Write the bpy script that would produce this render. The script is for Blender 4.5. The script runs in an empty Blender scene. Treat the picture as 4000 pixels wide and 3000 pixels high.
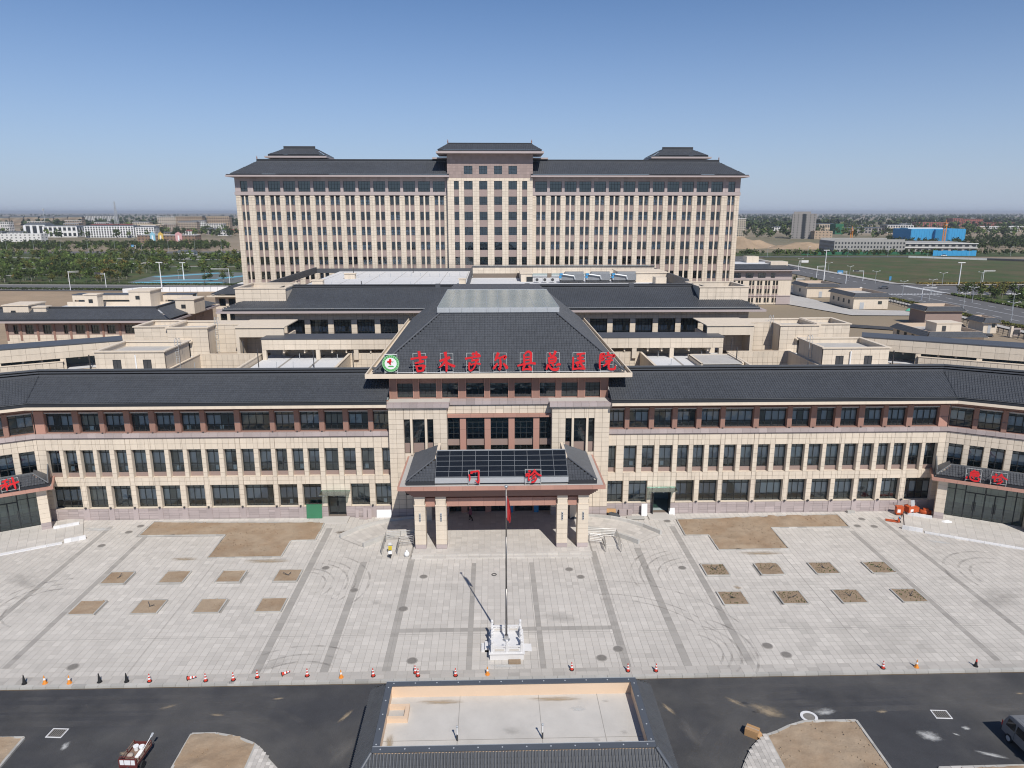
import bpy, bmesh, math, random
import numpy as np
from mathutils import Vector, noise as mnoise
R = math.radians
random.seed(7); rng = np.random.default_rng(7)
S = bpy.context.scene
COL = S.collection
# ------------------------------------------------------------ camera
cam_d = bpy.data.cameras.new('camera'); cam = bpy.data.objects.new('camera', cam_d); COL.objects.link(cam)
cam.location = (0, 0, 36); cam.rotation_euler = (R(90 - 13.6), 0, R(-1.6))
cam_d.sensor_width = 36; cam_d.lens = 36 * 2777 / 4000; cam_d.clip_start = 0.5; cam_d.clip_end = 60000
S.camera = cam
S.cycles.filter_width = 1.1
# ------------------------------------------------------------ sky, sun, exposure
SUN = Vector((4.4, -12.88, 14.57)).normalized()
elev = math.asin(SUN.z); azim = math.atan2(SUN.x, SUN.y)
W = bpy.data.worlds.new('World'); S.world = W; W.use_nodes = True
nt = W.node_tree; bg = nt.nodes['Background']
sky = nt.nodes.new('ShaderNodeTexSky'); sky.sky_type = 'NISHITA'; sky.sun_disc = False
sky.sun_elevation = elev; sky.sun_rotation = azim; sky.altitude = 0; sky.air_density = 0.75; sky.dust_density = 0.0; sky.ozone_density = 6.0
SKY = 0.10
# dusty air near the horizon, the same all round
tcw = nt.nodes.new('ShaderNodeTexCoord'); sep = nt.nodes.new('ShaderNodeSeparateXYZ'); mrw = nt.nodes.new('ShaderNodeMapRange'); pw = nt.nodes.new('ShaderNodeMath'); mxw = nt.nodes.new('ShaderNodeMix')
nt.links.new(tcw.outputs['Generated'], sep.inputs[0]); nt.links.new(sep.outputs[2], mrw.inputs[0]); mrw.inputs[1].default_value = 0.0; mrw.inputs[2].default_value = 0.36; mrw.inputs[3].default_value = 1.0; mrw.inputs[4].default_value = 0.0
pw.operation = 'POWER'; pw.inputs[1].default_value = 2.0; nt.links.new(mrw.outputs[0], pw.inputs[0]); mxw.data_type = 'RGBA'; nt.links.new(pw.outputs[0], mxw.inputs['Factor'])
tnt = nt.nodes.new('ShaderNodeMix'); tnt.data_type = 'RGBA'; tnt.blend_type = 'MULTIPLY'; tnt.inputs['Factor'].default_value = 1; tnt.inputs['B'].default_value = (0.90, 0.98, 1.03, 1); nt.links.new(sky.outputs[0], tnt.inputs['A']); nt.links.new(tnt.outputs['Result'], mxw.inputs['A']); mxw.inputs['B'].default_value = (0.43 / SKY, 0.50 / SKY, 0.625 / SKY, 1)
nt.links.new(mxw.outputs['Result'], bg.inputs[0]); bg.inputs[1].default_value = SKY
sd = bpy.data.lights.new('sun', 'SUN'); sd.energy = 4.6; sd.angle = R(0.5); sd.color = (1, 0.955, 0.90)
sun = bpy.data.objects.new('sun', sd); COL.objects.link(sun)
sun.rotation_euler = SUN.to_track_quat('Z', 'Y').to_euler(); sun.location = SUN * 300
vs = S.view_settings; vs.view_transform = 'Standard'; vs.look = 'None'; vs.exposure = 0.0; vs.gamma = 1; vs.use_curve_mapping = False

HAZE = 0.00009
# ------------------------------------------------------------ materials
MATS = {}
def mat(name, col, rough=0.8, var=0.12, scale=0.6, tint=0.0, bump=0.0, bscale=8.0, metal=0.0, spec=0.3, col2=None, fine=0.0, big=None, hue=None, streak=0.0):
    """principled; base colour varied by world-space noise, a per-face 'tint' attribute, fine grain"""
    m = bpy.data.materials.new(name); m.use_nodes = True; n = m.node_tree.nodes; l = m.node_tree.links
    b = n['Principled BSDF']; b.inputs['Roughness'].default_value = rough; b.inputs['Metallic'].default_value = metal
    b.inputs['Specular IOR Level'].default_value = spec
    g = n.new('ShaderNodeNewGeometry')
    def nz(s, d=4, ro=0.6):
        t = n.new('ShaderNodeTexNoise'); t.inputs['Scale'].default_value = s; t.inputs['Detail'].default_value = d; t.inputs['Roughness'].default_value = ro
        l.new(g.outputs['Position'], t.inputs['Vector']); return t.outputs['Fac']
    def mth(op, a, b_):
        q = n.new('ShaderNodeMath'); q.operation = op
        for i, v in enumerate((a, b_)):
            if isinstance(v, (int, float)): q.inputs[i].default_value = v
            else: l.new(v, q.inputs[i])
        return q.outputs[0]
    fac = mth('ADD', mth('MULTIPLY', mth('SUBTRACT', nz(scale), 0.5), 2 * var), 1.0)
    if big: fac = mth('ADD', fac, mth('MULTIPLY', mth('SUBTRACT', nz(big[0], 3), 0.5), 2 * big[1]))
    if fine: fac = mth('ADD', fac, mth('MULTIPLY', mth('SUBTRACT', nz(14, 3, 0.7), 0.5), 2 * fine))
    if streak:
        mp = n.new('ShaderNodeMapping'); mp.inputs['Scale'].default_value = (1, 1, .07); l.new(g.outputs['Position'], mp.inputs[0]); st = n.new('ShaderNodeTexNoise'); st.inputs['Scale'].default_value = 1.7; st.inputs['Detail'].default_value = 5; l.new(mp.outputs[0], st.inputs['Vector'])
        fac = mth('ADD', fac, mth('MULTIPLY', mth('MINIMUM', mth('SUBTRACT', st.outputs['Fac'], 0.5), 0.0), 2 * streak))
    if tint:
        a = n.new('ShaderNodeAttribute'); a.attribute_name = 'tint'; a.attribute_type = 'GEOMETRY'
        fac = mth('ADD', fac, mth('MULTIPLY', a.outputs['Fac'], tint))
    mx = n.new('ShaderNodeMix'); mx.data_type = 'RGBA'; mx.blend_type = 'MULTIPLY'; mx.inputs['Factor'].default_value = 1
    cc = n.new('ShaderNodeCombineColor')
    for i in range(3): l.new(fac, cc.inputs[i])
    if col2:
        cr = n.new('ShaderNodeValToRGB'); cr.color_ramp.elements[0].position = 0.42; cr.color_ramp.elements[1].position = 0.62
        cr.color_ramp.elements[0].color = (*col, 1); cr.color_ramp.elements[1].color = (*col2, 1)
        l.new(nz(scale * 0.37 if hue is None else hue, 5), cr.inputs[0]); l.new(cr.outputs[0], mx.inputs['A'])
    else: mx.inputs['A'].default_value = (*col, 1)
    l.new(cc.outputs[0], mx.inputs['B']); l.new(mx.outputs['Result'], b.inputs['Base Color'])
    if bump:
        bp = n.new('ShaderNodeBump'); bp.inputs['Strength'].default_value = bump; bp.inputs['Distance'].default_value = 0.05
        l.new(nz(bscale, 5), bp.inputs['Height']); l.new(bp.outputs[0], b.inputs['Normal'])
    MATS[name] = m; return m
def glassmat(name, tint=(0.5, 0.62, 0.62), base=0.10, rough=0.02):
    m = bpy.data.materials.new(name); m.use_nodes = True; n = m.node_tree.nodes; l = m.node_tree.links
    n.remove(n['Principled BSDF']); o = n['Material Output']
    tr = n.new('ShaderNodeBsdfTransparent'); tr.inputs[0].default_value = (*tint, 1)
    gl = n.new('ShaderNodeBsdfGlossy'); gl.inputs['Roughness'].default_value = rough; gl.inputs[0].default_value = (0.85, 0.95, 0.97, 1)
    fr = n.new('ShaderNodeFresnel'); fr.inputs[0].default_value = 1.5
    g = n.new('ShaderNodeNewGeometry'); tn = n.new('ShaderNodeTexNoise'); tn.inputs['Scale'].default_value = 0.35; l.new(g.outputs['Position'], tn.inputs['Vector'])
    bp = n.new('ShaderNodeBump'); bp.inputs['Strength'].default_value = 0.12; bp.inputs['Distance'].default_value = 0.1; l.new(tn.outputs[0], bp.inputs['Height']); l.new(bp.outputs[0], gl.inputs['Normal'])
    ad = n.new('ShaderNodeMath'); ad.operation = 'ADD'; ad.inputs[1].default_value = base; l.new(fr.outputs[0], ad.inputs[0])
    mx = n.new('ShaderNodeMixShader'); l.new(ad.outputs[0], mx.inputs[0]); l.new(tr.outputs[0], mx.inputs[1]); l.new(gl.outputs[0], mx.inputs[2]); l.new(mx.outputs[0], o.inputs[0])
    MATS[name] = m; return m
mat('beige', (0.65, 0.562, 0.45), 0.65, 0.05, 0.25, tint=0.06, fine=0.03, streak=0.28)
mat('joint', (0.19, 0.155, 0.125), 0.9, 0.05)
mat('cream', (0.69, 0.59, 0.465), 0.6, 0.04, 0.3, big=(0.05, 0.04), streak=0.2)
mat('mauve', (0.40, 0.34, 0.325), 0.6, 0.08, 0.5, tint=0.12, fine=0.04)
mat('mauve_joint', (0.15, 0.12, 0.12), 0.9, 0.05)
mat('redbrown', (0.285, 0.165, 0.128), 0.6, 0.06, 0.5, tint=0.08)
mat('pinkstone', (0.43, 0.24, 0.185), 0.6, 0.05, 0.5, tint=0.08)
mat('brown', (0.29, 0.215, 0.185), 0.7, 0.08, 0.5, tint=0.08)
mat('towerbrown', (0.31, 0.24, 0.215), 0.7, 0.06, 0.5, tint=0.08)
mat('tile', (0.069, 0.074, 0.082), 0.5, 0.10, 0.5, tint=0.10, spec=0.4, big=(0.09, 0.20), streak=0.15)
mat('tile_dark', (0.035, 0.038, 0.043), 0.5, 0.1, 0.5)
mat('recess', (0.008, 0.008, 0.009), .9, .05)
mat('ridge', (0.085, 0.09, 0.10), 0.5, 0.12, 0.8)
mat('ridge_pale', (0.13, 0.135, 0.14), 0.6, 0.12, 0.8)
mat('gutter', (0.085, 0.085, 0.08), 0.8, 0.25, 0.9)
mat('frame', (0.03, 0.034, 0.036), 0.45, 0.05)
mat('frame_white', (0.7, 0.72, 0.72), 0.4, 0.04)
mat('interior', (0.33, 0.39, 0.39), 0.9, 0.2, 0.5)
mat('blind', (0.52, 0.50, 0.54), 0.9, 0.10, 0.4)
mat('blind_pale', (0.58, 0.58, 0.60), .9, .1, .4)
mat('blind_tan', (0.40, 0.34, 0.29), 0.9, 0.10, 0.4)
mat('paper', (0.75, 0.76, 0.76), 0.8, 0.05)
glassmat('glass', (0.80, 0.90, 0.89), 0.08); glassmat('glass_dark', (0.62, 0.74, 0.74), 0.06); glassmat('glass_far', (0.78, 0.87, 0.89), 0.10)
mat('paver', (0.525, 0.492, 0.445), 0.85, 0.06, 0.5, tint=0.5, fine=0.04, big=(0.045, 0.10))
mat('mortar', (0.31, 0.29, 0.262), 0.9, 0.2, 0.4)
mat('kerb', (0.42, 0.405, 0.37), 0.85, 0.14, 0.8, tint=0.15)
mat('platform_stone', (0.52, 0.49, 0.445), 0.8, 0.08, 0.5, tint=0.09, fine=0.04, big=(0.12, 0.07))
mat('whitestone', (0.66, 0.655, 0.65), 0.7, 0.07, 1.2, fine=0.04, tint=0.1)
mat('soil', (0.345, 0.265, 0.185), 0.95, 0.22, 0.9, bump=1.0, bscale=2.5, fine=0.22, big=(0.15, 0.16), col2=(0.30, 0.215, 0.14), hue=.35)
mat('soil_dark', (0.27, 0.20, 0.135), 0.95, 0.25, 1.3, bump=0.7, bscale=4.0, fine=0.2)
mat('asphalt', (0.050, 0.051, 0.055), 0.8, 0.30, 0.5, bump=0.4, bscale=18, fine=0.30, big=(0.06, 0.35), col2=(0.085, 0.083, 0.08), hue=0.09)
mat('asphalt_dusty', (0.20, 0.185, 0.165), 0.9, 0.2, 0.8)
mat('concrete', (0.45, 0.43, 0.40), 0.85, 0.13, 0.6, big=(0.14, 0.12), fine=0.05)
mat('concrete_deck', (0.50, 0.475, 0.435), 0.9, 0.16, 0.7, big=(0.22, 0.16), fine=0.07)
mat('membrane', (0.60, 0.60, 0.60), 0.8, 0.06, 0.5, big=(0.1, 0.05))
mat('steel', (0.62, 0.62, 0.60), 0.32, 0.05, metal=0.85, spec=0.5)
mat('galv', (0.50, 0.52, 0.53), 0.5, 0.12, 2.0, metal=0.35)
mat('dark_metal', (0.06, 0.06, 0.062), 0.5, 0.1)
mat('red_sign', (0.62, 0.022, 0.028), 0.45, 0.05)
mat('white_paint', (0.78, 0.78, 0.77), 0.5, 0.05)
mat('green_sign', (0.06, 0.38, 0.08), 0.45, 0.05)
mat('cone_red', (0.58, 0.05, 0.028), 0.6, 0.12, 3)
mat('cone_orange', (0.72, 0.27, 0.045), 0.6, 0.12, 3)
mat('rubber', (0.022, 0.022, 0.023), 0.75, 0.1)
mat('iron', (0.21, 0.195, 0.175), 0.7, 0.3, 6, bump=0.4, bscale=30)
mat('orange_paint', (0.50, 0.095, 0.03), 0.45, 0.1, 2)
mat('cardboard', (0.40, 0.24, 0.115), 0.85, 0.1, 3)
mat('skin', (0.5, 0.3, 0.2), 0.6, 0.04)
mat('haze_blue_panel', (0.05, 0.24, 0.45), 0.6, 0.06, 0.2)

# ------------------------------------------------------------ mesh builder
class MB:
    def __init__(self, T=None): self.v = []; self.f = []; self.t = []; self.T = T
    def _add(self, pts, faces, tint=0.0):
        b = len(self.v)
        self.v += [self.T(*p) for p in pts] if self.T else [tuple(p) for p in pts]
        self.f += [tuple(b + i for i in q) for q in faces]; self.t += [tint] * len(faces)
        return self
    def quad(self, a, b, c, d, tint=0.0): return self._add([a, b, c, d], [(0, 1, 2, 3)], tint)
    def poly(self, pts, tint=0.0): return self._add(pts, [tuple(range(len(pts)))], tint)
    def box(self, x0, y0, z0, x1, y1, z1, tint=0.0, skip=''):
        p = [(x0, y0, z0), (x1, y0, z0), (x1, y1, z0), (x0, y1, z0), (x0, y0, z1), (x1, y0, z1), (x1, y1, z1), (x0, y1, z1)]
        fs = {'b': (3, 2, 1, 0), 't': (4, 5, 6, 7), 'f': (0, 1, 5, 4), 'r': (1, 2, 6, 5), 'k': (2, 3, 7, 6), 'l': (3, 0, 4, 7)}
        return self._add(p, [q for k, q in fs.items() if k not in skip], tint)
    def prism(self, poly, z0, z1, tint=0.0):
        n = len(poly); p = [(x, y, z0) for x, y in poly] + [(x, y, z1) for x, y in poly]
        return self._add(p, [tuple(range(n - 1, -1, -1)), tuple(range(n, 2 * n))] + [(i, (i + 1) % n, n + (i + 1) % n, n + i) for i in range(n)], tint)
    def hexa(self, lo, hi, tint=0.0):
        return self._add(list(lo) + list(hi), [(3, 2, 1, 0), (4, 5, 6, 7), (0, 1, 5, 4), (1, 2, 6, 5), (2, 3, 7, 6), (3, 0, 4, 7)], tint)
    def tube(self, a, b, r, n=6, r2=None, tint=0.0):
        a = Vector(a); b = Vector(b); d = (b - a).normalized(); u = d.orthogonal().normalized(); w = d.cross(u); r2 = r if r2 is None else r2
        p = [tuple(a + (u * math.cos(2 * math.pi * i / n) + w * math.sin(2 * math.pi * i / n)) * r) for i in range(n)] + \
            [tuple(b + (u * math.cos(2 * math.pi * i / n) + w * math.sin(2 * math.pi * i / n)) * r2) for i in range(n)]
        return self._add(p, [(i, (i + 1) % n, n + (i + 1) % n, n + i) for i in range(n)] + [tuple(range(n - 1, -1, -1)), tuple(range(n, 2 * n))], tint)
    def path(self, pts, r, n=6):
        for a, b in zip(pts[:-1], pts[1:]): self.tube(a, b, r, n)
        return self
    def lathe(self, prof, c=(0, 0, 0), n=12, axis='z', tint=0.0, cap=True):
        p = []; f = []
        for r, z in prof:
            for i in range(n):
                a = 2 * math.pi * i / n; q = (r * math.cos(a), r * math.sin(a), z)
                if axis == 'y': q = (q[0], q[2], q[1])
                if axis == 'x': q = (q[2], q[0], q[1])
                p.append((c[0] + q[0], c[1] + q[1], c[2] + q[2]))
        for k in range(len(prof) - 1):
            for i in range(n):
                j = (i + 1) % n; f.append((k * n + i, k * n + j, (k + 1) * n + j, (k + 1) * n + i))
        if cap: f.append(tuple(range(n - 1, -1, -1))); f.append(tuple(range((len(prof) - 1) * n, len(prof) * n)))
        return self._add(p, f, tint)
    def mesh(self, name, m, off=(0, 0, 0), smooth=False):
        me = bpy.data.meshes.new(name)
        v = [(x - off[0], y - off[1], z - off[2]) for x, y, z in self.v] if any(off) else self.v
        me.from_pydata(v, [], self.f)
        if any(self.t): me.attributes.new('tint', 'FLOAT', 'FACE').data.foreach_set('value', self.t)
        me.materials.append(MATS[m]); 
        if smooth: me.shade_smooth()
        me.update(); return me
    def build(self, name, m, parent=None, smooth=False, off=None, **kw):
        """vertices in world space; parent is an un-rotated Empty"""
        o3 = tuple(parent.get('_w', (0, 0, 0))) if parent is not None else (off or (0, 0, 0))
        g_ = getattr(self, 'gap', None)
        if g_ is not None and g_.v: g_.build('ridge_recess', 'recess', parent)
        return link(name, self.mesh(name, m, o3, smooth), parent, **kw)
def link(name, me, parent=None, loc=(0, 0, 0), rz=0.0, label=None, cat=None, group=None, kind=None):
    o = bpy.data.objects.new(name, me); COL.objects.link(o); o.location = loc; o.rotation_euler[2] = rz
    if parent is not None: o.parent = parent
    tag(o, label, cat, group, kind); return o
def tag(o, label=None, cat=None, group=None, kind=None):
    for k, v in (('label', label), ('category', cat), ('group', group), ('kind', kind)):
        if v: o[k] = v
    return o
def thing(name, label, cat, loc=(0, 0, 0), rz=0.0, group=None, world=True):
    """Empty at the base; world=True: its parts are given in world coordinates"""
    o = link(name, None, None, loc, rz, label, cat, group)
    o['_w'] = tuple(loc) if world else (0, 0, 0); o.empty_display_size = 0.2; return o
def one(name, mb, m, label, cat, base, group=None, smooth=False):
    """a thing that is a single mesh; vertices in world space, origin at base"""
    return link(name, mb.mesh(name, m, base, smooth), None, base, 0, label, cat, group)
def copy_tree(o, parent=None):
    c = o.copy(); COL.objects.link(c)
    if parent is not None: c.parent = parent
    for ch in list(o.children): copy_tree(ch, c)
    return c
def subdiv(a, b, step):
    n = max(1, round((b - a) / step)); return [a + (b - a) * i / n for i in range(n + 1)]
def breaks(a, b, cuts, step):
    cs = sorted({round(c, 3) for c in list(cuts) + [a, b] if a - 1e-6 <= c <= b + 1e-6}); out = []
    for p, q in zip(cs[:-1], cs[1:]):
        if q - p > 0.01: out += subdiv(p, q, step)[:-1]
    return out + [cs[-1]]
def frame_T(ox, oy, ang, mirror=1):
    """u along the wall, v into the building, w up"""
    c, s = math.cos(ang), math.sin(ang)
    return lambda u, v, w: (ox + (u * c - v * s) * mirror, oy + u * s + v * c, w)
PCOUNT = {}
def wall(bld, T, u0, u1, w0, w1, holes, v=0.0, depth=0.6, m='joint', name='wall'):
    """sheet with openings and reveals"""
    us = sorted({u0, u1, *[h[0] for h in holes], *[h[1] for h in holes]}); ws = sorted({w0, w1, *[h[2] for h in holes], *[h[3] for h in holes]})
    us = [u for u in us if u0 <= u <= u1]; ws = [w for w in ws if w0 <= w <= w1]
    mb = MB(T)
    for a, b in zip(us[:-1], us[1:]):
        for c, d in zip(ws[:-1], ws[1:]):
            cu, cw = (a + b) / 2, (c + d) / 2
            if not any(h[0] < cu < h[1] and h[2] < cw < h[3] for h in holes): mb.quad((a, v, c), (b, v, c), (b, v, d), (a, v, d))
    for h in holes:
        a, b, c, d = h[:4]; e = v + depth; f = v - 0.0
        mb.quad((a, f, c), (a, e, c), (a, e, d), (a, f, d)); mb.quad((b, f, c), (b, e, c), (b, e, d), (b, f, d))
        mb.quad((a, f, c), (b, f, c), (b, e, c), (a, e, c)); mb.quad((a, f, d), (b, f, d), (b, e, d), (a, e, d))
    return mb.build(name, m, bld)
def panels(bld, T, u0, u1, w0, w1, holes=(), v=0.0, du=0.95, dw=0.62, m='beige', thick=0.035, gap=0.028, single=0, name='stone_panel', us=None, ws=None):
    """separate cladding stones standing proud of the joints; the first ones as objects, the rest joined"""
    us = us or breaks(u0, u1, [x for h in holes for x in h[:2]], du); ws = ws or breaks(w0, w1, [x for h in holes for x in h[2:4]], dw)
    mb = MB(T); g = gap / 2
    for a, b in zip(us[:-1], us[1:]):
        for c, d in zip(ws[:-1], ws[1:]):
            cu, cw = (a + b) / 2, (c + d) / 2
            if any(h[0] < cu < h[1] and h[2] < cw < h[3] for h in holes): continue
            t = random.gauss(0, 0.55); th = thick + random.uniform(-.003, .003)
            k = PCOUNT.get((bld.name, name), 0)
            if single and k < 290:
                PCOUNT[(bld.name, name)] = k + 1
                MB(T).box(a + g, v - th, c + g, b - g, v, d - g, t, skip='k').build(name, m, bld)
            else: mb.box(a + g, v - th, c + g, b - g, v, d - g, t, skip='k')
    if mb.v: return mb.build(name + 's', m, bld, kind='stuff')
# ------------------------------------------------------------ windows
WC = {}
def win_meshes(w, h, cols, rows, style, bar=0.06):
    k = (round(w, 2), round(h, 2), tuple(cols), tuple(rows), style)
    if k in WC: return WC[k]
    fr = MB(); d = 0.08; fw = bar
    fr.box(-w / 2, 0, 0, w / 2, d, fw).box(-w / 2, 0, h - fw, w / 2, d, h).box(-w / 2, 0, fw, -w / 2 + fw, d, h - fw).box(w / 2 - fw, 0, fw, w / 2, d, h - fw)
    xs = [-w / 2] + [-w / 2 + c * w for c in cols] + [w / 2]; zs = [0] + [r * h for r in rows] + [h]
    for x in xs[1:-1]: fr.box(x - bar / 2, 0.005, fw, x + bar / 2, d - 0.005, h - fw)
    for z in zs[1:-1]:
        for a, b in zip(xs[:-1], xs[1:]): fr.box(a + bar / 2, 0.008, z - bar / 2, b - bar / 2, d - 0.008, z + bar / 2)
    pn = MB()
    for a, b in zip(xs[:-1], xs[1:]):
        for c, e in zip(zs[:-1], zs[1:]): 
            j = random.uniform(-.006, .006); pn.quad((a + bar / 2, .04 + j, c + bar / 2), (b - bar / 2, .04 - j, c + bar / 2), (b - bar / 2, .04, e - bar / 2), (a + bar / 2, .04, e - bar / 2))
    gm = {'far': 'glass_far', 'dark': 'glass_dark'}.get(style, 'glass')
    WC[k] = (fr.mesh('window', 'frame'), pn.mesh('pane', gm), xs, zs)
    return WC[k]
BC = {}
def window(bld, T, u, v, w0, w, h, ang, mirror=1, cols=(0.5,), rows=(0.78,), style='near', blind=None, name='window'):
    fm, pm, xs, zs = win_meshes(w, h, cols, rows, style)
    p = T(u, v, w0); off = bld['_w']
    o = link(name, fm, bld, (p[0] - off[0], p[1] - off[1], p[2] - off[2]), ang * mirror)
    link('pane', pm, o)
    if blind:
        lo, hi = blind; mb = MB(); n = 0
        for a, b in zip(xs[:-1], xs[1:]):
            if random.random() < 0.12: continue
            j = random.uniform(-.04, .04) if random.random() < .3 else 0
            mb.quad((a + .05, .16, (lo + j) * h), (b - .05, .16, (lo + j) * h), (b - .05, .16, hi * h), (a + .05, .16, hi * h)); n += 1
        if n: link('blind', mb.mesh('blind', random.choice(('blind',) * 10 + ('blind_tan', 'blind_pale', 'blind_pale'))), o)
        if random.random() < 0.22:
            a = random.uniform(-.35, .2) * w; link('paper_sheet', MB().quad((a, .15, .06 * h), (a + .45, .15, .06 * h), (a + .45, .15, .06 * h + .55), (a, .15, .06 * h + .55)).mesh('paper_sheet', 'paper'), o)
    return o
def interior(bld, T, u0, u1, levels, v0, v1, name='interior'):
    mb = MB(T)
    for a, b in levels:
        mb.quad((u0, v1, a), (u1, v1, a), (u1, v1, b), (u0, v1, b)); mb.quad((u0, v0, a), (u1, v0, a), (u1, v1, a), (u0, v1, a)); mb.quad((u0, v0, b), (u1, v0, b), (u1, v1, b), (u0, v1, b))
        for u in (u0, u1): mb.quad((u, v0, a), (u, v1, a), (u, v1, b), (u, v0, b))
    return mb.build(name, 'interior', bld)
# ------------------------------------------------------------ roof tiles
def tiles(bld, a, b, c, d, pitch=0.3, course=0.36, m='tile', name='roof_tiles', rib=0.05, lift=0.035, off=None, kind='stuff', res=4, skip_rows=0):
    """a-b eave (left to right), d-c upper edge; ribs run up the slope, courses overlap"""
    a, b, c, d = [np.array(p, float) for p in (a, b, c, d)]
    e = b - a; L = np.linalg.norm(e); e /= L
    up = ((d - a) - np.dot(d - a, e) * e); Hh = np.linalg.norm(up); up /= Hh; n = np.cross(e, up); n = n if n[2] > 0 else -n
    ua, ub = np.dot(d - a, e), np.dot(c - a, e); rows = max(1, int(round(Hh / course))); rh = Hh / rows
    prof = {4: [(0, 0), (.5, 0), (.62, 1), (.88, 1)], 2: [(0, 0), (.6, 1)], 3: [(0, 0), (.55, 0), (.78, 1)]}[res]
    V = []; Fc = []; TT = []; base = 0
    for r in range(skip_rows, rows):
        s0, s1 = r * rh, (r + 1) * rh; f0 = s0 / Hh; f1 = s1 / Hh
        lo = max(ua * f0, ua * f1) if ua > 0 else min(ua * f0, ua * f1); hi = min(L + (ub - L) * f0, L + (ub - L) * f1) if ub < L else max(L + (ub - L) * f0, L + (ub - L) * f1)
        k0, k1 = math.floor(lo / pitch), math.ceil(hi / pitch)
        us = np.array([(k + q) * pitch for k in range(k0, k1) for q, _ in prof]); hs = np.tile([w * rib for _, w in prof], k1 - k0)
        keep = (us >= lo - 1e-6) & (us <= hi + 1e-6); us, hs = us[keep], hs[keep]
        us = np.concatenate([[lo], us, [hi]]); hs = np.concatenate([[0], hs, [0]]); N = len(us)
        if N < 3: continue
        P = a + us[:, None] * e
        low = P + up * s0 + n * (hs + lift)[:, None]; lowb = P + up * s0 + n * (hs * 0.6)[:, None] * 0; hi_ = P + up * (s1 + 0.02) + n * hs[:, None]
        V.append(np.vstack([low, hi_, lowb])); i = np.arange(N - 1)
        q1 = np.stack([i, i + 1, N + i + 1, N + i], 1); q2 = np.stack([2 * N + i, 2 * N + i + 1, i + 1, i], 1)
        Fc.append(np.vstack([q1, q2]) + base); base += 3 * N
        tt = np.repeat(rng.normal(0, .45, N // len(prof) + 2), len(prof))[:N - 1] + rng.normal(0, .12); TT.append(np.concatenate([tt, tt - .3]))
    V = np.vstack(V); Fc = np.vstack(Fc); TT = np.concatenate(TT)
    o3 = np.array(bld['_w']) if bld is not None else np.array(off or (0, 0, 0))
    return link(name, np_mesh(name, V - o3, Fc, m, TT), bld, kind=kind)
def np_mesh(name, V, Fq, m, tint=None):
    me = bpy.data.meshes.new(name); nf = len(Fq); k = Fq.shape[1]
    me.vertices.add(len(V)); me.vertices.foreach_set('co', np.asarray(V, np.float32).ravel())
    me.loops.add(nf * k); me.loops.foreach_set('vertex_index', Fq.astype(np.int32).ravel())
    me.polygons.add(nf); me.polygons.foreach_set('loop_start', np.arange(0, nf * k, k, dtype=np.int32))
    me.update(calc_edges=True)
    if tint is not None: me.attributes.new('tint', 'FLOAT', 'FACE').data.foreach_set('value', np.asarray(tint, np.float32))
    me.materials.append(MATS[m]); me.shade_flat(); return me
def ridge_cap(mb, pts, w=0.5, h=0.75):
    """stepped ridge following a polyline (world)"""
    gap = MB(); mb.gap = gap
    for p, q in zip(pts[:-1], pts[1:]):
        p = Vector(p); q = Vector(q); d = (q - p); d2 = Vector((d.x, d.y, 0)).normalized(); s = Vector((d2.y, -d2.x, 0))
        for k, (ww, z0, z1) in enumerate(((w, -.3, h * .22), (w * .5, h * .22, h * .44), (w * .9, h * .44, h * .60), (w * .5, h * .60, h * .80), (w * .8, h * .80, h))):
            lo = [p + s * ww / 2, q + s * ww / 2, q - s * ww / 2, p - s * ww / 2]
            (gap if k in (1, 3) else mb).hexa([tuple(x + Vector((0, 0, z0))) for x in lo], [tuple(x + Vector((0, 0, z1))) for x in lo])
    return mb
# ============================================================ SETTING
def sheet(name, pts, z, m, **kw):
    cx = sum(p[0] for p in pts) / len(pts); cy = sum(p[1] for p in pts) / len(pts)
    mb = MB().poly([(x - cx, y - cy, 0) for x, y in pts]); return link(name, mb.mesh(name, m), None, (cx, cy, z), 0, kind='structure', **kw)
mat('plain', (0.30, 0.235, 0.165), 0.95, 0.15, 0.004, col2=(0.13, 0.125, 0.07), hue=0.0011, big=(0.0004, 0.25))
mat('site_soil', (0.34, 0.25, 0.165), 0.95, 0.16, 0.25, fine=0.06, big=(0.03, 0.16), bump=0.5, bscale=1.5, col2=(0.30, 0.225, 0.15), hue=0.07)
mat('far_road', (0.125, 0.122, 0.12), 0.85, 0.12, 0.2, big=(0.03, 0.1))
mat('lawn', (0.05, 0.078, 0.022), 0.95, 0.35, 0.15, fine=0.25, big=(0.02, 0.3), col2=(0.085, 0.085, 0.035), hue=0.05)
mat('field', (0.058, 0.080, 0.024), 0.95, 0.25, 0.25, fine=0.3, big=(0.03, 0.3), col2=(0.10, 0.085, 0.04), hue=0.045)
mat('pale_path', (0.42, 0.40, 0.37), 0.9, 0.1, 0.3)
sheet('ground', [(-22000, -300), (22000, -300), (22000, 30000), (-22000, 30000)], -0.5, 'plain')
sheet('site_ground', [(-160, 80), (-160, 212), (60, 212), (60, 260), (76, 262), (140, 110), (140, 40), (-160, 40)], -0.3, 'site_soil')
sheet('asphalt_road', [(-130, -60), (130, -60), (130, 49.12), (-130, 49.12)], -0.12, 'asphalt')
XC = 0.77
BED_L = [(-40.5, 79.7), (-40.5, 76.0), (-30.75, 75.95), (-30.6, 70.4), (-22.8, 70.4), (-22.8, 74.3), (-20.1, 74.3), (-20.1, 79.0)]
BED_R = [(42.0, 79.6), (41.8, 76.05), (32.5, 76.1), (32.4, 70.75), (24.6, 70.7), (24.6, 74.35), (21.9, 74.4), (22.0, 78.8)]
PITS = [(x, y) for y in (66.3, 60.72) for x in (-38.0, -32.3, -26.65, -20.95, 22.85, 28.5, 34.2, 40.0)]
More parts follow.
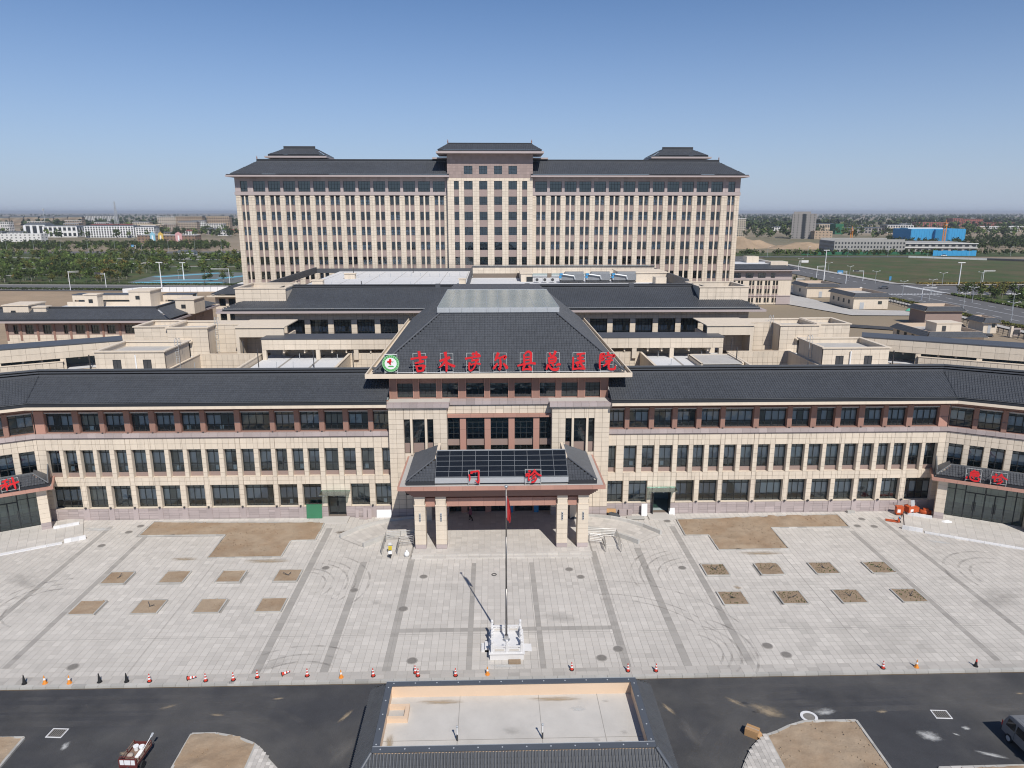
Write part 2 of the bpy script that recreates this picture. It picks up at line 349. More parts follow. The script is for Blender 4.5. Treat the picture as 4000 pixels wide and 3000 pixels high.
def inside(p, poly):
    x, y = p; c = False; n = len(poly)
    for i in range(n):
        (x1, y1), (x2, y2) = poly[i], poly[(i + 1) % n]
        if (y1 > y) != (y2 > y) and x < (x2 - x1) * (y - y1) / (y2 - y1) + x1: c = not c
    return c
STR = [(-45.0, .25, 52, 79), (-39.7, .25, 52, 76), (-19.2, .33, 50.6, 77.3), (-13.75, .33, 50.6, 69.2), (-8.75, .33, 50.6, 69.6), (-2.1, .22, 50.6, 68.6), (3.97, .22, 50.6, 68.6), (10.8, .33, 50.6, 71.2), (15.8, .33, 50.6, 71.3), (21.0, .3, 50.6, 77.1), (41.55, .25, 50.6, 75), (46.55, .25, 50.6, 79)]
sheet('plaza', [(-72, 49.5), (76, 49.5), (76, 81.2), (-72, 81.2)], -0.012, 'mortar')
plaza = bpy.data.objects['plaza']; plaza['_w'] = tuple(plaza.location)
def dark_at(x, y):
    for sx, hw, y0, y1 in STR:
        if abs(x - sx) < hw and y0 < y < y1: return True
    return abs(y - 56.55) < .3 and -8.5 < x < 10.9
pv_v = []; pv_t = []; nsing = 0
PAV = [MB().box(-.284, -.284, 0, .284, .284, .012, t, skip='b').mesh('paver', 'paver') for t in np.linspace(-.5, .4, 9)]
g = 0.6; yi = 0
for y in np.arange(50.85, 80.7, g):
    yi += 1; sh = 0.0
    row_t = rng.normal(0, .06); act = [(-70.5, -70.5)] + [(sx - hw, sx + hw) for sx, hw, y0, y1 in STR if y0 < y < y1] + [(75, 75)]; cells = []
    for (a0, a1), (b0, b1) in zip(act[:-1], act[1:]):
        if a1 > a0: cells.append(((a0 + a1) / 2, (a1 - a0) / 2))
        e_ = [a1] + [v for v in np.arange(math.floor(a1 / g) * g + sh, b0, g) if v > a1 + .12 and v < b0 - .12] + [b0]
        cells += [((p_ + q_) / 2, (q_ - p_) / 2) for p_, q_ in zip(e_[:-1], e_[1:])]
    for x, hwid in cells:
        if -9.0 < x < 10.8 and y > 69.9: continue
        if inside((x, y), BED_L) or inside((x, y), BED_R) or any(abs(x - a) < 1.2 and abs(y - b) < 1.2 for a, b in PITS): continue
        t = rng.normal(0, .085) + row_t * .6 + .14 * (mnoise.noise((x * .09, y * .13, 1.7))) + .12 * mnoise.noise((x * .4, y * .4, 4))
        if dark_at(x, y): t = -.66 + rng.normal(0, .07)
        elif 26 < x < 37.5 and 52 < y < 57 and mnoise.noise((x * .5, y * .5, 9)) > -.12: t -= .22
        elif 50.5 < y < 53 and abs(x) < 60: t -= .05
        if nsing < 290 and y < 53.3 and abs(hwid - .3) < .01 and (-36 < x < 38) and rng.random() < .9:
            nsing += 1; k = int(np.clip(round((t + .5) / .9 * 8), 0, 8)); link('paver', PAV[k], plaza, (x - plaza['_w'][0], y - plaza['_w'][1], rng.uniform(.0, .003)))
        else:
            z = rng.uniform(-.002, .003); pv_v.append((x, y, z, hwid - .014)); pv_t.append(t)
P = np.array(pv_v); N = len(P); h = .286
off = np.array([(-h, -h, 0), (h, -h, 0), (h, h, 0), (-h, h, 0), (-h, -h, -.012), (h, -h, -.012), (h, h, -.012), (-h, h, -.012)])
sc_ = np.ones((N, 1, 3)); sc_[:, 0, 0] = P[:, 3] / h; V = (P[:, None, :3] + off[None] * sc_).reshape(-1, 3); q = np.array([(0, 1, 2, 3), (4, 5, 1, 0), (5, 6, 2, 1), (6, 7, 3, 2), (7, 4, 0, 3)])
Fq = (q[None] + 8 * np.arange(N)[:, None, None]).reshape(-1, 4)
link('paving_stones', np_mesh('paving_stones', V - np.array(plaza['_w']), Fq, 'paver', np.repeat(pv_t, 5)), plaza, kind='stuff')
mb = MB()                                                     # grey border course and road kerb
for x in np.arange(-70, 75, .9):
    for y0, y1 in ((49.62, 50.08), (50.09, 50.54)): mb.box(x + .008, y0, -.012, x + .892, y1, .004, random.gauss(-.35, .1))
mb.build('border_stones', 'paver', plaza, kind='stuff')
for i, x in enumerate(np.arange(-60, 66, 1.0)):
    if abs(x) < 46: MB().box(x + .01, 49.3, -.2, x + .99, 49.6, .012, random.gauss(0, .5)).build('kerb_stone', 'kerb', plaza)
link('joint_line', MB().box(-60, 55.62, .0, 65, 55.66, .006).box(-8.76, 50.6, 0, -8.72, 69.5, .006).box(10.78, 50.6, 0, 10.82, 71, .006).box(-29.5, 50.6, 0, -29.46, 69.9, .006).box(31.2, 50.6, 0, 31.24, 70, .006).mesh('joint_line', 'mortar', plaza['_w']), plaza)
# tyre marks: thin arcs of rubber on the stones
m = mat('tyre_rubber', (0.20, 0.185, 0.165), 0.9, 0.1); n = m.node_tree.nodes; l = m.node_tree.links
b = n['Principled BSDF']; gg = n.new('ShaderNodeNewGeometry'); tn = n.new('ShaderNodeTexNoise'); tn.inputs['Scale'].default_value = 0.9; tn.inputs['Detail'].default_value = 5
mr = n.new('ShaderNodeMapRange'); mr.inputs[1].default_value = .38; mr.inputs[2].default_value = .75; mr.inputs[4].default_value = .42
l.new(gg.outputs['Position'], tn.inputs['Vector']); l.new(tn.outputs[0], mr.inputs[0]); l.new(mr.outputs[0], b.inputs['Alpha'])
def tyre(cx, cy, r, a0, a1, w=.2, sq=1.0):
    k = max(8, int(abs(a1 - a0) / 4)); mb = MB(); z = .0075 + .0006 * (len(TY) % 9)
    for i in range(k):
        A, B = R(a0 + (a1 - a0) * i / k), R(a0 + (a1 - a0) * (i + 1) / k)
        f = lambda a, rr: (cx + rr * math.cos(a), cy + rr * math.sin(a) * sq, z)
        mb.quad(f(A, r - w / 2), f(B, r - w / 2), f(B, r + w / 2), f(A, r + w / 2))
    TY.append(mb.build('tyre_mark', 'tyre_rubber', plaza))
TY = []
for r in (2.6, 3.3, 4.5, 5.2, 6.4): tyre(-19.8 + .15 * r, 64.5, r, -38, 95 - 4 * r)
for r in (3.0, 3.8, 5.0, 5.7, 6.6): tyre(20.6, 65.2, r, 88 + 3 * r, 196)
for r in (9, 9.9, 12.5): tyre(10.5, 52.0, r, 22, 92, .16)
for r in (2.6, 3.3, 4.1, 5.4): tyre(16.6, 52.6, r, -45, 62)
for r in (2.4, 3.4, 4.6): tyre(-15.6, 47.6, r + 2, 58, 125)
for r in (3.2, 4.2, 5.6): tyre(52, 64, r, 70, 200, .25)
for r in (3.4, 4.4, 5.4): tyre(-42, 61, r, 95, 250, .2)
# manhole covers set in the stones
for x, y in [(-41.6, 78.7), (-42.2, 77.1), (-43.5, 73.7), (-48.3, 75.0), (-34.3, 51.8), (-17.5, 67.9), (-13.7, 63.3), (-7.15, 65.8), (-6.8, 51.85), (-8.5, 59.8), (7.8, 66.9), (8.8, 65.3), (19.6, 66.9), (10.5, 53.0), (8.9, 51.8), (20.8, 78.4), (23.3, 53.1), (24.4, 51.8), (44.4, 78.3), (42.9, 76.4), (44.8, 76.2)]:
    r = .33 if y > 60 else .38
    o = one('manhole_cover', MB().lathe([(r, 0), (r, .022), (r * .97, .03), (0.01, .03)], (x, y, .002), 20), 'iron', 'round iron manhole cover set flush in the plaza paving', 'manhole', (x, y, .002), 'manhole covers in the plaza')
    link('cover_ring', MB().lathe([(r + .09, .0), (r + .09, .016), (r, .02)], (0, 0, 0), 20).mesh('cover_ring', 'mortar'), o)
# ---- planting beds
def soil_patch(parent, poly, z0, amp, step=.3, m='soil', name='soil', seed=0):
    lo_ = z0 - .045
    xs = [p[0] for p in poly]; ys = [p[1] for p in poly]; X = np.arange(min(xs), max(xs) + step, step); Y = np.arange(min(ys), max(ys) + step, step)
    mb = MB(); idx = {}
    def vid(i, j):
        if (i, j) not in idx:
            x, y = X[i], Y[j]; d = mnoise.fractal((x * .8, y * .8, seed), .8, 2, 6) * amp + mnoise.noise((x * .12, y * .12, seed + 5)) * amp * 1.2
            idx[(i, j)] = len(mb.v); mb.v.append((x, y, max(z0 + d, lo_)))
        return idx[(i, j)]
    for i in range(len(X) - 1):
        for j in range(len(Y) - 1):
            if inside((X[i] + step / 2, Y[j] + step / 2), poly): mb.f.append((vid(i, j), vid(i + 1, j), vid(i + 1, j + 1), vid(i, j + 1))); mb.t.append(0)
    for _ in range(int((max(xs) - min(xs)) * (max(ys) - min(ys)) * 2.2)):
        x, y = random.uniform(min(xs), max(xs)), random.uniform(min(ys), max(ys))
        if inside((x, y), poly): CLOD.append((parent, x, y, z0))
    return mb.build(name, m, parent, smooth=True)
CLOD = []
def clods():
    by = {}
    for p, x, y, z in CLOD: by.setdefault(p.name, (p, MB()))[1].lathe([(.02, -.03), (random.uniform(.02, .075), .015), (.015, random.uniform(.03, .08))], (x, y, z + random.uniform(0, .05)), 5, tint=random.gauss(0, 1))
    for p, mb in by.values(): mb.build('clods', 'soil', p, kind='stuff')
def kerb_run(parent, pts, w=.14, h=.12, length=1.0, z=-.02, m='kerb', closed=True):
    pts = list(pts) + ([pts[0]] if closed else [])
    for p, q in zip(pts[:-1], pts[1:]):
        p = Vector((*p, 0)); q = Vector((*q, 0)); d = q - p; L = d.length; n = max(1, round(L / length)); d /= L; s = Vector((d.y, -d.x, 0)) * w / 2
        for i in range(n):
            a = p + d * (L * i / n + .01); b = p + d * (L * (i + 1) / n - .01); lo = [a - s, b - s, b + s, a + s]; k = random.uniform(-.006, .006)
            MB().hexa([tuple(v + Vector((0, 0, z))) for v in lo], [tuple(v + Vector((0, 0, h + k))) for v in lo], random.gauss(0, .6)).build('kerb_stone', m, parent)
for poly, nm in ((BED_L, 'left of the entrance steps with smooth pale soil'), (BED_R, 'right of the entrance steps with churned soil')):
    c = (sum(p[0] for p in poly) / 8, sum(p[1] for p in poly) / 8, 0)
    t = thing('planting_bed', 'T-shaped bare earth bed ' + nm, 'planting bed', c)
    soil_patch(t, poly, .075, .13 if poly is BED_R else .07, seed=3 if poly is BED_R else 8, m='soil'); kerb_run(t, poly)
for i, (x, y) in enumerate(PITS):
    side = 'west' if x < 0 else 'east'
    lab = 'square tree pit of bare smooth soil in a low stone kerb' if x < 0 else 'square tree pit of rough weedy soil in a low stone kerb'
    nth = ('first', 'second', 'third', 'fourth')[(i % 8) if x > 0 and i % 8 < 4 else (3 - i % 8 if x < 0 else i % 8 - 4)]
    t = thing('tree_pit', 'tree pit of %s, %s from the skid-marked dark stripe, row nearer the %s' % ('smooth bare soil' if x < 0 else 'rough weedy soil', nth, 'wing' if y > 63 else 'road'), 'tree pit', (x, y, 0), group='kerbed tree pits in the plaza')
    q = [(x - 1.2, y - 1.2), (x + 1.2, y - 1.2), (x + 1.2, y + 1.2), (x - 1.2, y + 1.2)]
    soil_patch(t, q, .09, .03 if x < 0 else .07, .2, 'soil_dark' if x > 0 else 'soil', seed=i); kerb_run(t, q, .13, .13, 1.2)
    if x > 0 or i % 3 == 0:                                   # cut root or stub left in the pit
        mb = MB(); a = random.random() * 6
        for k in range(2): mb.tube((x + .1 * k, y, .08), (x + .5 * math.cos(a + 2 * k), y + .4 * math.sin(a + 2 * k), .3 + .15 * k), .05, 5, .025)
        mb.build('stub', 'dark_metal', t)
        if x > 0:
            mb = MB()
            for k in range(40):
                px, py = x + random.uniform(-1, 1), y + random.uniform(-1, 1); mb.poly([(px, py, .06), (px + .06, py + .03, .2), (px + .12, py - .02, .08)])
            mb.build('weeds', 'lawn', t, kind='stuff')
# ---- traffic islands in the road
def island(poly, pave, label):
    c = (sum(p[0] for p in poly) / len(poly), sum(p[1] for p in poly) / len(poly), -.12)
    t = thing('traffic_island', label, 'traffic island', c); kerb_run(t, poly, .18, .02, .8, -.2)
    soil_patch(t, poly, -.02, .10, .2, 'soil', seed=len(poly))
    if pave:
        mb = MB(); xs = [p[0] for p in pave]; ys = [p[1] for p in pave]
        for x in np.arange(min(xs), max(xs), .3):
            for y in np.arange(min(ys), max(ys), .3):
                if inside((x + .15, y + .15), pave): mb.box(x + .006, y + .006, .0, x + .294, y + .294, .1, random.gauss(-.1, .25))
        mb.build('paving_blocks', 'paver', t, kind='stuff'); MB().prism(pave, -.1, .06).build('paving_bed', 'kerb', t)
ARC_L = [(-19.8, 43.83), (-18.73, 43.57), (-17.75, 43.2), (-16.85, 42.76), (-16.13, 42.15), (-15.29, 41.13), (-14.55, 40.36), (-13.8, 38.5), (-13.5, 34)]
island([(-21.5, 34), (-21.53, 43.83)] + ARC_L, [(-16.7, 34), (-16.7, 42.6)] + ARC_L[3:], 'bare soil traffic island with rounded corner and paved strip, near the three-wheeled cart')
island([(-44, 34), (-44, 43.86), (-33.2, 43.8), (-32.9, 34)], None, 'stony soil island with a square corner, beyond the drain grate')
ARC_R = [(15.9, 33), (16.0, 37), (16.5, 39.5), (17.14, 40.5), (17.9, 41.5), (19.05, 42.5), (20.2, 42.95), (21.2, 43.46), (22.5, 43.9)]
island(ARC_R + [(26.33, 43.9), (26.33, 33)], [(19.3, 33), (15.9, 33)] + ARC_R[1:6] + [(19.3, 42.5)], 'rounded soil traffic island beside the cardboard box')
island([(29.6, 30), (29.6, 39.25), (46, 39.35), (46, 30)], None, 'soil island with a straight kerb in front of the parked van')
clods()
def drain(x, y, label, w=.75, d=.62):
    t = thing('drain_grate', label, 'drain', (x, y, -.12), world=False); t.rotation_euler[2] = R(-4)
    e = .08; f = MB().box(-w - e, -d - e, 0, w + e, -d, .03).box(-w - e, d, 0, w + e, d + e, .03).box(-w - e, -d, 0, -w, d, .03).box(w, -d, 0, w + e, d, .03); f.build('frame', 'whitestone', t)
    MB().quad((-w, -d, .004), (w, -d, .004), (w, d, .004), (-w, d, .004)).build('pit', 'rubber', t)
    for k in range(7): x0 = -w + (k + .5) * 2 * w / 7; MB().box(x0 - .04, -d, .01, x0 + .04, d, .026).build('bar', 'iron', t)
drain(-31.2, 44.3, 'square iron drain grate in a white frame, on the road near the cart', .5, .38)
drain(33.0, 44.45, 'square iron drain grate in a white frame, on the road near the van', .52, .38)
t = thing('manhole_collar', 'open round manhole with a white concrete collar at the island kerb', 'manhole', (23.1, 44.45, -.12), world=False)
MB().lathe([(.62, 0), (.62, .05), (.42, .05), (.42, -.05)], n=24).build('collar', 'whitestone', t); MB().lathe([(.4, 0), (.4, .03), (.01, .03)], n=20).build('lid', 'iron', t)
# dust and paint splashes lying on the asphalt
def fade(name, col, strength=.7):
    m = mat(name, col, 0.95, 0.1); n = m.node_tree.nodes; l = m.node_tree.links; b = n['Principled BSDF']
    tc = n.new('ShaderNodeTexCoord'); gr = n.new('ShaderNodeTexGradient'); gr.gradient_type = 'SPHERICAL'; l.new(tc.outputs['Object'], gr.inputs[0])
    tn = n.new('ShaderNodeTexNoise'); tn.inputs['Scale'].default_value = 2.2; tn.inputs['Detail'].default_value = 9; tn.inputs['Roughness'].default_value = .72; l.new(tc.outputs['Object'], tn.inputs[0])
    mu = n.new('ShaderNodeMath'); mu.operation = 'MULTIPLY'; l.new(gr.outputs[1], mu.inputs[0]); l.new(tn.outputs[0], mu.inputs[1])
    mr = n.new('ShaderNodeMapRange'); mr.inputs[1].default_value = .24; mr.inputs[2].default_value = .46; mr.inputs[4].default_value = strength; l.new(mu.outputs[0], mr.inputs[0]); l.new(mr.outputs[0], b.inputs['Alpha'])
fade('dust', (0.40, 0.32, 0.22)); fade('splash', (0.6, 0.6, 0.58)); fade('wet', (0.12, 0.085, 0.05)); fade('grime', (0.28, 0.265, 0.245), .22)
DISC = MB().poly([(math.cos(2 * math.pi * i / 20), math.sin(2 * math.pi * i / 20), 0) for i in range(20)])
road = bpy.data.objects['asphalt_road']
m = mat('track_dust', (0.16, 0.155, 0.15), .95, .1); n = m.node_tree.nodes; l = m.node_tree.links; b = n['Principled BSDF']; gg = n.new('ShaderNodeNewGeometry'); tn = n.new('ShaderNodeTexNoise'); tn.inputs['Scale'].default_value = .5; tn.inputs['Detail'].default_value = 6; l.new(gg.outputs['Position'], tn.inputs['Vector'])
mr = n.new('ShaderNodeMapRange'); mr.inputs[1].default_value = .35; mr.inputs[2].default_value = .8; mr.inputs[4].default_value = .42; l.new(tn.outputs[0], mr.inputs[0]); l.new(mr.outputs[0], b.inputs['Alpha'])
def track(cx, cy, r, a0, a1, w, k=[0]):
    mb = MB(); k[0] += 1; z = -.112 + .0005 * k[0]; n_ = 20
    f = lambda a, rr: (cx + rr * math.cos(a), cy + rr * math.sin(a), z)
    for i in range(n_): A, B = R(a0 + (a1 - a0) * i / n_), R(a0 + (a1 - a0) * (i + 1) / n_); mb.quad(f(A, r - w / 2), f(B, r - w / 2), f(B, r + w / 2), f(A, r + w / 2))
    link('wheel_track', mb.mesh('wheel_track', 'track_dust', tuple(road.location)), road)
for r_, w_ in ((9.6, .5), (10.4, .3), (11.3, .7), (12.6, .4)): track(-21.5, 34.8, r_, 5, 92, w_); track(24.5, 34.8, r_, 88, 175, w_)
for y_, w_ in ((45.2, .6), (46.1, .3), (46.9, .8), (48.0, .4)): track(-20, y_ + 2000, 2000, -91.6, -89.9, w_); track(22, y_ + 2000, 2000, -90.2, -88.6, w_)
def stain(par, x, y, rx, ry, rz, m, z):
    o = link('stain', DISC.mesh('stain', m), par, (x - par.location[0], y - par.location[1], z), R(rz)); o.scale = (rx, ry, 1)
for i, (x, y, rx, ry, rz, m) in enumerate([(-24.5, 46.9, 1.3, .35, 25, 'dust'), (-20.5, 45.9, 1.2, .3, -5, 'dust'), (-16.5, 47.6, .9, .25, 10, 'dust'), (-36, 43.2, 1.5, .8, 20, 'dust'), (-25.5, 42.2, .6, .4, 0, 'dust'), (20.3, 45.2, 2.6, 1.3, -25, 'dust'), (18.3, 46.2, 1.8, .5, -40, 'dust'), (24.5, 45.0, 1.8, .8, 10, 'splash'), (30.8, 42.3, 1.6, 1.1, -15, 'splash'), (33.9, 43.0, .6, .45, 0, 'splash'), (32.8, 42.4, .5, .2, -30, 'splash'), (28.8, 44.9, .9, .4, 10, 'dust'), (34, 40.4, 2.0, .4, -20, 'splash'), (-11, 45.5, 1.6, .4, 60, 'dust'), (40.5, 46.6, .7, .25, 0, 'dust'), (-29.9, 43.0, .5, .9, 0, 'splash'), (13, 45.6, 1.5, .4, -60, 'dust'), (-28, 40.9, 2.5, 1.0, 15, 'grime'), (38, 45, 3, 1, 0, 'grime'), (-40, 46.5, 4, 1, 0, 'grime'), (14, 43, 3, 1.2, -70, 'grime'), (-10.5, 42, 3, 1.2, 70, 'grime')]):
    stain(road, x, y, rx, ry, rz, m, .004 + .0004 * i)
for i, (x, y, rx, ry, rz, m) in enumerate([(-17.4, 76.4, 1.9, .9, 10, 'wet'), (-11.2, 61, 1.2, 1, 0, 'grime'), (-29, 77, 4, .6, 5, 'dust'), (1, 51, 3, .6, 0, 'splash'), (-46, 78, 4, 1.2, 0, 'splash'), (-18.2, 51.5, 3.5, 1.2, 40, 'grime'), (21, 51.5, 3.5, 1.3, 20, 'grime'), (50, 72, 3, .8, -20, 'splash'), (6, 58, 4, 2, 0, 'grime'), (-33, 70.3, 3, .8, 0, 'dust'), (24, 62.8, .8, .8, 0, 'dust'), (-24, 69.6, 5, 1.0, 0, 'dust'), (29, 69.9, 5, .9, 0, 'dust'), (48, 60, 7, 3, 30, 'grime'), (-47, 66, 6, 2.5, -30, 'grime'), (-4, 72.5, 1, 1, 0, 'dust')]):
    stain(plaza, x, y, rx, ry, rz, m, .022 + .0004 * i)
# ============================================================ FRONT BUILDING
YF = 80.65
fb = thing('outpatient_building', 'long three-storey beige stone building with dark tiled roof and hipped central hall', 'building', (XC, YF, 0))
ROW1 = [(13.0, 15.0), (15.67, 17.95), (21.44, 23.7), (24.28, 26.55), (27.12, 30.6), (31.21, 34.62), (35.28, 37.52), (38.16, 40.5), (41.04, 43.4), (43.98, 46.25), (46.85, 49.15), (49.85, 53.2)]
ROW2 = [(13.0, 14.0), (14.91, 16.48), (17.11, 18.62), (19.17, 20.83), (21.39, 22.78), (23.28, 24.65), (25.2, 26.58), (27.05, 28.56), (29.09, 30.63), (31.14, 32.65), (33.21, 34.75), (35.22, 36.9), (37.36, 39.05), (39.52, 41.25), (41.69, 43.38), (43.92, 45.35), (45.88, 47.35), (47.79, 49.3), (49.72, 51.25), (51.67, 53.2)]
ROW3 = [(13.0, 14.9), (15.5, 17.8), (18.46, 20.6), (21.25, 23.5), (24.15, 26.4), (27.0, 30.4), (31.1, 34.45), (35.08, 37.3), (38.03, 40.25), (40.97, 43.1), (43.84, 46.1), (46.7, 49.0), (49.75, 52.95)]
DOOR = (18.59, 20.75, .15, 3.05)
AROW2 = [(.35, 1.9), (2.5, 4.0), (4.6, 6.15), (6.8, 8.35), (9.0, 10.5), (11.2, 12.7)]; AROW3 = [(.1, 2.45), (3.0, 5.3), (5.9, 8.2), (8.8, 11.1), (11.7, 14.0)]
ANG = R(-28)
def wcols(w): return (1 / 3, 2 / 3) if w < 2.6 and w > 1.8 else ((.25, .5, .75) if w >= 2.6 else (.5,))
def facade(sg, T, ang, u0, u1, row1, row2, row3, door=None, lamps=True):
    h1 = [(a, b, 1.40, 4.32) for a, b in row1]; h2 = [(a, b, 5.30, 8.82) for a, b in row2]; dh = [door] if door else []
    holes = h1 + h2 + dh
    wall(fb, T, u0, u1, 0, 10.24, holes, 0.04, .62, 'joint', 'wall')
    panels(fb, T, u0, u1, 1.41, 10.2, holes, .04, .95, .62, 'beige')
    panels(fb, T, u0, u1, 0, 1.39, dh, .0, 1.2, .35, 'mauve', .03, .02, name='plinth_stone')
    mb = MB(T); rv = MB(T)
    for a, b, c, d in h1 + h2:                                # stone lining of the reveals and sill
        rv.box(a - .0, .02, c, a + .012, .6, d).box(b - .012, .02, c, b, .6, d).box(a, .0, c, b, .6, c + .02).box(a, .02, d - .015, b, .6, d)
    rv.build('reveal_lining', 'beige', fb)
    for a, b in zip([u0] + [b for a, b in row1], [a for a, b in row1] + [u1]):   # plinth piers below the wall piers
        if .3 < b - a < 2.0: MB(T).box(a - .02, -.1, 0, b + .02, -.031, 1.46, random.gauss(0, .4)).build('plinth_pier', 'mauve', fb)
    if door: pass
    MB(T).box(u0, -.06, 1.39, u1, .0, 1.43).build('plinth_ledge', 'mauve', fb) if not door else None
    for a, b, c, d in h1: window(fb, T, (a + b) / 2, .55, c + .02, b - a - .03, d - c - .04, ang, sg, wcols(b - a), (.3, .8), blind=(.32, .80))
    for a, b, c, d in h2:
        MB(T).box(a + .01, .5, c, b - .01, .58, c + .55, random.gauss(0, .5)).build('spandrel', 'brown', fb)
        window(fb, T, (a + b) / 2, .55, c + .56, b - a - .03, d - c - .59, ang, sg, wcols(b - a), (.34, .84), blind=(.38, .84))
    # cornice of mauve blocks
    us = subdiv(u0, u1, 1.0)
    for a, b in zip(us[:-1], us[1:]): MB(T).box(a + .008, -.16, 10.33, b - .008, .4, 10.81, random.gauss(0, .6)).build('cornice_block', 'mauve', fb)
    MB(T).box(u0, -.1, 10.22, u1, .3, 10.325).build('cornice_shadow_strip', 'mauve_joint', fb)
    # top storey
    v3 = .28; h3 = [(a, b, 10.88, 13.36) for a, b in row3]
    wall(fb, T, u0, u1, 10.8, 14.6, h3, v3 + .02, .45, 'redbrown', 'upper_wall')
    for a, b in zip([u0] + [b for a, b in row3], [a for a, b in row3] + [u1]):
        if b - a > .2:
            p = MB(T).box(a + .03, v3 - .12, 10.83, b - .03, v3 + .02, 13.5, random.gauss(0, .4)); p.build('pillar', 'pinkstone' if b - a > 1 else 'redbrown', fb)
            MB(T).box(a + .03, v3 - .16, 12.0, b - .03, v3 - .118, 12.04).build('pillar_joint', 'mauve_joint', fb)
    mb = MB(T)
    for a, b, *_ in h3: mb.box(a - .1, v3 - .06, 13.36, b + .1, v3 + .03, 13.44)
    mb.build('lintel_trim', 'redbrown', fb)
    for a, b, c, d in h3: window(fb, T, (a + b) / 2, v3 + .38, c, b - a - .02, d - c, ang, sg, wcols(b - a), (.3, .78), blind=(.32, .78))
    interior(fb, T, u0 + .1, u1 - .1, ((.1, 4.95), (5.05, 9.6), (10.3, 14.4)), .75, 4.5)
    # eaves: soffit, fascia, gutter
    return T
for sg in (1, -1):
    T1 = frame_T(XC, YF, 0, sg); T2 = frame_T(XC + sg * 54.1, YF, ANG, sg)
    facade(sg, T1, 0, 13.0, 54.1, ROW1, ROW2, ROW3, DOOR)
    facade(sg, T2, ANG, 0, 15.5, [(-9, -8)][:0] + [(11.2, 13.6)], AROW2, AROW3)
    # roof (valley at the bend)
    tv = math.tan(R(14)); wx, wy = math.cos(ANG), math.sin(ANG)
    def rp(u, v, z, seg):                                     # point on main or angled wing
        return T1(u, v, z) if seg == 0 else T2(u, v, z)
    E0, Z0, E1, Z1 = -1.15, 14.86, 3.85, 16.9                 # tile edge and ridge foot: v, z
    k0 = 54.1 + E0 * tv; k1 = 54.1 + E1 * tv
    L0 = 13.0
    A, B, C, D = T1(L0, E0, Z0), T1(k0, E0, Z0), T1(k1, E1, Z1), T1(L0, E1, Z1)
    if sg < 0: A, B, C, D = B, A, D, C
    tiles(fb, A, B, C, D)
    A, B, C, D = T2(E0 * -tv, E0, Z0), T2(16, E0, Z0), T2(16, E1, Z1), T2(-E1 * tv * 1, E1, Z1)
    # the bend closes forward: the angled wing starts at the valley
    A = T1(k0, E0, Z0); D = T1(k1, E1, Z1)
    if sg < 0: A, B, C, D = B, A, D, C
    tiles(fb, A, B, C, D)
    MB().path([T1(k0, E0, Z0 + .03), T1(k1, E1, Z1 + .03)], .07).build('valley_flashing', 'tile_dark', fb)
    rc = ridge_cap(MB(), [T1(L0, E1 + .15, Z1), T1(54.1 + (E1 + .15) * tv, E1 + .15, Z1), T2(16, E1 + .15, Z1)], .55, .78); rc.build('ridge', 'ridge', fb)
    MB().path([T1(L0, E1 + .15, Z1 + .79), T1(54.1 + (E1 + .15) * tv, E1 + .15, Z1 + .79), T2(16, E1 + .15, Z1 + .79)], .04, 4).build('ridge_cap', 'ridge_pale', fb)
    # eave: soffit/fascia in cream, gutter floor, tile edge board
    def strip(v0, v1, z0, z1, m, name):
        mb = MB(); p = [T1(13.02, v0, 0), T1(54.1 + v0 * tv, v0, 0), T2(16, v0, 0)]; q = [T1(13.02, v1, 0), T1(54.1 + v1 * tv, v1, 0), T2(16, v1, 0)]
        for i in range(2):
            lo = [p[i], p[i + 1], q[i + 1], q[i]]; mb.hexa([(x, y, z0) for x, y, _ in lo], [(x, y, z1) for x, y, _ in lo])
        return mb.build(name, m, fb)
    strip(-1.75, -1.62, 14.19, 14.50, 'cream', 'fascia'); strip(-1.62, .5, 14.22, 14.36, 'cream', 'soffit'); strip(-1.61, -1.16, 14.365, 14.42, 'gutter', 'gutter'); strip(-1.16, -1.05, 14.37, 14.83, 'tile_dark', 'eave_board')
    strip(-1.24, -1.17, 14.80, 14.84, 'ridge_pale', 'drip_edge')
    strip(.3, 12.0, 13.2, 13.5, 'concrete', 'roof_deck')
    # small wall lamps on plinth piers
    for a, b in zip([b for a, b in ROW1[:-1]], [a for a, b in ROW1[1:]]):
        u = (a + b) / 2
        if b - a < 1.2: x, y, _ = T1(u, -.2, 0); MB().lathe([(.05, 0), (.11, .02), (.13, .16), (.05, .2)], (x, y, 1.5), 8).build('wall_lamp', 'dark_metal', fb)
    for a, b in zip([b for a, b in ROW3[:-1]], [a for a, b in ROW3[1:]]):
        u = (a + b) / 2; x, y, _ = T1(u, .05, 0); MB().lathe([(.05, 0), (.10, .02), (.10, .1), (.04, .13)], (x, y, 10.82), 6).build('pillar_lamp', 'dark_metal', fb)
    # side door: leaves, glass canopy, step
    ux = (DOOR[0] + DOOR[1]) / 2; x, y, _ = T1(ux, 0, 0)
    if sg < 0:
        window(fb, T1, ux, .5, .16, DOOR[1] - DOOR[0] - .02, 2.86, 0, sg, (.5,), (.75,), 'dark', name='door')
        MB().box(x - .09, y + .4, 1.0, x - .05, y + .46, 1.9).box(x + .05, y + .4, 1.0, x + .09, y + .46, 1.9).build('door_handle', 'dark_metal', fb)
    else:
        for s2 in (-1, 1):
            d = MB(); a = x + s2 * 1.05; d.box(a - .04, y - .55, .15, a + .04, y + .5, 3.0); d.build('open_door_leaf', 'frame', fb)
    MB().box(x - 1.7, y - 1.9, 0, x + 1.5, y - .1, .15).build('door_step', 'platform_stone', fb)
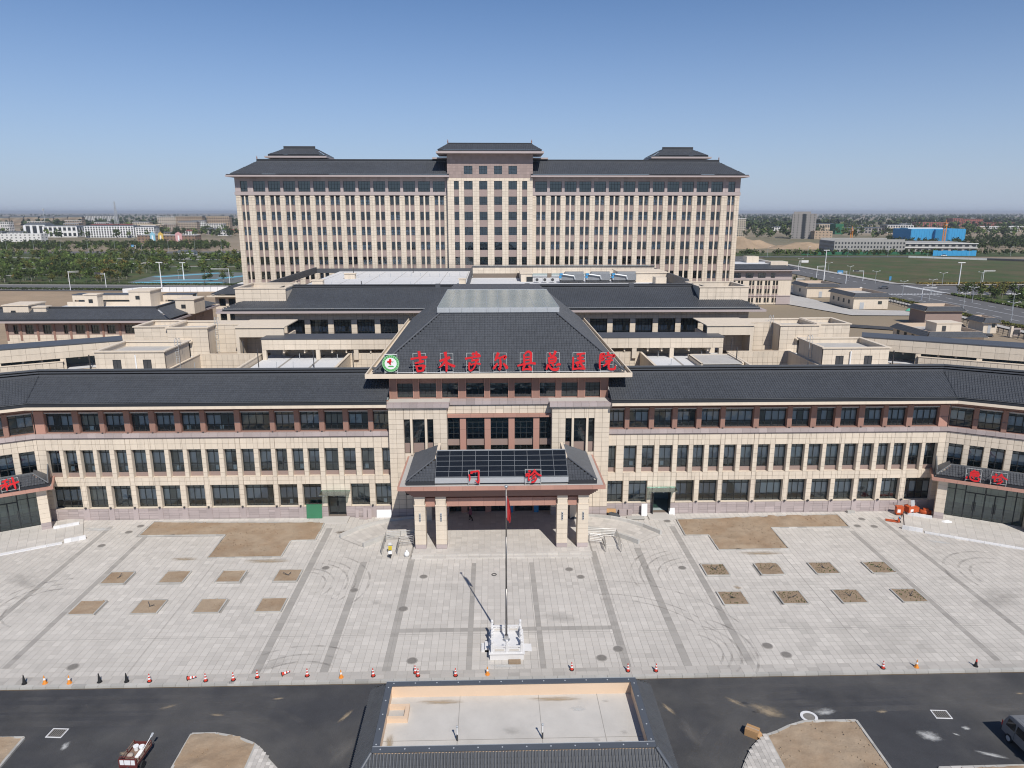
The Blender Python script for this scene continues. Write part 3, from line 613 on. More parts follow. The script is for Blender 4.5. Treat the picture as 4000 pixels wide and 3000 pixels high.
    cn = MB().hexa([(x - 1.75, y - 1.35, 3.32), (x + 1.7, y - 1.35, 3.32), (x + 1.7, y - .05, 3.5), (x - 1.75, y - .05, 3.5)], [(x - 1.75, y - 1.35, 3.36), (x + 1.7, y - 1.35, 3.36), (x + 1.7, y - .05, 3.54), (x - 1.75, y - .05, 3.54)]); cn.build('glass_canopy', 'canopy_glass', fb) if 'canopy_glass' in MATS else cn.build('glass_canopy', (glassmat('canopy_glass', (0.42, 0.56, 0.48), .25, .15), 'canopy_glass')[1], fb)
    for s2 in (-1.2, 0, 1.2): MB().box(x + s2 - .04, y - 1.3, 3.22, x + s2 + .04, y - .04, 3.31).build('canopy_bracket', 'galv', fb)
# ---------------------------------------------------------------- hall: two stone towers and the recessed centre bay
YT = 79.85
for sg in (1, -1):
    T = frame_T(XC, YT, 0, sg); u0, u1 = 6.15, 12.95
    holes = [(7.75, 8.45, 8.35, 12.5), (8.75, 10.15, 8.35, 12.5), (10.45, 11.15, 8.35, 12.5), (9.95, 11.2, 3.1, 5.3)]
    wall(fb, T, u0, u1, 0, 13.9, holes, .04, .5, 'joint', 'tower_wall')
    panels(fb, T, u0, u1, 1.35, 13.9, holes, .04, .85, .6, 'beige', single=1)
    panels(fb, T, u0, u1, 0, 1.33, (), .03, .85, .45, 'mauve', name='plinth_stone')
    for a, b in ((8.45, 8.75), (10.15, 10.45)): MB(T).box(a + .02, -.12, 8.2, b - .02, .02, 12.5).build('stone_fin', 'cream', fb)
    for i, (a, b, c, d) in enumerate(holes[:3]):
        window(fb, T, (a + b) / 2, .42, 9.5, b - a, d - 9.5, 0, sg, (.5,) if i == 1 else (), (.22, .45, .68, .9), 'dark'); MB(T).box(a, .38, 8.35, b, .47, 9.5).build('spandrel', 'brown', fb)
    a, b, c, d = holes[3]; window(fb, T, (a + b) / 2, .42, c, b - a, d - c, 0, sg, (), (.5,), 'dark')
    interior(fb, T, u0 + .1, u1 - .1, ((.1, 5), (8.4, 13)), .6, 3)
    for s2, uu in ((0, u0), (1, u1)): MB(T).quad((uu, .04, 0), (uu, 4, 0), (uu, 4, 13.9), (uu, .04, 13.9)).build('tower_side', 'beige', fb)
    us = subdiv(5.85, 13.2, .92)
    for p, q in zip(us[:-1], us[1:]): MB(T).box(p + .008, -.35, 13.98, q - .008, .6, 14.42, random.gauss(0, .6)).build('cornice_block', 'mauve', fb)
    MB(T).box(6.0, -.2, 13.82, 13.08, .5, 13.97).build('cornice_bed', 'cream', fb)
    MB(T).box(5.85, .6, 14.25, 13.2, 2.6, 14.40).build('terrace_slab', 'platform_stone', fb)
# centre bay
T = frame_T(XC, 81.0, 0, 1); h = [(-6.15, -4.75, .3, 12.4), (-3.9, -1.72, .3, 12.4), (-1.1, 1.07, .3, 12.4), (1.8, 3.97, .3, 12.4), (4.8, 6.15, .3, 12.4)]
wall(fb, T, -6.15, 6.15, 12.4, 13.95, (), 0, .4, 'joint', 'bay_wall'); panels(fb, T, -6.15, 6.15, 12.86, 13.9, (), 0, .92, .52, 'beige')
us = subdiv(-5.85, 5.85, .98)
for p, q in zip(us[:-1], us[1:]): MB(T).box(p + .008, -.25, 13.98, q - .008, 1.4, 14.4, random.gauss(0, .6)).build('cornice_block', 'mauve', fb)
us = subdiv(-6.12, 6.12, 1.4)
for p, q in zip(us[:-1], us[1:]): MB(T).box(p + .006, -.3, 12.42, q - .006, .1, 12.82, random.gauss(0, .5)).build('beam_block', 'pinkstone', fb)
for a, b in ((-4.75, -3.9), (-1.72, -1.1), (1.07, 1.8), (3.97, 4.8)):
    p = (a + b) / 2; MB(T).box(p - .36, -.1, .3, p + .36, .3, 10.9).build('column_shaft', 'pinkstone', fb); MB(T).box(p - .36, -.1, 10.92, p + .36, .3, 12.4).build('column_shaft', 'pinkstone', fb)
for a, b, *_ in h:
    w = b - a - .05; nc = (1 / 3, 2 / 3) if w > 1.6 else (.5,)
    window(fb, T, (a + b) / 2, .25, 9.62, w, 2.76, 0, 1, nc, (.25, .5, .75), 'dark'); MB(T).box(a, .2, 8.85, b, .34, 9.6, random.gauss(0, .5)).build('spandrel', 'brown', fb)
    window(fb, T, (a + b) / 2, .25, 4.6, w, 4.22, 0, 1, nc, (.33, .66), 'dark')
    window(fb, T, (a + b) / 2, .25, .32, w, 3.1, 0, 1, (.5,), (.72,), 'dark', name='entrance_door' if abs(a + b) < 8 else 'window')
    MB(T).box(a, .2, 3.44, b, .34, 4.58).build('spandrel', 'brown', fb)
interior(fb, T, -6.1, 6.1, ((.2, 4.2), (4.4, 8.6), (9, 13)), .5, 4)
# gallery of nine windows under the hall roof
T = frame_T(XC, 82.2, 0, 1); gw = [(-12.1, -10.2), (-9.5, -7.45), (-6.8, -4.85), (-3.95, -1.75), (-1.1, 1.1), (1.8, 3.9), (4.8, 6.75), (7.4, 9.4), (10.25, 12.1)]; gw = [(a - .02, b) for a, b in gw]
h = [(a, b, 14.5, 16.25) for a, b in gw]
wall(fb, T, -12.98, 12.98, 14.3, 17.6, h, 0, .4, 'redbrown', 'gallery_wall')
for a, b, c, d in h: window(fb, T, (a + b) / 2, .22, c, b - a, d - c, 0, 1, (1 / 3, 2 / 3), (.7,), 'near')
ed = [-12.98] + [x for p in gw for x in p] + [12.98]
for a, b in zip(ed[::2], ed[1::2]):
    if b - a > .2: MB(T).box(a + .05, -.13, 14.41, b - .05, 0, 17.3, random.gauss(0, .4)).build('pillar', 'redbrown', fb); MB(T).box(a - .03, -.17, 14.41, a + .05, -.0, 17.3).box(b - .05, -.17, 14.41, b + .03, 0, 17.3).build('pillar_edge', 'pinkstone', fb)
us = subdiv(-12.9, 12.9, 1.25)
for p, q in zip(us[:-1], us[1:]): MB(T).box(p + .006, -.06, 16.42, q - .006, -.0, 16.85, random.gauss(0, .5)).build('gallery_panel', 'redbrown', fb)
interior(fb, T, -12.9, 12.9, ((14.3, 17.2),), .5, 5)
for s in (-1, 1): MB().quad((XC + s * 12.98, 82.2, 13.5), (XC + s * 12.98, 122, 13.5), (XC + s * 12.98, 122, 17.6), (XC + s * 12.98, 82.2, 17.6)).build('gallery_side', 'redbrown', fb)
# hall roof
HX = 15.5; ey, ez = 80.3, 17.3; hb = 124.5
def fr(x0, x1, y0, y1, z0, z1, m, name): return MB().box(XC + x0, y0, z0, XC + x1, y1, z1).build(name, m, fb)
fr(-HX, HX, ey, ey + .16, ez, ez + .52, 'cream', 'fascia')
for s in (-1, 1): fr(min(s * HX, s * (HX - .16)), max(s * HX, s * (HX - .16)), ey + .16, hb, ez, ez + .52, 'cream', 'fascia')
fr(-HX + .16, HX - .16, ey + .16, hb, ez + .02, ez + .14, 'cream', 'soffit'); fr(-HX + .2, HX - .2, ey + .2, ey + .85, ez + .145, ez + .2, 'gutter', 'gutter')
zi = ez + .55; sl = .79; K = 7.4; ty = ey + .8; tx = HX - .8
f0 = [(XC - tx, ty, zi), (XC + tx, ty, zi), (XC + tx - K, ty + K, zi + K * sl), (XC - tx + K, ty + K, zi + K * sl)]
tiles(fb, *f0, pitch=.32, course=.4)
yb = 112
tiles(fb, (XC - tx, hb, zi), (XC - tx, ty, zi), (XC - tx + K, ty + K, zi + K * sl), (XC - tx + K, hb, zi + K * sl), pitch=.32, course=.4)
tiles(fb, (XC + tx, ty, zi), (XC + tx, hb, zi), (XC + tx - K, hb, zi + K * sl), (XC + tx - K, ty + K, zi + K * sl), pitch=.32, course=.4)
for s in (-1, 1): MB().path([(XC + s * tx, ty, zi + .08), (XC + s * (tx - K), ty + K, zi + K * sl + .08)], .12, 8).build('hip_ridge', 'ridge', fb)
fr(-tx, tx, ty - .12, ty, ez + .16, zi - .02, 'tile_dark', 'eave_board')
fr(-tx, tx, ty - .19, ty - .125, zi - .05, zi - .01, 'ridge_pale', 'drip_edge')
zt = zi + K * sl; hw = tx - K
fr(-hw - .12, hw + .12, ty + K - .1, hb, zt - .5, zt + .12, 'ridge', 'ridge_base')
# skylight: kerb of metal panels, glass, glazing bars
m = mat('skyglass', (0.27, 0.32, 0.31), 0.22, 0.12, 0.5, spec=0.6, big=(0.12, .2))
fr(-7.55, 7.55, 88.35, 110, zt + .12, zt + .62, 'galv', 'skylight_kerb')
us = subdiv(-7.62, 7.62, 1.53)
for p, q in zip(us[:-1], us[1:]): fr(p + .012, q - .012, 88.28, 88.345, zt + .14, zt + .64, 'galv', 'kerb_panel')
ys = subdiv(88.5, 109.8, 2.66)
for p, q in zip(us[:-1], us[1:]):
    for c, d in zip(ys[:-1], ys[1:]): fr(p + .03, q - .03, c + .02, d - .02, zt + .66, zt + .70, 'skyglass', 'glass_pane')
fr(-7.62, 7.62, 88.3, 88.48, zt + .64, zt + .74, 'galv', 'skylight_rim'); fr(-7.62, 7.62, 109.82, 110.0, zt + .62, zt + .74, 'galv', 'skylight_rim')
for p in us: fr(p - .025, p + .025, 88.5, 109.8, zt + .63, zt + .72, 'galv', 'glazing_bar')
# ---------------------------------------------------------------- portico
PX, PY = 10.95, 70.0; pz = 7.58; XP = .89
def pf(x0, x1, y0, y1, z0, z1, m, name, t=0.0): return MB().box(XP + x0, y0, z0, XP + x1, y1, z1, t).build(name, m, fb)
for s in (-1, 1):
    for a, b in ((5.97, 7.13), (8.23, 9.4)):
        x0, x1 = sorted((s * a, s * b))
        for yy in (71.3,):
            pf(x0 + .03, x1 - .03, yy + .03, yy + 1.14, .3, 6.5, 'joint', 'column_core')
            zs = [.32, .82] + subdiv(.82, 5.3, .56)[1:]
            for i, (c, d) in enumerate(zip(zs[:-1], zs[1:])): pf(x0, x1, yy, yy + 1.17, c + .012, d - .008, 'mauve' if i == 0 else 'beige', 'column_stone', random.gauss(0, .5))
            pf(x0 - .04, x1 + .04, yy - .04, yy + 1.21, 5.31, 5.42, 'cream', 'column_collar'); pf(x0 + .06, x1 - .06, yy + .0, yy + 1.14, 5.42, 5.95, 'beige', 'column_cap'); pf(x0 + .02, x1 - .02, yy - .02, yy + 1.15, 5.955, 6.5, 'beige', 'column_cap')
            xm = (x0 + x1) / 2; pf(xm - .09, xm + .09, yy - .1, yy - .005, 3.6, 4.5, 'galv', 'wall_light')
            for k in range(4): pf(xm - .06, xm + .06, yy - .112, yy - .102, 3.68 + .2 * k, 3.8 + .2 * k, 'dark_metal', 'light_slot')
    for a, b in ((7.13, 8.23),):
        x0, x1 = sorted((s * a, s * b)); pf(x0, x1, 71.7, 72.3, 5.1, 6.05, 'pinkstone', 'beam_block')
us = subdiv(-5.97, 5.97, 1.33)
for p, q in zip(us[:-1], us[1:]): pf(p + .006, q - .006, 71.7, 72.3, 5.1, 6.05, 'pinkstone', 'beam_block', random.gauss(0, .4))
for s in (-1, 1):
    x0, x1 = sorted((s * 8.3, s * 8.95)); pf(x0, x1, 72.48, 80.0, 5.1, 6.05, 'pinkstone', 'side_beam')
    for yy in (79.0,): 
        x0, x1 = sorted((s * 8.23, s * 9.4)); pf(x0, x1, 78.7, 79.8, .3, 6.5, 'beige', 'wall_pier')
for k, (o, z0, z1, m) in enumerate(((1.0, 6.5, 6.68, 'redbrown'), (.82, 6.70, 6.86, 'redbrown'), (.64, 6.9, 7.06, 'redbrown'), (.45, 7.1, 7.26, 'redbrown'), (.28, 7.3, 7.5, 'redbrown'))):
    pf(-PX + o + .5, PX - o - .5, PY + o, 79.8, z0, z1, m, 'frieze_step')
pf(-PX + .3, PX - .3, PY + .25, 79.8, 7.52, 7.85, 'redbrown', 'canopy_slab')
us = subdiv(-PX, PX, 1.35)
for p, q in zip(us[:-1], us[1:]): pf(p + .006, q - .006, PY, PY + .2, pz, pz + .42, 'pinkstone', 'fascia_block', random.gauss(0, .4))
for s in (-1, 1):
    for p, q in zip(*(lambda y: (y[:-1], y[1:]))(subdiv(PY + .2, 79.8, 1.35))):
        x0, x1 = sorted((s * PX, s * (PX - .2))); pf(x0, x1, p + .006, q - .006, pz, pz + .42, 'pinkstone', 'fascia_block', random.gauss(0, .4))
pf(-PX + .2, PX - .2, PY + .2, 79.8, pz + .28, pz + .40, 'concrete', 'gutter')
z0 = pz + .82; px0 = PX - .85; py0 = PY + .6; kk = 2.9; sl = .52
AP = [(XP - px0, py0, z0), (XP - px0 + kk, py0 + kk, z0 + kk * sl)]
gx = 7.05
for s in (-1, 1):
    a, b, c, d = (XP + s * px0, py0, z0), (XP + s * gx, py0, z0), (XP + s * gx, py0 + kk, z0 + kk * sl), (XP + s * (px0 - kk), py0 + kk, z0 + kk * sl)
    tiles(fb, *((a, b, c, d) if s < 0 else (b, a, d, c)), pitch=.3, course=.36)
    e, f_, g_, h_ = (XP + s * px0, 79.8, z0), (XP + s * px0, py0, z0), (XP + s * (px0 - kk), py0 + kk, z0 + kk * sl), (XP + s * (px0 - kk), 78.2, z0 + kk * sl)
    tiles(fb, *((e, f_, g_, h_) if s < 0 else (f_, e, h_, g_)), pitch=.3, course=.36)
    MB().path([(XP + s * px0, py0, z0 + .06), (XP + s * (px0 - kk), py0 + kk, z0 + kk * sl + .07)], .09, 8).build('hip_ridge', 'ridge', fb)
    x0, x1 = sorted((s * (px0 - kk), s * (px0 - kk - .3))); pf(x0, x1, py0 + kk - .1, 78.4, z0 + kk * sl - .6, z0 + kk * sl + .16, 'cream', 'ridge_wall')
    pf(min(s * px0, s * gx), max(s * px0, s * gx), py0 - .06, py0 + .04, pz + .41, z0 - .01, 'tile_dark', 'eave_board')
# dark glass roof: panes between metal bars
m = mat('dark_pane', (0.012, 0.014, 0.017), 0.12, 0.3, 0.8, spec=0.6, fine=0.25)
gy0, gz0, gy1, gz1 = py0 - .02, z0 + .42, 74.0, 10.62
def on(t, x, dz=0.0): return (XP + x, gy0 + (gy1 - gy0) * t, gz0 + (gz1 - gz0) * t + dz)
us = subdiv(-gx + .05, gx - .05, 1.4); tsx = subdiv(0.02, .99, .194); mat('bar_grey', (0.17, 0.18, 0.19), .5, .1, 2)
for a, b in zip(us[:-1], us[1:]):
    for c, d in zip(tsx[:-1], tsx[1:]):
        q = [on(c + .008, a + .03), on(c + .008, b - .03), on(d - .008, b - .03), on(d - .008, a + .03)]
        MB().hexa(q, [(x, y, z + .02) for x, y, z in q]).build('roof_pane', 'dark_pane', fb)
for a in us: MB().hexa([on(0, a - .02, -.05), on(0, a + .02, -.05), on(1, a + .02, -.05), on(1, a - .02, -.05)], [on(0, a - .02, .04), on(0, a + .02, .04), on(1, a + .02, .04), on(1, a - .02, .04)]).build('glazing_bar', 'bar_grey', fb)
for c in tsx:
    MB().hexa([on(c - .004, us[0], -.03), on(c - .004, us[-1], -.03), on(c + .004, us[-1], -.03), on(c + .004, us[0], -.03)], [on(c - .004, us[0], .032), on(c - .004, us[-1], .032), on(c + .004, us[-1], .032), on(c + .004, us[0], .032)]).build('cross_bar', 'bar_grey', fb)
MB().quad(on(0, -gx, -.08), on(0, gx, -.08), on(1, gx, -.08), on(1, -gx, -.08)).build('roof_lining', 'dark_metal', fb)
pf(-gx, gx, gy0 - .05, gy0 + .05, pz + .62, gz0 - .03, 'galv', 'roof_apron'); pf(-gx, gx, gy1 + .02, gy1 + .2, z0, gz1 + .05, 'galv', 'roof_upstand'); 
for s in (-1, 1): MB().poly([on(0, s * gx, -.05), on(1, s * gx, -.05), (XP + s * gx, gy1, z0), (XP + s * gx, gy0, z0 - .3)]).build('roof_cheek', 'galv', fb)
MB().quad((XP - gx, gy1 + .2, gz1), (XP + gx, gy1 + .2, gz1), (XP + gx, 79.8, z0 + .2), (XP - gx, 79.8, z0 + .2)).build('rear_roof', 'dark_pane', fb)
# platform and steps
pl = thing('entrance_platform', 'pale stone platform with steps below the columned portico', 'platform', (XP, 75, 0))
pl['_w'] = (XP, 75, 0)
MB().box(-8.75, 70.02, -.02, 10.55, 81, .285).build('core', 'mortar', pl)
tm = MB()
for x in np.arange(-8.75, 10.5, .643):
    for y in np.arange(70.02, 80.9, .6): tm.box(x + .005, y + .005, .28, min(x + .638, 10.56), y + .595, .3, random.gauss(0, .5))
tm.build('slabs', 'platform_stone', pl, kind='stuff')
for x in subdiv(-8.8, 10.6, 1.2)[:-1]: w = 19.4 / 16; MB().box(x + .006, 69.55, 0, x + w - .006, 70.015, .15, random.gauss(0, .5)).build('step_stone', 'platform_stone', pl)
for x in subdiv(-8.8, 10.6, 1.2)[:-1]: MB().box(x + .006, 69.97, .151, x + w - .006, 70.35, .308, random.gauss(0, .5)).build('step_stone', 'platform_stone', pl)
# curved access ramps beside the platform
mat('kerb_pale', (0.50, 0.485, 0.45), .85, .12, .8, tint=.2, fine=.05)
for s, nm in ((-1, 'left'), (1, 'right')):
    c = (XP + s * 13, 75, 0); rp_ = thing('access_ramp', 'curved stone ramp rising to the entrance platform, %s' % ('beside the parked scooter' if s < 0 else 'beside the pale railings'), 'ramp', c)
    outer = [(18.3, 74.8), (16.7, 76.7), (15.0, 78.0), (13.2, 78.9), (11.3, 79.4), (9.75, 79.6)]; inner = [(15.3, 72.5), (14.3, 73.5), (13.0, 74.6), (11.6, 75.5), (9.75, 76.3)]
    for line in (outer, inner):
        for (a, b), (c2, d) in zip(line[:-1], line[1:]):
            p = Vector((XP + s * a, b, 0)); q = Vector((XP + s * c2, d, 0)); dd = (q - p).normalized(); sd_ = Vector((dd.y, -dd.x, 0)) * .14; lo = [p - sd_, q - sd_, q + sd_, p + sd_]
            MB().hexa([tuple(v) for v in lo], [(v.x, v.y, .52) for v in lo], random.gauss(0, .4)).build('parapet_stone', 'kerb_pale', rp_)
    deck = [(XP + s * a, b, .06 + .25 * (18.3 - a) / 8.6) for a, b in outer]; dk2 = [(XP + s * a, b, .06 + .25 * (15.3 - a) / 5.6) for a, b in inner]
    m1 = MB()
    for i in range(5):
        j = min(i, 3); A_, B_, C_, D_ = [Vector(q) for q in (deck[i], deck[i + 1], dk2[min(j + 1, 4)], dk2[j])]
        for a_ in range(3):
            for b_ in range(6):
                f = lambda u_, v_: tuple((A_.lerp(B_, u_)).lerp(D_.lerp(C_, u_), v_))
                m1.quad(f(a_ / 3, b_ / 6), f((a_ + .97) / 3, b_ / 6), f((a_ + .97) / 3, (b_ + .97) / 6), f(a_ / 3, (b_ + .97) / 6), random.gauss(0, .12))
    m1.build('deck', 'paver', rp_)
# ---------------------------------------------------------------- side portals on the angled wings
for sg in (1, -1):
    T = frame_T(XC + sg * 54.1, YF, ANG, sg); zq = 5.12
    for a, b in ((-.45, .55), (8.7, 9.7)):
        for c, d in zip(*(lambda z: (z[:-1], z[1:]))([.02, .5, .95] + subdiv(.95, 5.0, .58)[1:])): MB(T).box(a, -3.1, c + .01, b, -2.1, d - .008, random.gauss(0, .5)).build('portal_column_stone', 'mauve' if d < 1 else 'beige', fb)
        MB(T).box(a + .03, -3.07, 0, b - .03, -2.13, 5.1).build('column_core', 'joint', fb)
        MB(T).box(a + (0 if a > 5 else .2), -2.1, 0, b - .2, .1, 5.1).build('portal_side_wall', 'beige', fb)
    us = subdiv(-1.25, 10.5, 1.3)
    for p, q in zip(us[:-1], us[1:]): MB(T).box(p + .006, -3.9, zq, q - .006, -3.7, zq + .36, random.gauss(0, .4)).build('portal_fascia_block', 'pinkstone', fb)
    for uu in (-1.25, 10.3): MB(T).box(uu, -3.7, zq, uu + .2, 0, zq + .36).build('portal_side_fascia', 'pinkstone', fb)
    MB(T).box(-1.05, -3.7, zq + .02, 10.3, .1, zq + .12).build('portal_slab', 'concrete', fb)
    MB(T).box(-.7, -3.2, zq + .13, 10.0, -3.1, zq + .55).build('eave_board', 'tile_dark', fb)
    zb = zq + .6; kk = 1.5; A = [T(-.8, -3.25, zb), T(10.1, -3.25, zb), T(10.1 - kk, -3.25 + kk, zb + kk * .62), T(-.8 + kk, -3.25 + kk, zb + kk * .62)]
    if sg < 0: A = [A[1], A[0], A[3], A[2]]
    tiles(fb, *A, pitch=.3, course=.33, rib=.06)
    for u_a, u_b in ((-.8, -.8 + kk), (10.1, 10.1 - kk)):
        q = [T(u_a, -3.25, zb), T(u_a, -.1, zb), T(u_b, -.1, zb + kk * .62), T(u_b, -3.25 + kk, zb + kk * .62)]
        mbq = MB().quad(*q); mbq.build('side_roof', 'ridge', fb)
        MB().path([T(u_a, -3.25, zb + .05), T(u_b, -3.25 + kk, zb + kk * .62 + .06)], .08, 6).build('hip_ridge', 'ridge_pale', fb)
        # raised end wall of the little roof
        MB(T).hexa([(u_a - .02, -3.0, zb - .3), (u_a + .1, -3.0, zb - .3), (u_a + .1, -.1, zb - .3), (u_a - .02, -.1, zb - .3)], [(u_a - .02, -3.0, zb + .55), (u_a + .1, -3.0, zb + .55), (u_a + .1, -.1, zb + 1.55), (u_a - .02, -.1, zb + 1.55)]).build('end_wall', 'ridge_pale', fb)
    MB(T).box(-.8 + kk, -3.25 + kk - .06, zb + kk * .62 - .25, 10.1 - kk, -3.25 + kk + .14, zb + kk * .62 + .12).build('ridge', 'ridge_pale', fb)
    # glazed entrance: panels and two pairs of door leaves
    gv = -1.35
    for a, b in ((.62, 1.62), (1.62, 2.65), (6.7, 7.7), (7.7, 8.65)): window(fb, T, (a + b) / 2, gv, .12, b - a, 4.6, ANG, sg, (), (.76,), 'dark', name='glass_panel')
    for a in (2.65, 4.68): window(fb, T, a + 1.0, gv, 3.4, 2.0, 1.32, ANG, sg, (), (), 'dark', name='transom')
    for a in (2.65, 3.66, 4.68, 5.69):
        o = window(fb, T, a + .505, gv, .12, 1.0, 3.27, ANG, sg, (), (), 'dark', name='door_leaf')
        hx = .36 if a in (2.65, 4.68) else -.36; link('handle', MB().box(hx - .03, -.12, 1.0, hx + .03, -.06, 2.2).mesh('handle', 'dark_metal'), o)
    interior(fb, T, .5, 8.8, ((.06, 5.0),), gv + .4, 3)
    # forecourt of the portal with its low step and kerb blocks
    fc = thing('portal_forecourt', 'pale paved forecourt with a low step in front of the %s portal' % ('emergency' if sg > 0 else 'far left'), 'forecourt', (*T(4.5, -6, 0)[:2], 0))
    fl = MB(T)
    for u in np.arange(-3.6, 13, .9):
        for v in np.arange(-7.6, -1.45, .6): fl.box(u + .006, v + .006, .0, u + .894, v + .594, .14, random.gauss(0, .5))
    fl.build('slabs', 'platform_stone', fc, kind='stuff')
    for u in subdiv(-1.6, 13, 1.5)[:-1]: MB(T).box(u + .01, -8.1, 0, u + 1.45, -7.61, .09, random.gauss(0, .5)).build('step_stone', 'whitestone', fc)
    for a, b, v0 in ((-3.9, -1.8, -8.0), (-3.2, -.6, -3.5)):
        for u, u2 in zip(subdiv(a, b, .6)[:-1], subdiv(a, b, .6)[1:]): MB(T).box(u + .005, v0, 0, u2 - .005, v0 + .22, .45, random.gauss(0, .5)).build('kerb_block', 'whitestone', fc)
# ============================================================ MIDDLE BLOCK
mbk = thing('middle_block', 'wide beige block with a long dark tiled roof behind the entrance hall', 'building', (.35, 126, 0))
T = frame_T(0, 126, 0, 1)
MW = [(-40.5 + 4.12 * i, -37.4 + 4.12 * i) for i in range(6)] + [(17.5 + 4.1 * i, 20.6 + 4.1 * i) for i in range(6)]
holes = [(a, b, 13.6, 17.45) for a, b in MW]
wall(mbk, T, -45.4, 46.1, 0, 19, holes, .04, .6, 'joint'); panels(mbk, T, -45.4, 46.1, 11.5, 18.8, holes, .04, 1.02, .78, 'beige', single=1)
for a, b, c, d in holes: window(mbk, T, (a + b) / 2, .5, c, b - a - .02, d - c, 0, 1, (.2, .4, .6, .8), (.26, .42, .85), blind=(.42, .66))
interior(mbk, T, -45, 46, ((13.5, 18),), .8, 6)
for x in (-45.4, 46.1): MB().quad((x, 126.04, 0), (x, 190, 0), (x, 190, 19), (x, 126.04, 19)).build('side_wall', 'beige', mbk)
B = lambda x0, x1, y0, y1, z0, z1, m, name, t=0.0: MB().box(x0, y0, z0, x1, y1, z1, t).build(name, m, mbk)
B(-47.9, 48.5, 124, 124.2, 18.85, 19.22, 'mauve', 'fascia'); B(-47.9, 48.5, 124.2, 126.2, 18.88, 19.0, 'mauve', 'soffit'); B(-47.8, 48.4, 124.21, 124.8, 19.01, 19.08, 'gutter', 'gutter'); B(-47, 47.6, 124.75, 124.85, 19.1, 19.58, 'tile_dark', 'eave_board'); B(-47, 47.6, 124.6, 124.74, 19.54, 19.6, 'galv', 'drip_edge')
tiles(mbk, (-47.2, 124.8, 19.6), (47.8, 124.8, 19.6), (39.9, 132.2, 22.4), (-39.3, 132.2, 22.4), pitch=.34, course=.42)
for s, xe, xi in ((-1, -47.2, -39.3), (1, 47.8, 39.9)):
    tiles(mbk, *(((xe, 150, 19.6), (xe, 124.8, 19.6), (xi, 132.2, 22.4), (xi, 150, 22.4)) if s < 0 else ((xe, 124.8, 19.6), (xe, 150, 19.6), (xi, 150, 22.4), (xi, 132.2, 22.4))), pitch=.34, course=.42)
    B(min(xe - s * 0, xe + s * .7), max(xe, xe + s * .7), 124.2, 150, 18.85, 19.22, 'mauve', 'fascia')
ridge_cap(MB(), [(-36.6, 132.3, 22.35), (37.5, 132.3, 22.35)], .6, .7).build('ridge', 'ridge', mbk)
for x in (-10, 6.5, 25.9): B(x - .45, x + .45, 131.95, 132.7, 22.0, 23.12, 'ridge', 'ridge_block')
for x0, x1 in ((-45.5, -36.6), (37.4, 46.3)):
    t = 'stair_head'
    B(x0, x1, 127.5, 127.8, 19.8, 22.8, 'joint', t); panels(mbk, frame_T(0, 127.5, 0), x0, x1, 20.3, 22.75, (), 0, 1.48, .8, 'beige', name='stair_head_panel')
    for xx in (x0, x1 - .3): B(xx, xx + .3, 127.8, 137, 20.5, 22.8, 'beige', 'stair_head_wall')
    B(x0, x1, 136.7, 137, 20.5, 22.8, 'beige', 'stair_head_wall')
    B(x0 - .15, x1 + .15, 127.33, 127.9, 22.8, 22.98, 'cream', 'coping'); B(x0 - .15, x0 + .42, 127.9, 137.1, 22.8, 22.98, 'cream', 'coping'); B(x1 - .42, x1 + .15, 127.9, 137.1, 22.8, 22.98, 'cream', 'coping'); B(x0 + .42, x1 - .42, 136.6, 137.1, 22.8, 22.98, 'cream', 'coping')
    B(x0 + .3, x1 - .3, 127.8, 136.7, 21.2, 21.3, 'concrete', 'stair_head_roof')
B(-39.5, 39.8, 132.6, 188, 20.7, 21.0, 'membrane', 'roof_deck')
for x in subdiv(-38, -6, 5.3): B(x - .05, x + .05, 133, 186, 21.0, 21.012, 'mortar', 'deck_joint')
for y in (145, 158, 171): B(-39, -6, y, y + .12, 21.0, 21.013, 'mortar', 'deck_joint')
B(-45.8, -5.0, 187.5, 187.9, 20.6, 21.75, 'ridge', 'parapet'); B(-45.8, -45.4, 137, 187.5, 20.6, 22.1, 'ridge', 'parapet'); B(-5.2, -4.7, 150, 187.5, 21.0, 22.3, 'ridge', 'parapet')
for i in range(26): x = -36 + (i % 13) * 2.35; y = 148 + (i // 13) * 24 + random.uniform(-4, 4); MB().tube((x, y, 21), (x, y, 21.75), .06, 5).tube((x, y, 21), (x, y, 21.3), .16, 6, .06).build('vent_pipe', 'galv', mbk)
for x, y in ((-40.5, 139), (-37, 137), (-25, 137.5), (-33, 172), (-20, 183), (-1, 180), (.5, 180)): MB().tube((x, y, 21), (x, y, 23.2), .09, 6).build('vent_stack', 'dark_metal', mbk)
for x, y, w in ((-37.5, 150, 2.2), (-34, 166, 2.4), (-7, 152, 1.4)): B(x, x + w, y, y + 1.6, 21, 22.1, 'beige', 'roof_hatch'); B(x - .15, x + w + .15, y - .15, y + 1.75, 22.1, 22.25, 'cream', 'hatch_cap')
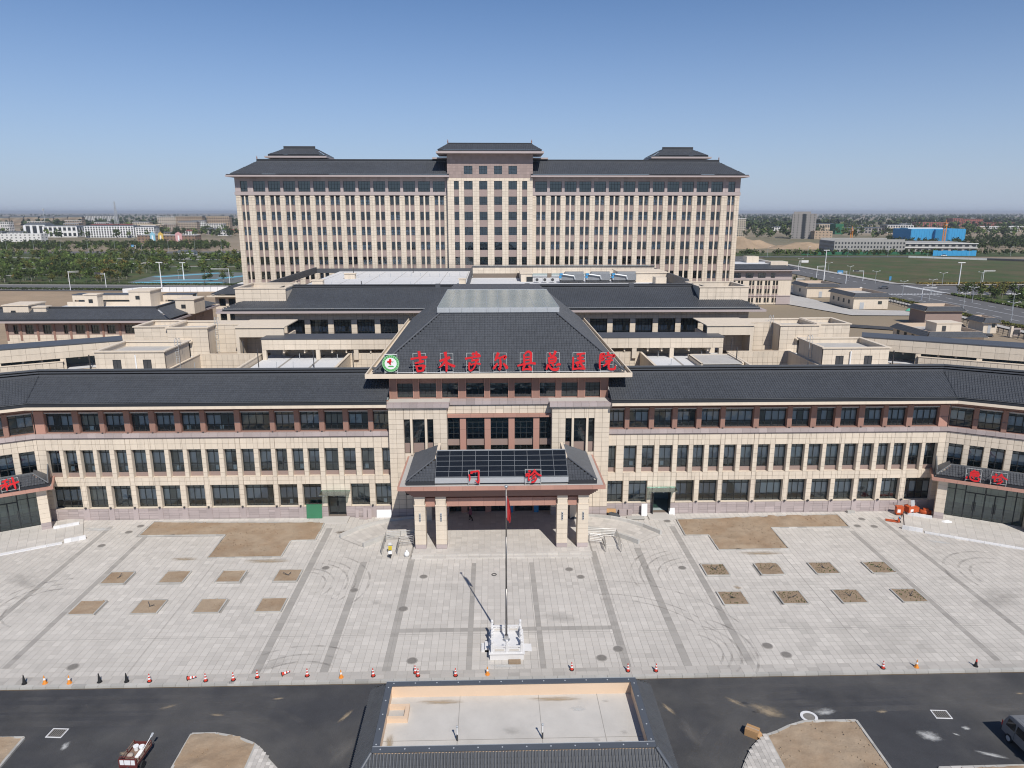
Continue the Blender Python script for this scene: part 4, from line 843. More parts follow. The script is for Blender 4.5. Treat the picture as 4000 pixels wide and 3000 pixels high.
# rooftop rooms and loggia on the right half
T = frame_T(0, 168, 0, 1); hl = [(9.5, 13, 21, 22), (14, 20, 21, 22.0), (20.6, 29.5, 21, 22.0), (30.1, 37.5, 21, 22.0)]
wall(mbk, T, -4.5, 38.2, 21, 23.6, hl, 0, .4, 'joint', 'roof_wall'); panels(mbk, T, -4.5, 38.2, 22.0, 23.6, hl, 0, 1.3, .8, 'beige', name='roof_wall_panel')
B(-4.6, 38.3, 167.7, 168.5, 23.6, 23.75, 'ridge', 'coping'); B(-4.5, 38.2, 174, 174.3, 21, 23.4, 'interior', 'loggia_back')
for x0, x1, y0, z1 in ((28, 38.5, 156, 23.0), (6.4, 8.8, 158, 22.8)):
    B(x0, x1, y0, y0 + 9, 21, z1, 'beige', 'roof_room'); B(x0 - .2, x1 + .2, y0 - .2, y0 + 9.2, z1, z1 + .2, 'cream', 'coping'); B(x0 + 1.2, x0 + 2.6, y0 - .02, y0 + .1, 21, 22.1, 'frame', 'door')
B(34.5, 36.8, 150, 153, 21, 22.6, 'beige', 'roof_hatch'); B(38.3, 38.8, 140, 180, 21, 23.1, 'ridge', 'parapet')
# chillers on a steel frame
CH = []
for i in range(3):
    x = 14.9 + i * 5.7; c = thing('rooftop_chiller', 'grey rooftop chiller with blue valves, %s' % ('next to the white air conditioners', 'between two other chillers', 'at the end by the beige roof room')[i], 'chiller', (x + 2.5, 156, 21), group='chillers on the middle block roof', world=False); MATS.get('chiller_grey') or mat('chiller_grey', (.20, .21, .22), .6, .2, 1.5)
    MB().box(-2.6, -.9, .55, 2.6, .9, 1.9).build('casing', 'chiller_grey', c); MB().box(-2.6, -1.0, .25, 2.6, 1.0, .42).build('base_frame', 'dark_metal', c)
    MB().hexa([(-1.7, -.8, 1.9), (2.3, -.8, 1.9), (2.3, .8, 1.9), (-1.7, .8, 1.9)], [(-1.4, -.7, 2.35), (2.6, -.7, 2.35), (2.6, .7, 2.35), (-1.4, .7, 2.35)]).build('fan_deck', 'chiller_grey', c)
    MB().path([(-2.5, -1.1, .7), (-2.5, -1.1, 1.75), (-2.2, -1.15, 1.9), (.4, -1.15, 1.5), (.6, -1.15, .8)], .15, 8).build('pipe', 'galv', c)
    MB().tube((-2.6, -1.25, 1.3), (-2.6, -.9, 1.3), .3, 10).box(-2.75, -1.3, 1.7, -2.1, -.9, 2.1).build('valve', 'haze_blue_panel', c)
    for k in range(5): MB().box(-2.55 + k * 1.25, -.95, 0, -2.45 + k * 1.25, -.85, .25).build('leg', 'dark_metal', c)
mat('white_render_unit', (.5, .5, .49), .6, .1)
for x in (9.8, 13.2, 11.5):
    c = thing('air_conditioner', 'white boxed air conditioner unit %s' % {9.8: 'nearest the small beige roof room', 11.5: 'between two others', 13.2: 'touching the row of chillers'}[x], 'air conditioner', (x, 156, 21), group='white air conditioners on the roof', world=False)
    MB().box(-.5, -.3, .15, .5, .3, 1.1).build('casing', 'white_render_unit', c); MB().lathe([(.34, -.32), (.34, -.301), (.02, -.301)], (0, 0, .65), 12, 'y').build('fan_grille', 'dark_metal', c)
# ============================================================ REAR TERRACES OF THE FRONT BUILDING: loggias, stair heads
TR = thing('roof_terrace_building', 'low beige annex with open loggias, light wells and white roof terraces behind the front roof', 'building', (XC, 106, 0))
B = lambda x0, x1, y0, y1, z0, z1, m, name, t=0.0: MB().box(x0, y0, z0, x1, y1, z1, t).build(name, m, TR)
def pwall(x0, x1, y, z0, z1, du=1.05, dw=.8, name='terrace_panel', back=.25):
    B(x0, x1, y + .001, y + back, z0, z1, 'joint', 'terrace_wall'); panels(TR, frame_T(0, y, 0), x0, x1, z0, z1, (), 0, du, dw, 'beige', name=name)
def loggia(xs, y=110.0):
    x0, x1 = min(xs[0]), max(xs[-1])
    B(x0 - .6, x1 + .6, y + .01, y + .4, 15.1, 16.75, 'joint', 'loggia_beam'); panels(TR, frame_T(0, y, 0), x0 - .6, x1 + .6, 15.1, 16.72, (), 0, 1.75, .8, 'beige', name='terrace_panel')
    B(x0 - .7, x1 + .7, y - .12, y + 4.4, 16.75, 16.9, 'ridge', 'loggia_roof'); B(x0 - .6, x1 + .6, y + 4, y + 4.3, 13.4, 16.7, 'beige', 'loggia_back')
    e = [x0 - .6] + [v for p in xs for v in p] + [x1 + .6]
    for a, b in zip(e[::2], e[1::2]): B(a, b, y + .02, y + .6, 13.45, 15.1, 'beige', 'loggia_pillar')
    for a, b in xs:
        for k in (.33, .75): xx = a + (b - a) * k; MB().hexa([(xx, y + .3, 14.5), (xx + .2, y + .3, 14.5), (xx + .2, y + 4, 14.3), (xx, y + 4, 14.3)], [(xx, y + .3, 15.1), (xx + .2, y + .3, 15.1), (xx + .2, y + 4, 15.1), (xx, y + 4, 15.1)]).build('loggia_joist', 'cream', TR)
loggia([(-35.3, -27.6), (-27.0, -21.7), (-21.0, -15.6)]); loggia([(17.0, 22.1), (22.8, 28.1), (28.75, 35.95)])
B(-36, -22.6, 96, 113.9, 13.3, 13.5, 'membrane', 'terrace_floor'); B(23.8, 37.3, 96, 113.9, 13.3, 13.5, 'membrane', 'terrace_floor')
for a in (-32, -27.4): B(a, a + .35, 96, 113.9, 13.5, 13.515, 'mortar', 'terrace_joint')
B(28.6, 28.95, 96, 113.9, 13.5, 13.515, 'mortar', 'terrace_joint')
# light wells: parapet walls round them
for x0, x1 in ((-46.0, -36.2), (-22.6, -13.5), (15.1, 23.7), (37.4, 47.5)):
    pwall(x0 + .2, x1 - .2, 110.5, 9.0, 14.3, .84, .84, 'light_well_panel'); 
    for x in (x0, x1 - .25): B(x, x + .25, 96, 110.5, 9.5, 14.3, 'beige', 'light_well_side'); B(x - .06, x + .31, 96, 110.6, 14.3, 14.42, 'cream', 'coping')
    B(x0, x1, 110.45, 110.8, 14.3, 14.42, 'cream', 'coping')
for x0, x1 in ((-56.5, -46), (47.5, 58.5)): B(x0, x1, 96, 113.5, 13.3, 13.5, 'membrane', 'terrace_floor'); B((x0 + x1) / 2, (x0 + x1) / 2 + .3, 96, 113, 13.5, 13.515, 'mortar', 'terrace_joint')
def ladder(x, y, z0, z1, face=-1):
    ld = thing('roof_ladder', '%s steel ladder up the %s stair head on the %s side' % ('plain' if face > 0 else 'caged', 'windowed' if face > 0 else 'tall blank', 'clinic' if x < 0 else 'east road'), 'ladder', (x, y, z0), group='caged roof ladders', world=False); h = z1 - z0
    for s in (-.22, .22): MB().path([(s, 0, 0), (s, 0, h + .9), (s, .35, h + 1.25), (s, .8, h + 1.1), (s, .9, h + .1)], .035, 5).build('rail', 'galv', ld)
    for k in range(int(h / .35)): MB().tube((-.22, 0, .3 + k * .35), (.22, 0, .3 + k * .35), .02, 5).build('rung', 'galv', ld)
    if face < 0:
        for k in range(3): z = h * .45 + k * .9; MB().path([(-.3 * math.cos(a), -.6 * math.sin(a), z) for a in np.linspace(0, math.pi, 7)], .02, 4).build('hoop', 'galv', ld)
def stairhead(x0, x1, y0, y1, z1, open_=None, wins=(), z0=13.5, lad=None, door=None):
    pwall(x0, x1, y0, z0, z1 - .02, 1.3, .8, 'stair_head_panel')
    for x in (x0, x1): 
        sx = -.012 if x == x0 else .012
        B(min(x, x + (.25 if x == x0 else -.25)), max(x, x + (.25 if x == x0 else -.25)), y0 + .25, y1, z0, z1 - .02, 'beige', 'stair_head_wall')
    B(x0, x1, y1 - .25, y1, z0, z1 - .02, 'beige', 'stair_head_wall'); B(x0 + .25, x1 - .25, y0 + .25, y1 - .25, z1 - .8, z1 - .7, 'concrete', 'stair_head_roof')
    for a, b, c, d in ((x0 - .2, x1 + .2, y0 - .2, y0 + .4), (x0 - .2, x0 + .4, y0 + .4, y1 + .2), (x1 - .4, x1 + .2, y0 + .4, y1 + .2), (x0 + .4, x1 - .4, y1 - .4, y1 + .2)): B(a, b, c, d, z1 - .02, z1 + .14, 'cream', 'coping')
    for wx in wins:
        o = window(TR, frame_T(0, 0, 0), wx, y0 - .07, z0 + 1.0, 1.15, 1.3, 0, 1, (.5,), (), 'dark'); B(wx - .55, wx + .55, y0 - .04, y0 - .035, z0 + 1.0, z0 + 2.3, 'dark_metal', 'window_back')
    if door: dx, op = door; B(dx, dx + .95, y0 - .06, y0 - .036, z0, z0 + 2.1, 'galv', 'door')
for s in (-1, 1):
    f = lambda t: XC + s * t
    a, b = sorted((f(46.9), f(56.6))); stairhead(a, b, 99.5, 108, 16.9, wins=[f(49.4), f(53.6)])
    x = f(50.9); MB().tube((x, 99.3, 13.2), (x, 99.3, 16.5), .1, 8).build('downpipe', 'white_paint', TR)
    a, b = sorted((f(46.2), f(52.6))); stairhead(a, b, 113.6, 121, 18.0); dq = sorted((f(49.2), f(50.3))); B(dq[0], dq[1], 113.5, 113.56, 13.5, 15.6, 'dark_metal', 'doorway'); B(dq[0] - .5, dq[1] + .5, 112.7, 113.56, 15.75, 15.95, 'cream', 'door_canopy'); B(*sorted((f(50.3), f(50.36))), 112.6, 113.5, 13.5, 15.55, 'galv', 'open_door'); a, b = sorted((f(52.6), f(58.0))); stairhead(a, b, 114.2, 121, 18.1)
    a, b = sorted((f(34.0), f(41.6))); 
    B(a, b, 113.0, 113.4, 16.6, 18.1, 'beige', 'porch_beam'); B(a - .2, b + .2, 112.8, 121, 18.1, 18.26, 'cream', 'coping'); B(a, a + .5, 113, 120, 13.4, 16.6, 'beige', 'porch_pillar'); B(b - .5, b, 113, 120, 13.4, 16.6, 'beige', 'porch_pillar'); pwall(a + .5, b - .5, 116.5, 13.4, 16.6, 1.3, .8, 'stair_head_panel')
    dx = f(36.6); B(dx - .5, dx + .5, 116.42, 116.46, 13.4, 15.6, 'galv', 'door')
    a, b = sorted((f(41.6), f(46.2))); pwall(a, b, 116.8, 13.4, 18.0, 1.4, .8, 'stair_head_panel'); B(a, b, 116.7, 121, 18.0, 18.15, 'cream', 'coping')
    ladder(f(46.9) - s * .25, 103, 13.5, 16.9, 1); ladder(f(46.2) - s * .25, 116.6, 13.5, 18.0, -1)
    # angled rear loggia of the bent wings
    T = frame_T(XC + s * 57.2, 108.5, ANG, s)
    MB(T).box(0, 0, 15.0, 30, .4, 16.9).build('rear_beam', 'joint', TR); panels(TR, T, 0, 30, 15.0, 16.88, (), 0, 1.75, .9, 'beige', name='terrace_panel'); MB(T).box(-.1, -.1, 16.9, 30, 4.5, 17.05).build('rear_loggia_roof', 'ridge', TR)
    MB(T).box(0, 4, 12, 30, 4.3, 16.8).build('rear_loggia_back', 'interior', TR)
    for u in (-.1, 7.6, 15.5, 23): MB(T).box(u, .02, 13.2, u + .7, .7, 15.0).build('rear_pillar', 'beige', TR)
    for u in (3.5, 5.8, 10.5, 12.8): MB(T).box(u, .4, 14.6, u + .25, 4, 15.0).build('rear_joist', 'cream', TR)
    MB(T).box(0, .1, 13.1, 30, 4, 13.3).build('rear_floor', 'membrane', TR)
    panels(TR, T, 8.0, 30, 9.5, 14.5, (), -.3, .84, .84, 'beige', name='light_well_panel'); MB(T).box(8, -.29, 9.5, 30, -.05, 14.5).build('rear_parapet', 'joint', TR); MB(T).box(7.9, -.4, 14.5, 30, .0, 14.62).build('coping', 'cream', TR)
    panels(TR, T, -1, 8.0, 9.5, 13.25, (), -.3, .84, .84, 'beige', name='light_well_panel'); MB(T).box(-1, -.29, 9.5, 8, -.05, 13.25).build('rear_parapet', 'joint', TR)
    p = T(4.6, -.6, 0); MB().tube((p[0], p[1], 13.0), (p[0], p[1], 15.3), .09, 6).build('vent_stack', 'dark_metal', TR)
for x, y in ((-34.8, 104.5), (-20.5, 103), (-26.5, 104), (36.9, 104.5), (38.6, 112), (-39.5, 112)): MB().tube((x, y, 13.4), (x, y, 16.2), .08, 6).build('vent_stack', 'dark_metal', TR)
for x, y in ((-30.3, 110.5), (-24.3, 110), (-32, 104), (-29.6, 104.2), (26.5, 111), (33.5, 111), (27, 104.5), (-44, 104)): MB().tube((x, y, 13.5), (x, y, 14.4), .05, 5).build('vent_pipe', 'galv', TR)
# hatch on the right terrace
B(30.8, 31.1, 102, 109, 13.5, 14.3, 'beige', 'hatch_wall'); B(30.7, 37.2, 108.7, 109, 13.5, 14.3, 'beige', 'hatch_wall'); B(30.8, 37, 102, 108.7, 14.1, 14.25, 'concrete', 'hatch_roof'); B(36.9, 37.2, 102, 109, 13.5, 14.45, 'cream', 'hatch_wall')
# ============================================================ WARD TOWER
tw = thing('ward_tower', 'eleven-storey beige and brown ward tower with dark hipped roofs on the skyline', 'tower', (-.35, 192, 0))
TX = -.35; YW = 192.0
def row_z(k): return 37.82 - 3.85 * k
for s in (-1, 1):
    T = frame_T(TX, YW, 0, s); u0, u1 = 10.9, 65.75
    cs = [13.3 + 3.86 * i for i in range(13)] + [63.5]
    half = [1.3] * 13 + [.98]
    for k in range(-1, 9):
        zb = row_z(k)
        if k == -1: continue
    wall(tw, T, u0, u1, 0, 40.3, [(c - h, c + h, 2, 40.2) for c, h in zip(cs, half)], 0, .8, 'joint', 'wall')
    edges = [u0] + [v for c, h in zip(cs, half) for v in (c - h, c + h)] + [u1]
    for a, b in zip(edges[::2], edges[1::2]):
        panels(tw, T, a, b, 16, 40.2, (), 0, .75, .64, 'beige', .04, .03, name='pier_panel'); MB(T).box(a, -.02, 0, b, 0, 16).build('pier', 'beige', tw)
        MB(T).box(a + .12, -.1, 39.75, b - .12, .0, 40.25).build('pier_cap', 'cream', tw)
    for c, h in zip(cs, half):
        MB(T).box(c - .2 if h > 1 else c - .16, -.02, 2, c + .2 if h > 1 else c + .16, .62, 40.1).build('fin', 'cream', tw)
        for sd in (-1, 1): MB(T).box(c + sd * h - .1 * (sd > 0), .15, 2, c + sd * h + .1 * (sd < 0), .6, 40.1).build('jamb', 'cream', tw)
        for k in range(6 if c < 57 else 7):
            zb = row_z(k); window(tw, T, c, .25, zb, 2 * h - .16, 2.08, 0, s, (.25, .75) if h > 1 else (), (.3,), 'far', blind=(.02, .62) if random.random() < .55 else None)
            MB(T).box(c - h + .1, .12, zb - 1.77, c + h - .1, .5, zb - .12, random.gauss(0, .5)).build('spandrel', 'towerbrown', tw); MB(T).box(c - h + .1, .06, zb - .12, c + h - .1, .5, zb).build('sill', 'towerbrown', tw)
    interior(tw, T, u0, u1, tuple((row_z(k) - .6, row_z(k) + 2.6) for k in range(6)), .85, 3)
    MB(T).box(u0, -.22, 40.22, u1 + .15, .4, 41.0).build('band_course', 'mauve', tw)
    h3 = [(c - (1.55 if c < 62 else .9), c + (1.55 if c < 62 else .9), 41.1, 43.75) for c in cs]
    wall(tw, T, u0, u1, 40.9, 45.2, h3, .1, .4, 'mauve', 'upper_wall'); panels(tw, T, u0, u1, 41.0, 45.0, h3, .1, .9, .9, 'mauve', name='upper_panel')
    for a, b, c, d in h3: window(tw, T, (a + b) / 2, .35, c, b - a, d - c, 0, s, (.25, .5, .75) if b - a > 2 else (.5,), (.3, .72), 'far')
    interior(tw, T, u0, u1, ((40.6, 44.6),), .6, 3)
    x = T(u1, 0, 0)[0]
    MB().quad((x, YW, 0), (x, YW + 22, 0), (x, YW + 22, 45), (x, YW, 45)).build('end_wall', 'beige', tw)
    # eave and hipped roof
    xe = TX + s * 67.2; xa, xb = sorted((TX + s * 10.5, xe))
    MB().box(xa, YW - 2.3, 44.75, xb, YW - 2.05, 45.15).build('fascia', 'mauve', tw); MB().box(xa, YW - 2.05, 44.8, xb, YW + 24, 44.95).build('soffit', 'towerbrown', tw); MB().box(*sorted((xe, xe - s * .25))[:1], YW - 2.05, 44.75, max(xe, xe - s * .25), YW + 24, 45.15).build('side_fascia', 'mauve', tw)
    MB().box(xa, YW - 1.7, 45.0, xb - s * 0, YW - 1.55, 45.4).build('eave_board', 'tile_dark', tw)
    A, Bq, C, D = (TX + s * 10.5, YW - 1.7, 45.45), (xe - s * .8, YW - 1.7, 45.45), (TX + s * 61.3, YW + 5.2, 49.0), (TX + s * 10.5, YW + 5.2, 49.0)
    tiles(tw, *((A, Bq, C, D) if s > 0 else (Bq, A, D, C)), pitch=.5, course=.55, res=3, rib=.07)
    A, Bq, C, D = (xe - s * .8, YW - 1.7, 45.45), (xe - s * .8, YW + 23, 45.45), (TX + s * 61.3, YW + 16, 49.0), (TX + s * 61.3, YW + 5.2, 49.0)
    tiles(tw, *((A, Bq, C, D) if s > 0 else (Bq, A, D, C)), pitch=.5, course=.55, res=3, rib=.07)
    ridge_cap(MB(), [(TX + s * 10.5, YW + 5.3, 49.0), (TX + s * 61.3, YW + 5.3, 49.0)], .7, .55).build('ridge', 'ridge', tw)
    MB().box(min(TX + s * 10.5, TX + s * 61.3), YW + 5.6, 47, max(TX + s * 10.5, TX + s * 61.3), YW + 18, 48.9).build('roof_core', 'tile_dark', tw)
    MB().lathe([(.18, 0), (.12, .3), (.16, .4), (.02, .9)], (TX + s * 61.2, YW + 5.3, 49.5), 6).build('finial', 'redbrown', tw)
    # small rooftop pavilion
    cx = TX + s * (52.4); 
    MB().box(cx - 6.2, 204, 46, cx + 6.2, 214, 50.2).build('pavilion_wall', 'towerbrown', tw); MB().box(cx - 8.3, 202.2, 50.25, cx + 8.3, 216, 50.7).build('pavilion_eave', 'mauve', tw)
    for q in ([(-7.6, 202.6), (7.6, 202.6), (4.3, 207), (-4.3, 207)], [(7.6, 202.6), (7.6, 215.5), (4.3, 211), (4.3, 207)], [(-7.6, 215.5), (-7.6, 202.6), (-4.3, 207), (-4.3, 211)]):
        tiles(tw, *[(cx + a, b, 51.1 if i < 2 else 52.95) for i, (a, b) in enumerate(q)], pitch=.5, course=.5, res=2, rib=.07)
    MB().box(cx - 7.5, 202.7, 50.7, cx + 7.5, 215.4, 51.09).build('pavilion_cornice', 'tile_dark', tw)
    ridge_cap(MB(), [(cx - 4.3, 207, 52.85), (cx + 4.3, 207, 52.85)], .6, .75).build('pavilion_ridge', 'ridge', tw); MB().box(cx - 4.3, 207, 51.7, cx + 4.3, 211, 52.95).build('pavilion_top', 'ridge', tw)
# centre of the tower
YC = 190.5; T = frame_T(TX, YC, 0, 1); cw = [(-9.3, -8.05), (-6.7, -4.5), (-2.8, -.7), (1.05, 3.1), (4.75, 6.95), (8.3, 9.6)]; cw = [(a, b) for a, b in cw]
cols_h = [(a, b, 2, 43.75) for a, b in cw]
wall(tw, T, -11, 11.05, 0, 44.5, cols_h, 0, .8, 'joint', 'centre_wall')
e = [-11] + [v for p in cw for v in p] + [11.05]
for a, b in zip(e[::2], e[1::2]): panels(tw, T, a, b, 18, 43.75, (), 0, .8, .64, 'beige', .04, .03, name='pier_panel')
panels(tw, T, -11, 11.05, 43.8, 44.5, (), 0, 1.2, .7, 'cream', name='band_panel'); wall(tw, T, -11, 11.05, 44.5, 50.8, [(a, b, 45.45, 47.5) for a, b in cw[1:5]], .02, .4, 'towerbrown', 'centre_upper_wall'); panels(tw, T, -11, 11.05, 44.52, 50.6, [(a, b, 45.45, 47.5) for a, b in cw[1:5]], .02, .75, .75, 'towerbrown', .03, .03, name='upper_panel')
for a, b in cw[1:5]: window(tw, T, (a + b) / 2, .2, 45.45, b - a, 2.05, 0, 1, (1 / 3, 2 / 3), (.6,), 'far')
interior(tw, T, -10.9, 10.9, ((18, 44.2), (44.6, 48.5)), .85, 3)
for a, b in cw:
    for k in range(-1, 6):
        zb = row_z(k); window(tw, T, (a + b) / 2, .25, zb, b - a, 2.08, 0, 1, (1 / 3, 2 / 3) if b - a > 2 else (.5,), (.3,), 'far')
        MB(T).box(a, .12, zb - 1.77, b, .45, zb - .02, random.gauss(0, .5)).build('spandrel', 'towerbrown', tw)
for x in (-11 + TX, 11.05 + TX): MB().quad((x, YC, 0), (x, YC + 12, 0), (x, YC + 12, 50.8), (x, YC, 50.8)).build('centre_side', 'towerbrown', tw)
MB().box(TX - 11, YC + 1, 44.5, TX + 11.05, YC + 12, 50.7).build('centre_core', 'towerbrown', tw)
MB().box(TX - 13.6, YC - 2.2, 50.45, TX + 13.7, YC + 10, 50.95).build('centre_fascia', 'mauve', tw); MB().box(TX - 15.2, YC + 6, 49.6, TX + 15.4, YC + 16, 50.0).build('rear_eave', 'mauve', tw)
MB().box(TX - 13.0, YC - 1.7, 50.95, TX + 13.1, YC + 9, 51.3).build('centre_eave_board', 'tile_dark', tw)
tiles(tw, (TX - 13.3, YC - 1.8, 51.32), (TX + 13.4, YC - 1.8, 51.32), (TX + 10.9, YC + 2.4, 53.1), (TX - 10.9, YC + 2.4, 53.1), pitch=.45, course=.5, res=3, rib=.07)
for s in (-1, 1):
    q = [(TX + s * 13.3, YC - 1.8, 51.32), (TX + s * 13.3, YC + 9, 51.32), (TX + s * 10.9, YC + 5, 53.1), (TX + s * 10.9, YC + 2.4, 53.1)]; tiles(tw, *(q if s > 0 else [q[1], q[0], q[3], q[2]]), pitch=.45, course=.5, res=2)
    MB().lathe([(.18, 0), (.12, .3), (.16, .4), (.02, .9)], (TX + s * 10.8, YC + 2.4, 53.3), 6).build('finial', 'redbrown', tw)
ridge_cap(MB(), [(TX - 10.9, YC + 2.5, 53.0), (TX + 10.9, YC + 2.5, 53.0)], .6, .35).build('ridge', 'ridge', tw)
MB().box(TX - 66, YW + 3, 0, TX + 66, YW + 22, 44.7).build('core', 'interior', tw)
# ============================================================ LOW BUILDING, REAR LEFT
rl = thing('side_clinic', 'three-storey brown and beige clinic with dark roof at the left of the tower', 'building', (-86, 154.5, 0))
B = lambda x0, x1, y0, y1, z0, z1, m, name, t=0.0: MB().box(x0, y0, z0, x1, y1, z1, t).build(name, m, rl)
T = frame_T(0, 154.6, 0, 1); hs = [(-103.2, -102.2), (-100.7, -98.9), (-96.9, -95.1), (-92.5, -91.6), (-90.0, -88.0), (-86.7, -84.9), (-83.3, -81.5), (-79.5, -77.2), (-75.5, -73.5)]
holes = [(a, b, 10.35, 12.35) for a, b in hs]
wall(rl, T, -104.8, -70.2, 0, 13.3, holes, 0, .4, 'brown'); panels(rl, T, -104.8, -70.2, 7, 10.2, (), 0, 1.2, .8, 'beige')
for a, b, c, d in holes: window(rl, T, (a + b) / 2, .3, c, b - a, d - c, 0, 1, (.5,) if b - a < 1.5 else (1 / 3, 2 / 3), (.3, .75), 'far')
interior(rl, T, -104.5, -70.5, ((9, 13),), .5, 4)
for x in (-104.5, -101.6, -98, -94.5, -91.0, -87.4, -84.1, -80.5, -76.5, -72.5): B(x - .22, x + .22, 154.45, 154.6, 9, 12.6, 'redbrown', 'pilaster')
MB().quad((-70.2, 154.6, 0), (-70.2, 180, 0), (-70.2, 180, 13.3), (-70.2, 154.6, 13.3)).build('side_wall', 'brown', rl)
for y in (158, 163, 168, 173): window(rl, frame_T(-70.2, y, R(90), 1), 0, -.02, 10.3, 2.4, 2.1, R(90), 1, (1 / 3, 2 / 3), (.6,), 'far')
B(-107, -68.6, 152.7, 152.95, 13, 13.4, 'mauve', 'fascia'); B(-68.85, -68.6, 152.95, 181, 13, 13.4, 'mauve', 'fascia'); B(-107, -68.85, 152.95, 181, 13.05, 13.2, 'mauve', 'soffit'); B(-107, -69.2, 153.2, 153.35, 13.2, 13.7, 'tile_dark', 'eave_board')
tiles(rl, (-108, 153.2, 13.72), (-69.2, 153.2, 13.72), (-73.6, 157.6, 15.5), (-108, 157.6, 15.5), pitch=.4, course=.45, res=3)
tiles(rl, (-69.2, 153.2, 13.72), (-69.2, 181, 13.72), (-73.6, 176.6, 15.5), (-73.6, 157.6, 15.5), pitch=.4, course=.45, res=3)
ridge_cap(MB(), [(-108, 157.7, 15.4), (-73.7, 157.7, 15.4), (-73.7, 172, 15.4)], .55, .5).build('ridge', 'ridge', rl)
B(-105, -75, 158, 178, 13.2, 13.6, 'membrane', 'roof_deck')
for x0, x1, y0, y1, z1 in ((-105.6, -100.2, 156, 162, 16.3), (-99.3, -96.6, 156.2, 158, 15.9), (-71.8, -67.6, 163, 169, 16.6), (-86.5, -81.5, 172, 178, 17.6), (-97, -94, 172, 174.5, 16.8)):
    B(x0, x1, y0, y1, 13.5, z1, 'beige', 'stair_head'); B(x0 - .2, x1 + .2, y0 - .2, y1 + .2, z1, z1 + .22, 'cream', 'coping'); B(x0 + (x1 - x0) * .3, x0 + (x1 - x0) * .3 + 1, y0 - .03, y0 + .05, z1 - 1.9, z1 - 1.0, 'frame', 'small_window')
for a, b in ((-103, -99), (-98.4, -87), (-81, -73.8)): B(a, b, 177.5, 177.8, 15.0, 16.2, 'beige', 'loggia_beam'); B(a, b, 177.4, 181, 16.2, 16.35, 'ridge', 'loggia_roof'); B(a, b, 180, 180.3, 13.5, 16.2, 'interior', 'loggia_back'); B(a, a + .5, 177.5, 178, 13.5, 15.0, 'beige', 'loggia_pillar')
B(-104, -73, 176.8, 177.1, 13.6, 14.6, 'beige', 'parapet')
# further ward wing between clinic and tower
fw = thing('rear_ward_wing', 'low beige wing with dark roof half hidden behind the clinic and middle block', 'building', (-62, 212, 0))
B = lambda x0, x1, y0, y1, z0, z1, m, name, t=0.0: MB().box(x0, y0, z0, x1, y1, z1, t).build(name, m, fw)
T = frame_T(0, 200, 0, 1); hs = [(-76 + 2.6 * i, -74.2 + 2.6 * i) for i in range(8)]
wall(fw, T, -77, -54, 0, 13.3, [(a, b, 10.5, 12.6) for a, b in hs] + [(a, b, 6.3, 8.4) for a, b in hs], 0, .4, 'beige')
for a, b in hs:
    for z in (10.5, 6.3): window(fw, T, (a + b) / 2, .3, z, b - a, 2.1, 0, 1, (.5,), (.3,), 'far')
interior(fw, T, -77, -54, ((5.5, 13),), .5, 3); B(-77, -54, 199.7, 200, 9.2, 9.8, 'mauve', 'band_course'); B(-78.6, -54, 198.2, 198.5, 13.2, 13.6, 'cream', 'fascia'); B(-78.6, -54, 198.5, 218, 13.25, 13.4, 'cream', 'soffit')
tiles(fw, (-78, 198.6, 13.9), (-54, 198.6, 13.9), (-54, 204, 16.2), (-72.6, 204, 16.2), pitch=.45, course=.5, res=3)
tiles(fw, (-78, 216, 13.9), (-78, 198.6, 13.9), (-72.6, 204, 16.2), (-72.6, 210, 16.2), pitch=.45, course=.5, res=3); B(-72, -54, 204.2, 212, 14, 16.4, 'membrane', 'roof_deck'); B(-68, -64, 206, 210, 16.4, 18.6, 'beige', 'stair_head'); B(-68.2, -63.8, 205.8, 210.2, 18.6, 18.8, 'cream', 'coping')
MB().quad((-77, 200, 0), (-77, 216, 0), (-77, 216, 13.3), (-77, 200, 13.3)).build('side_wall', 'beige', fw)
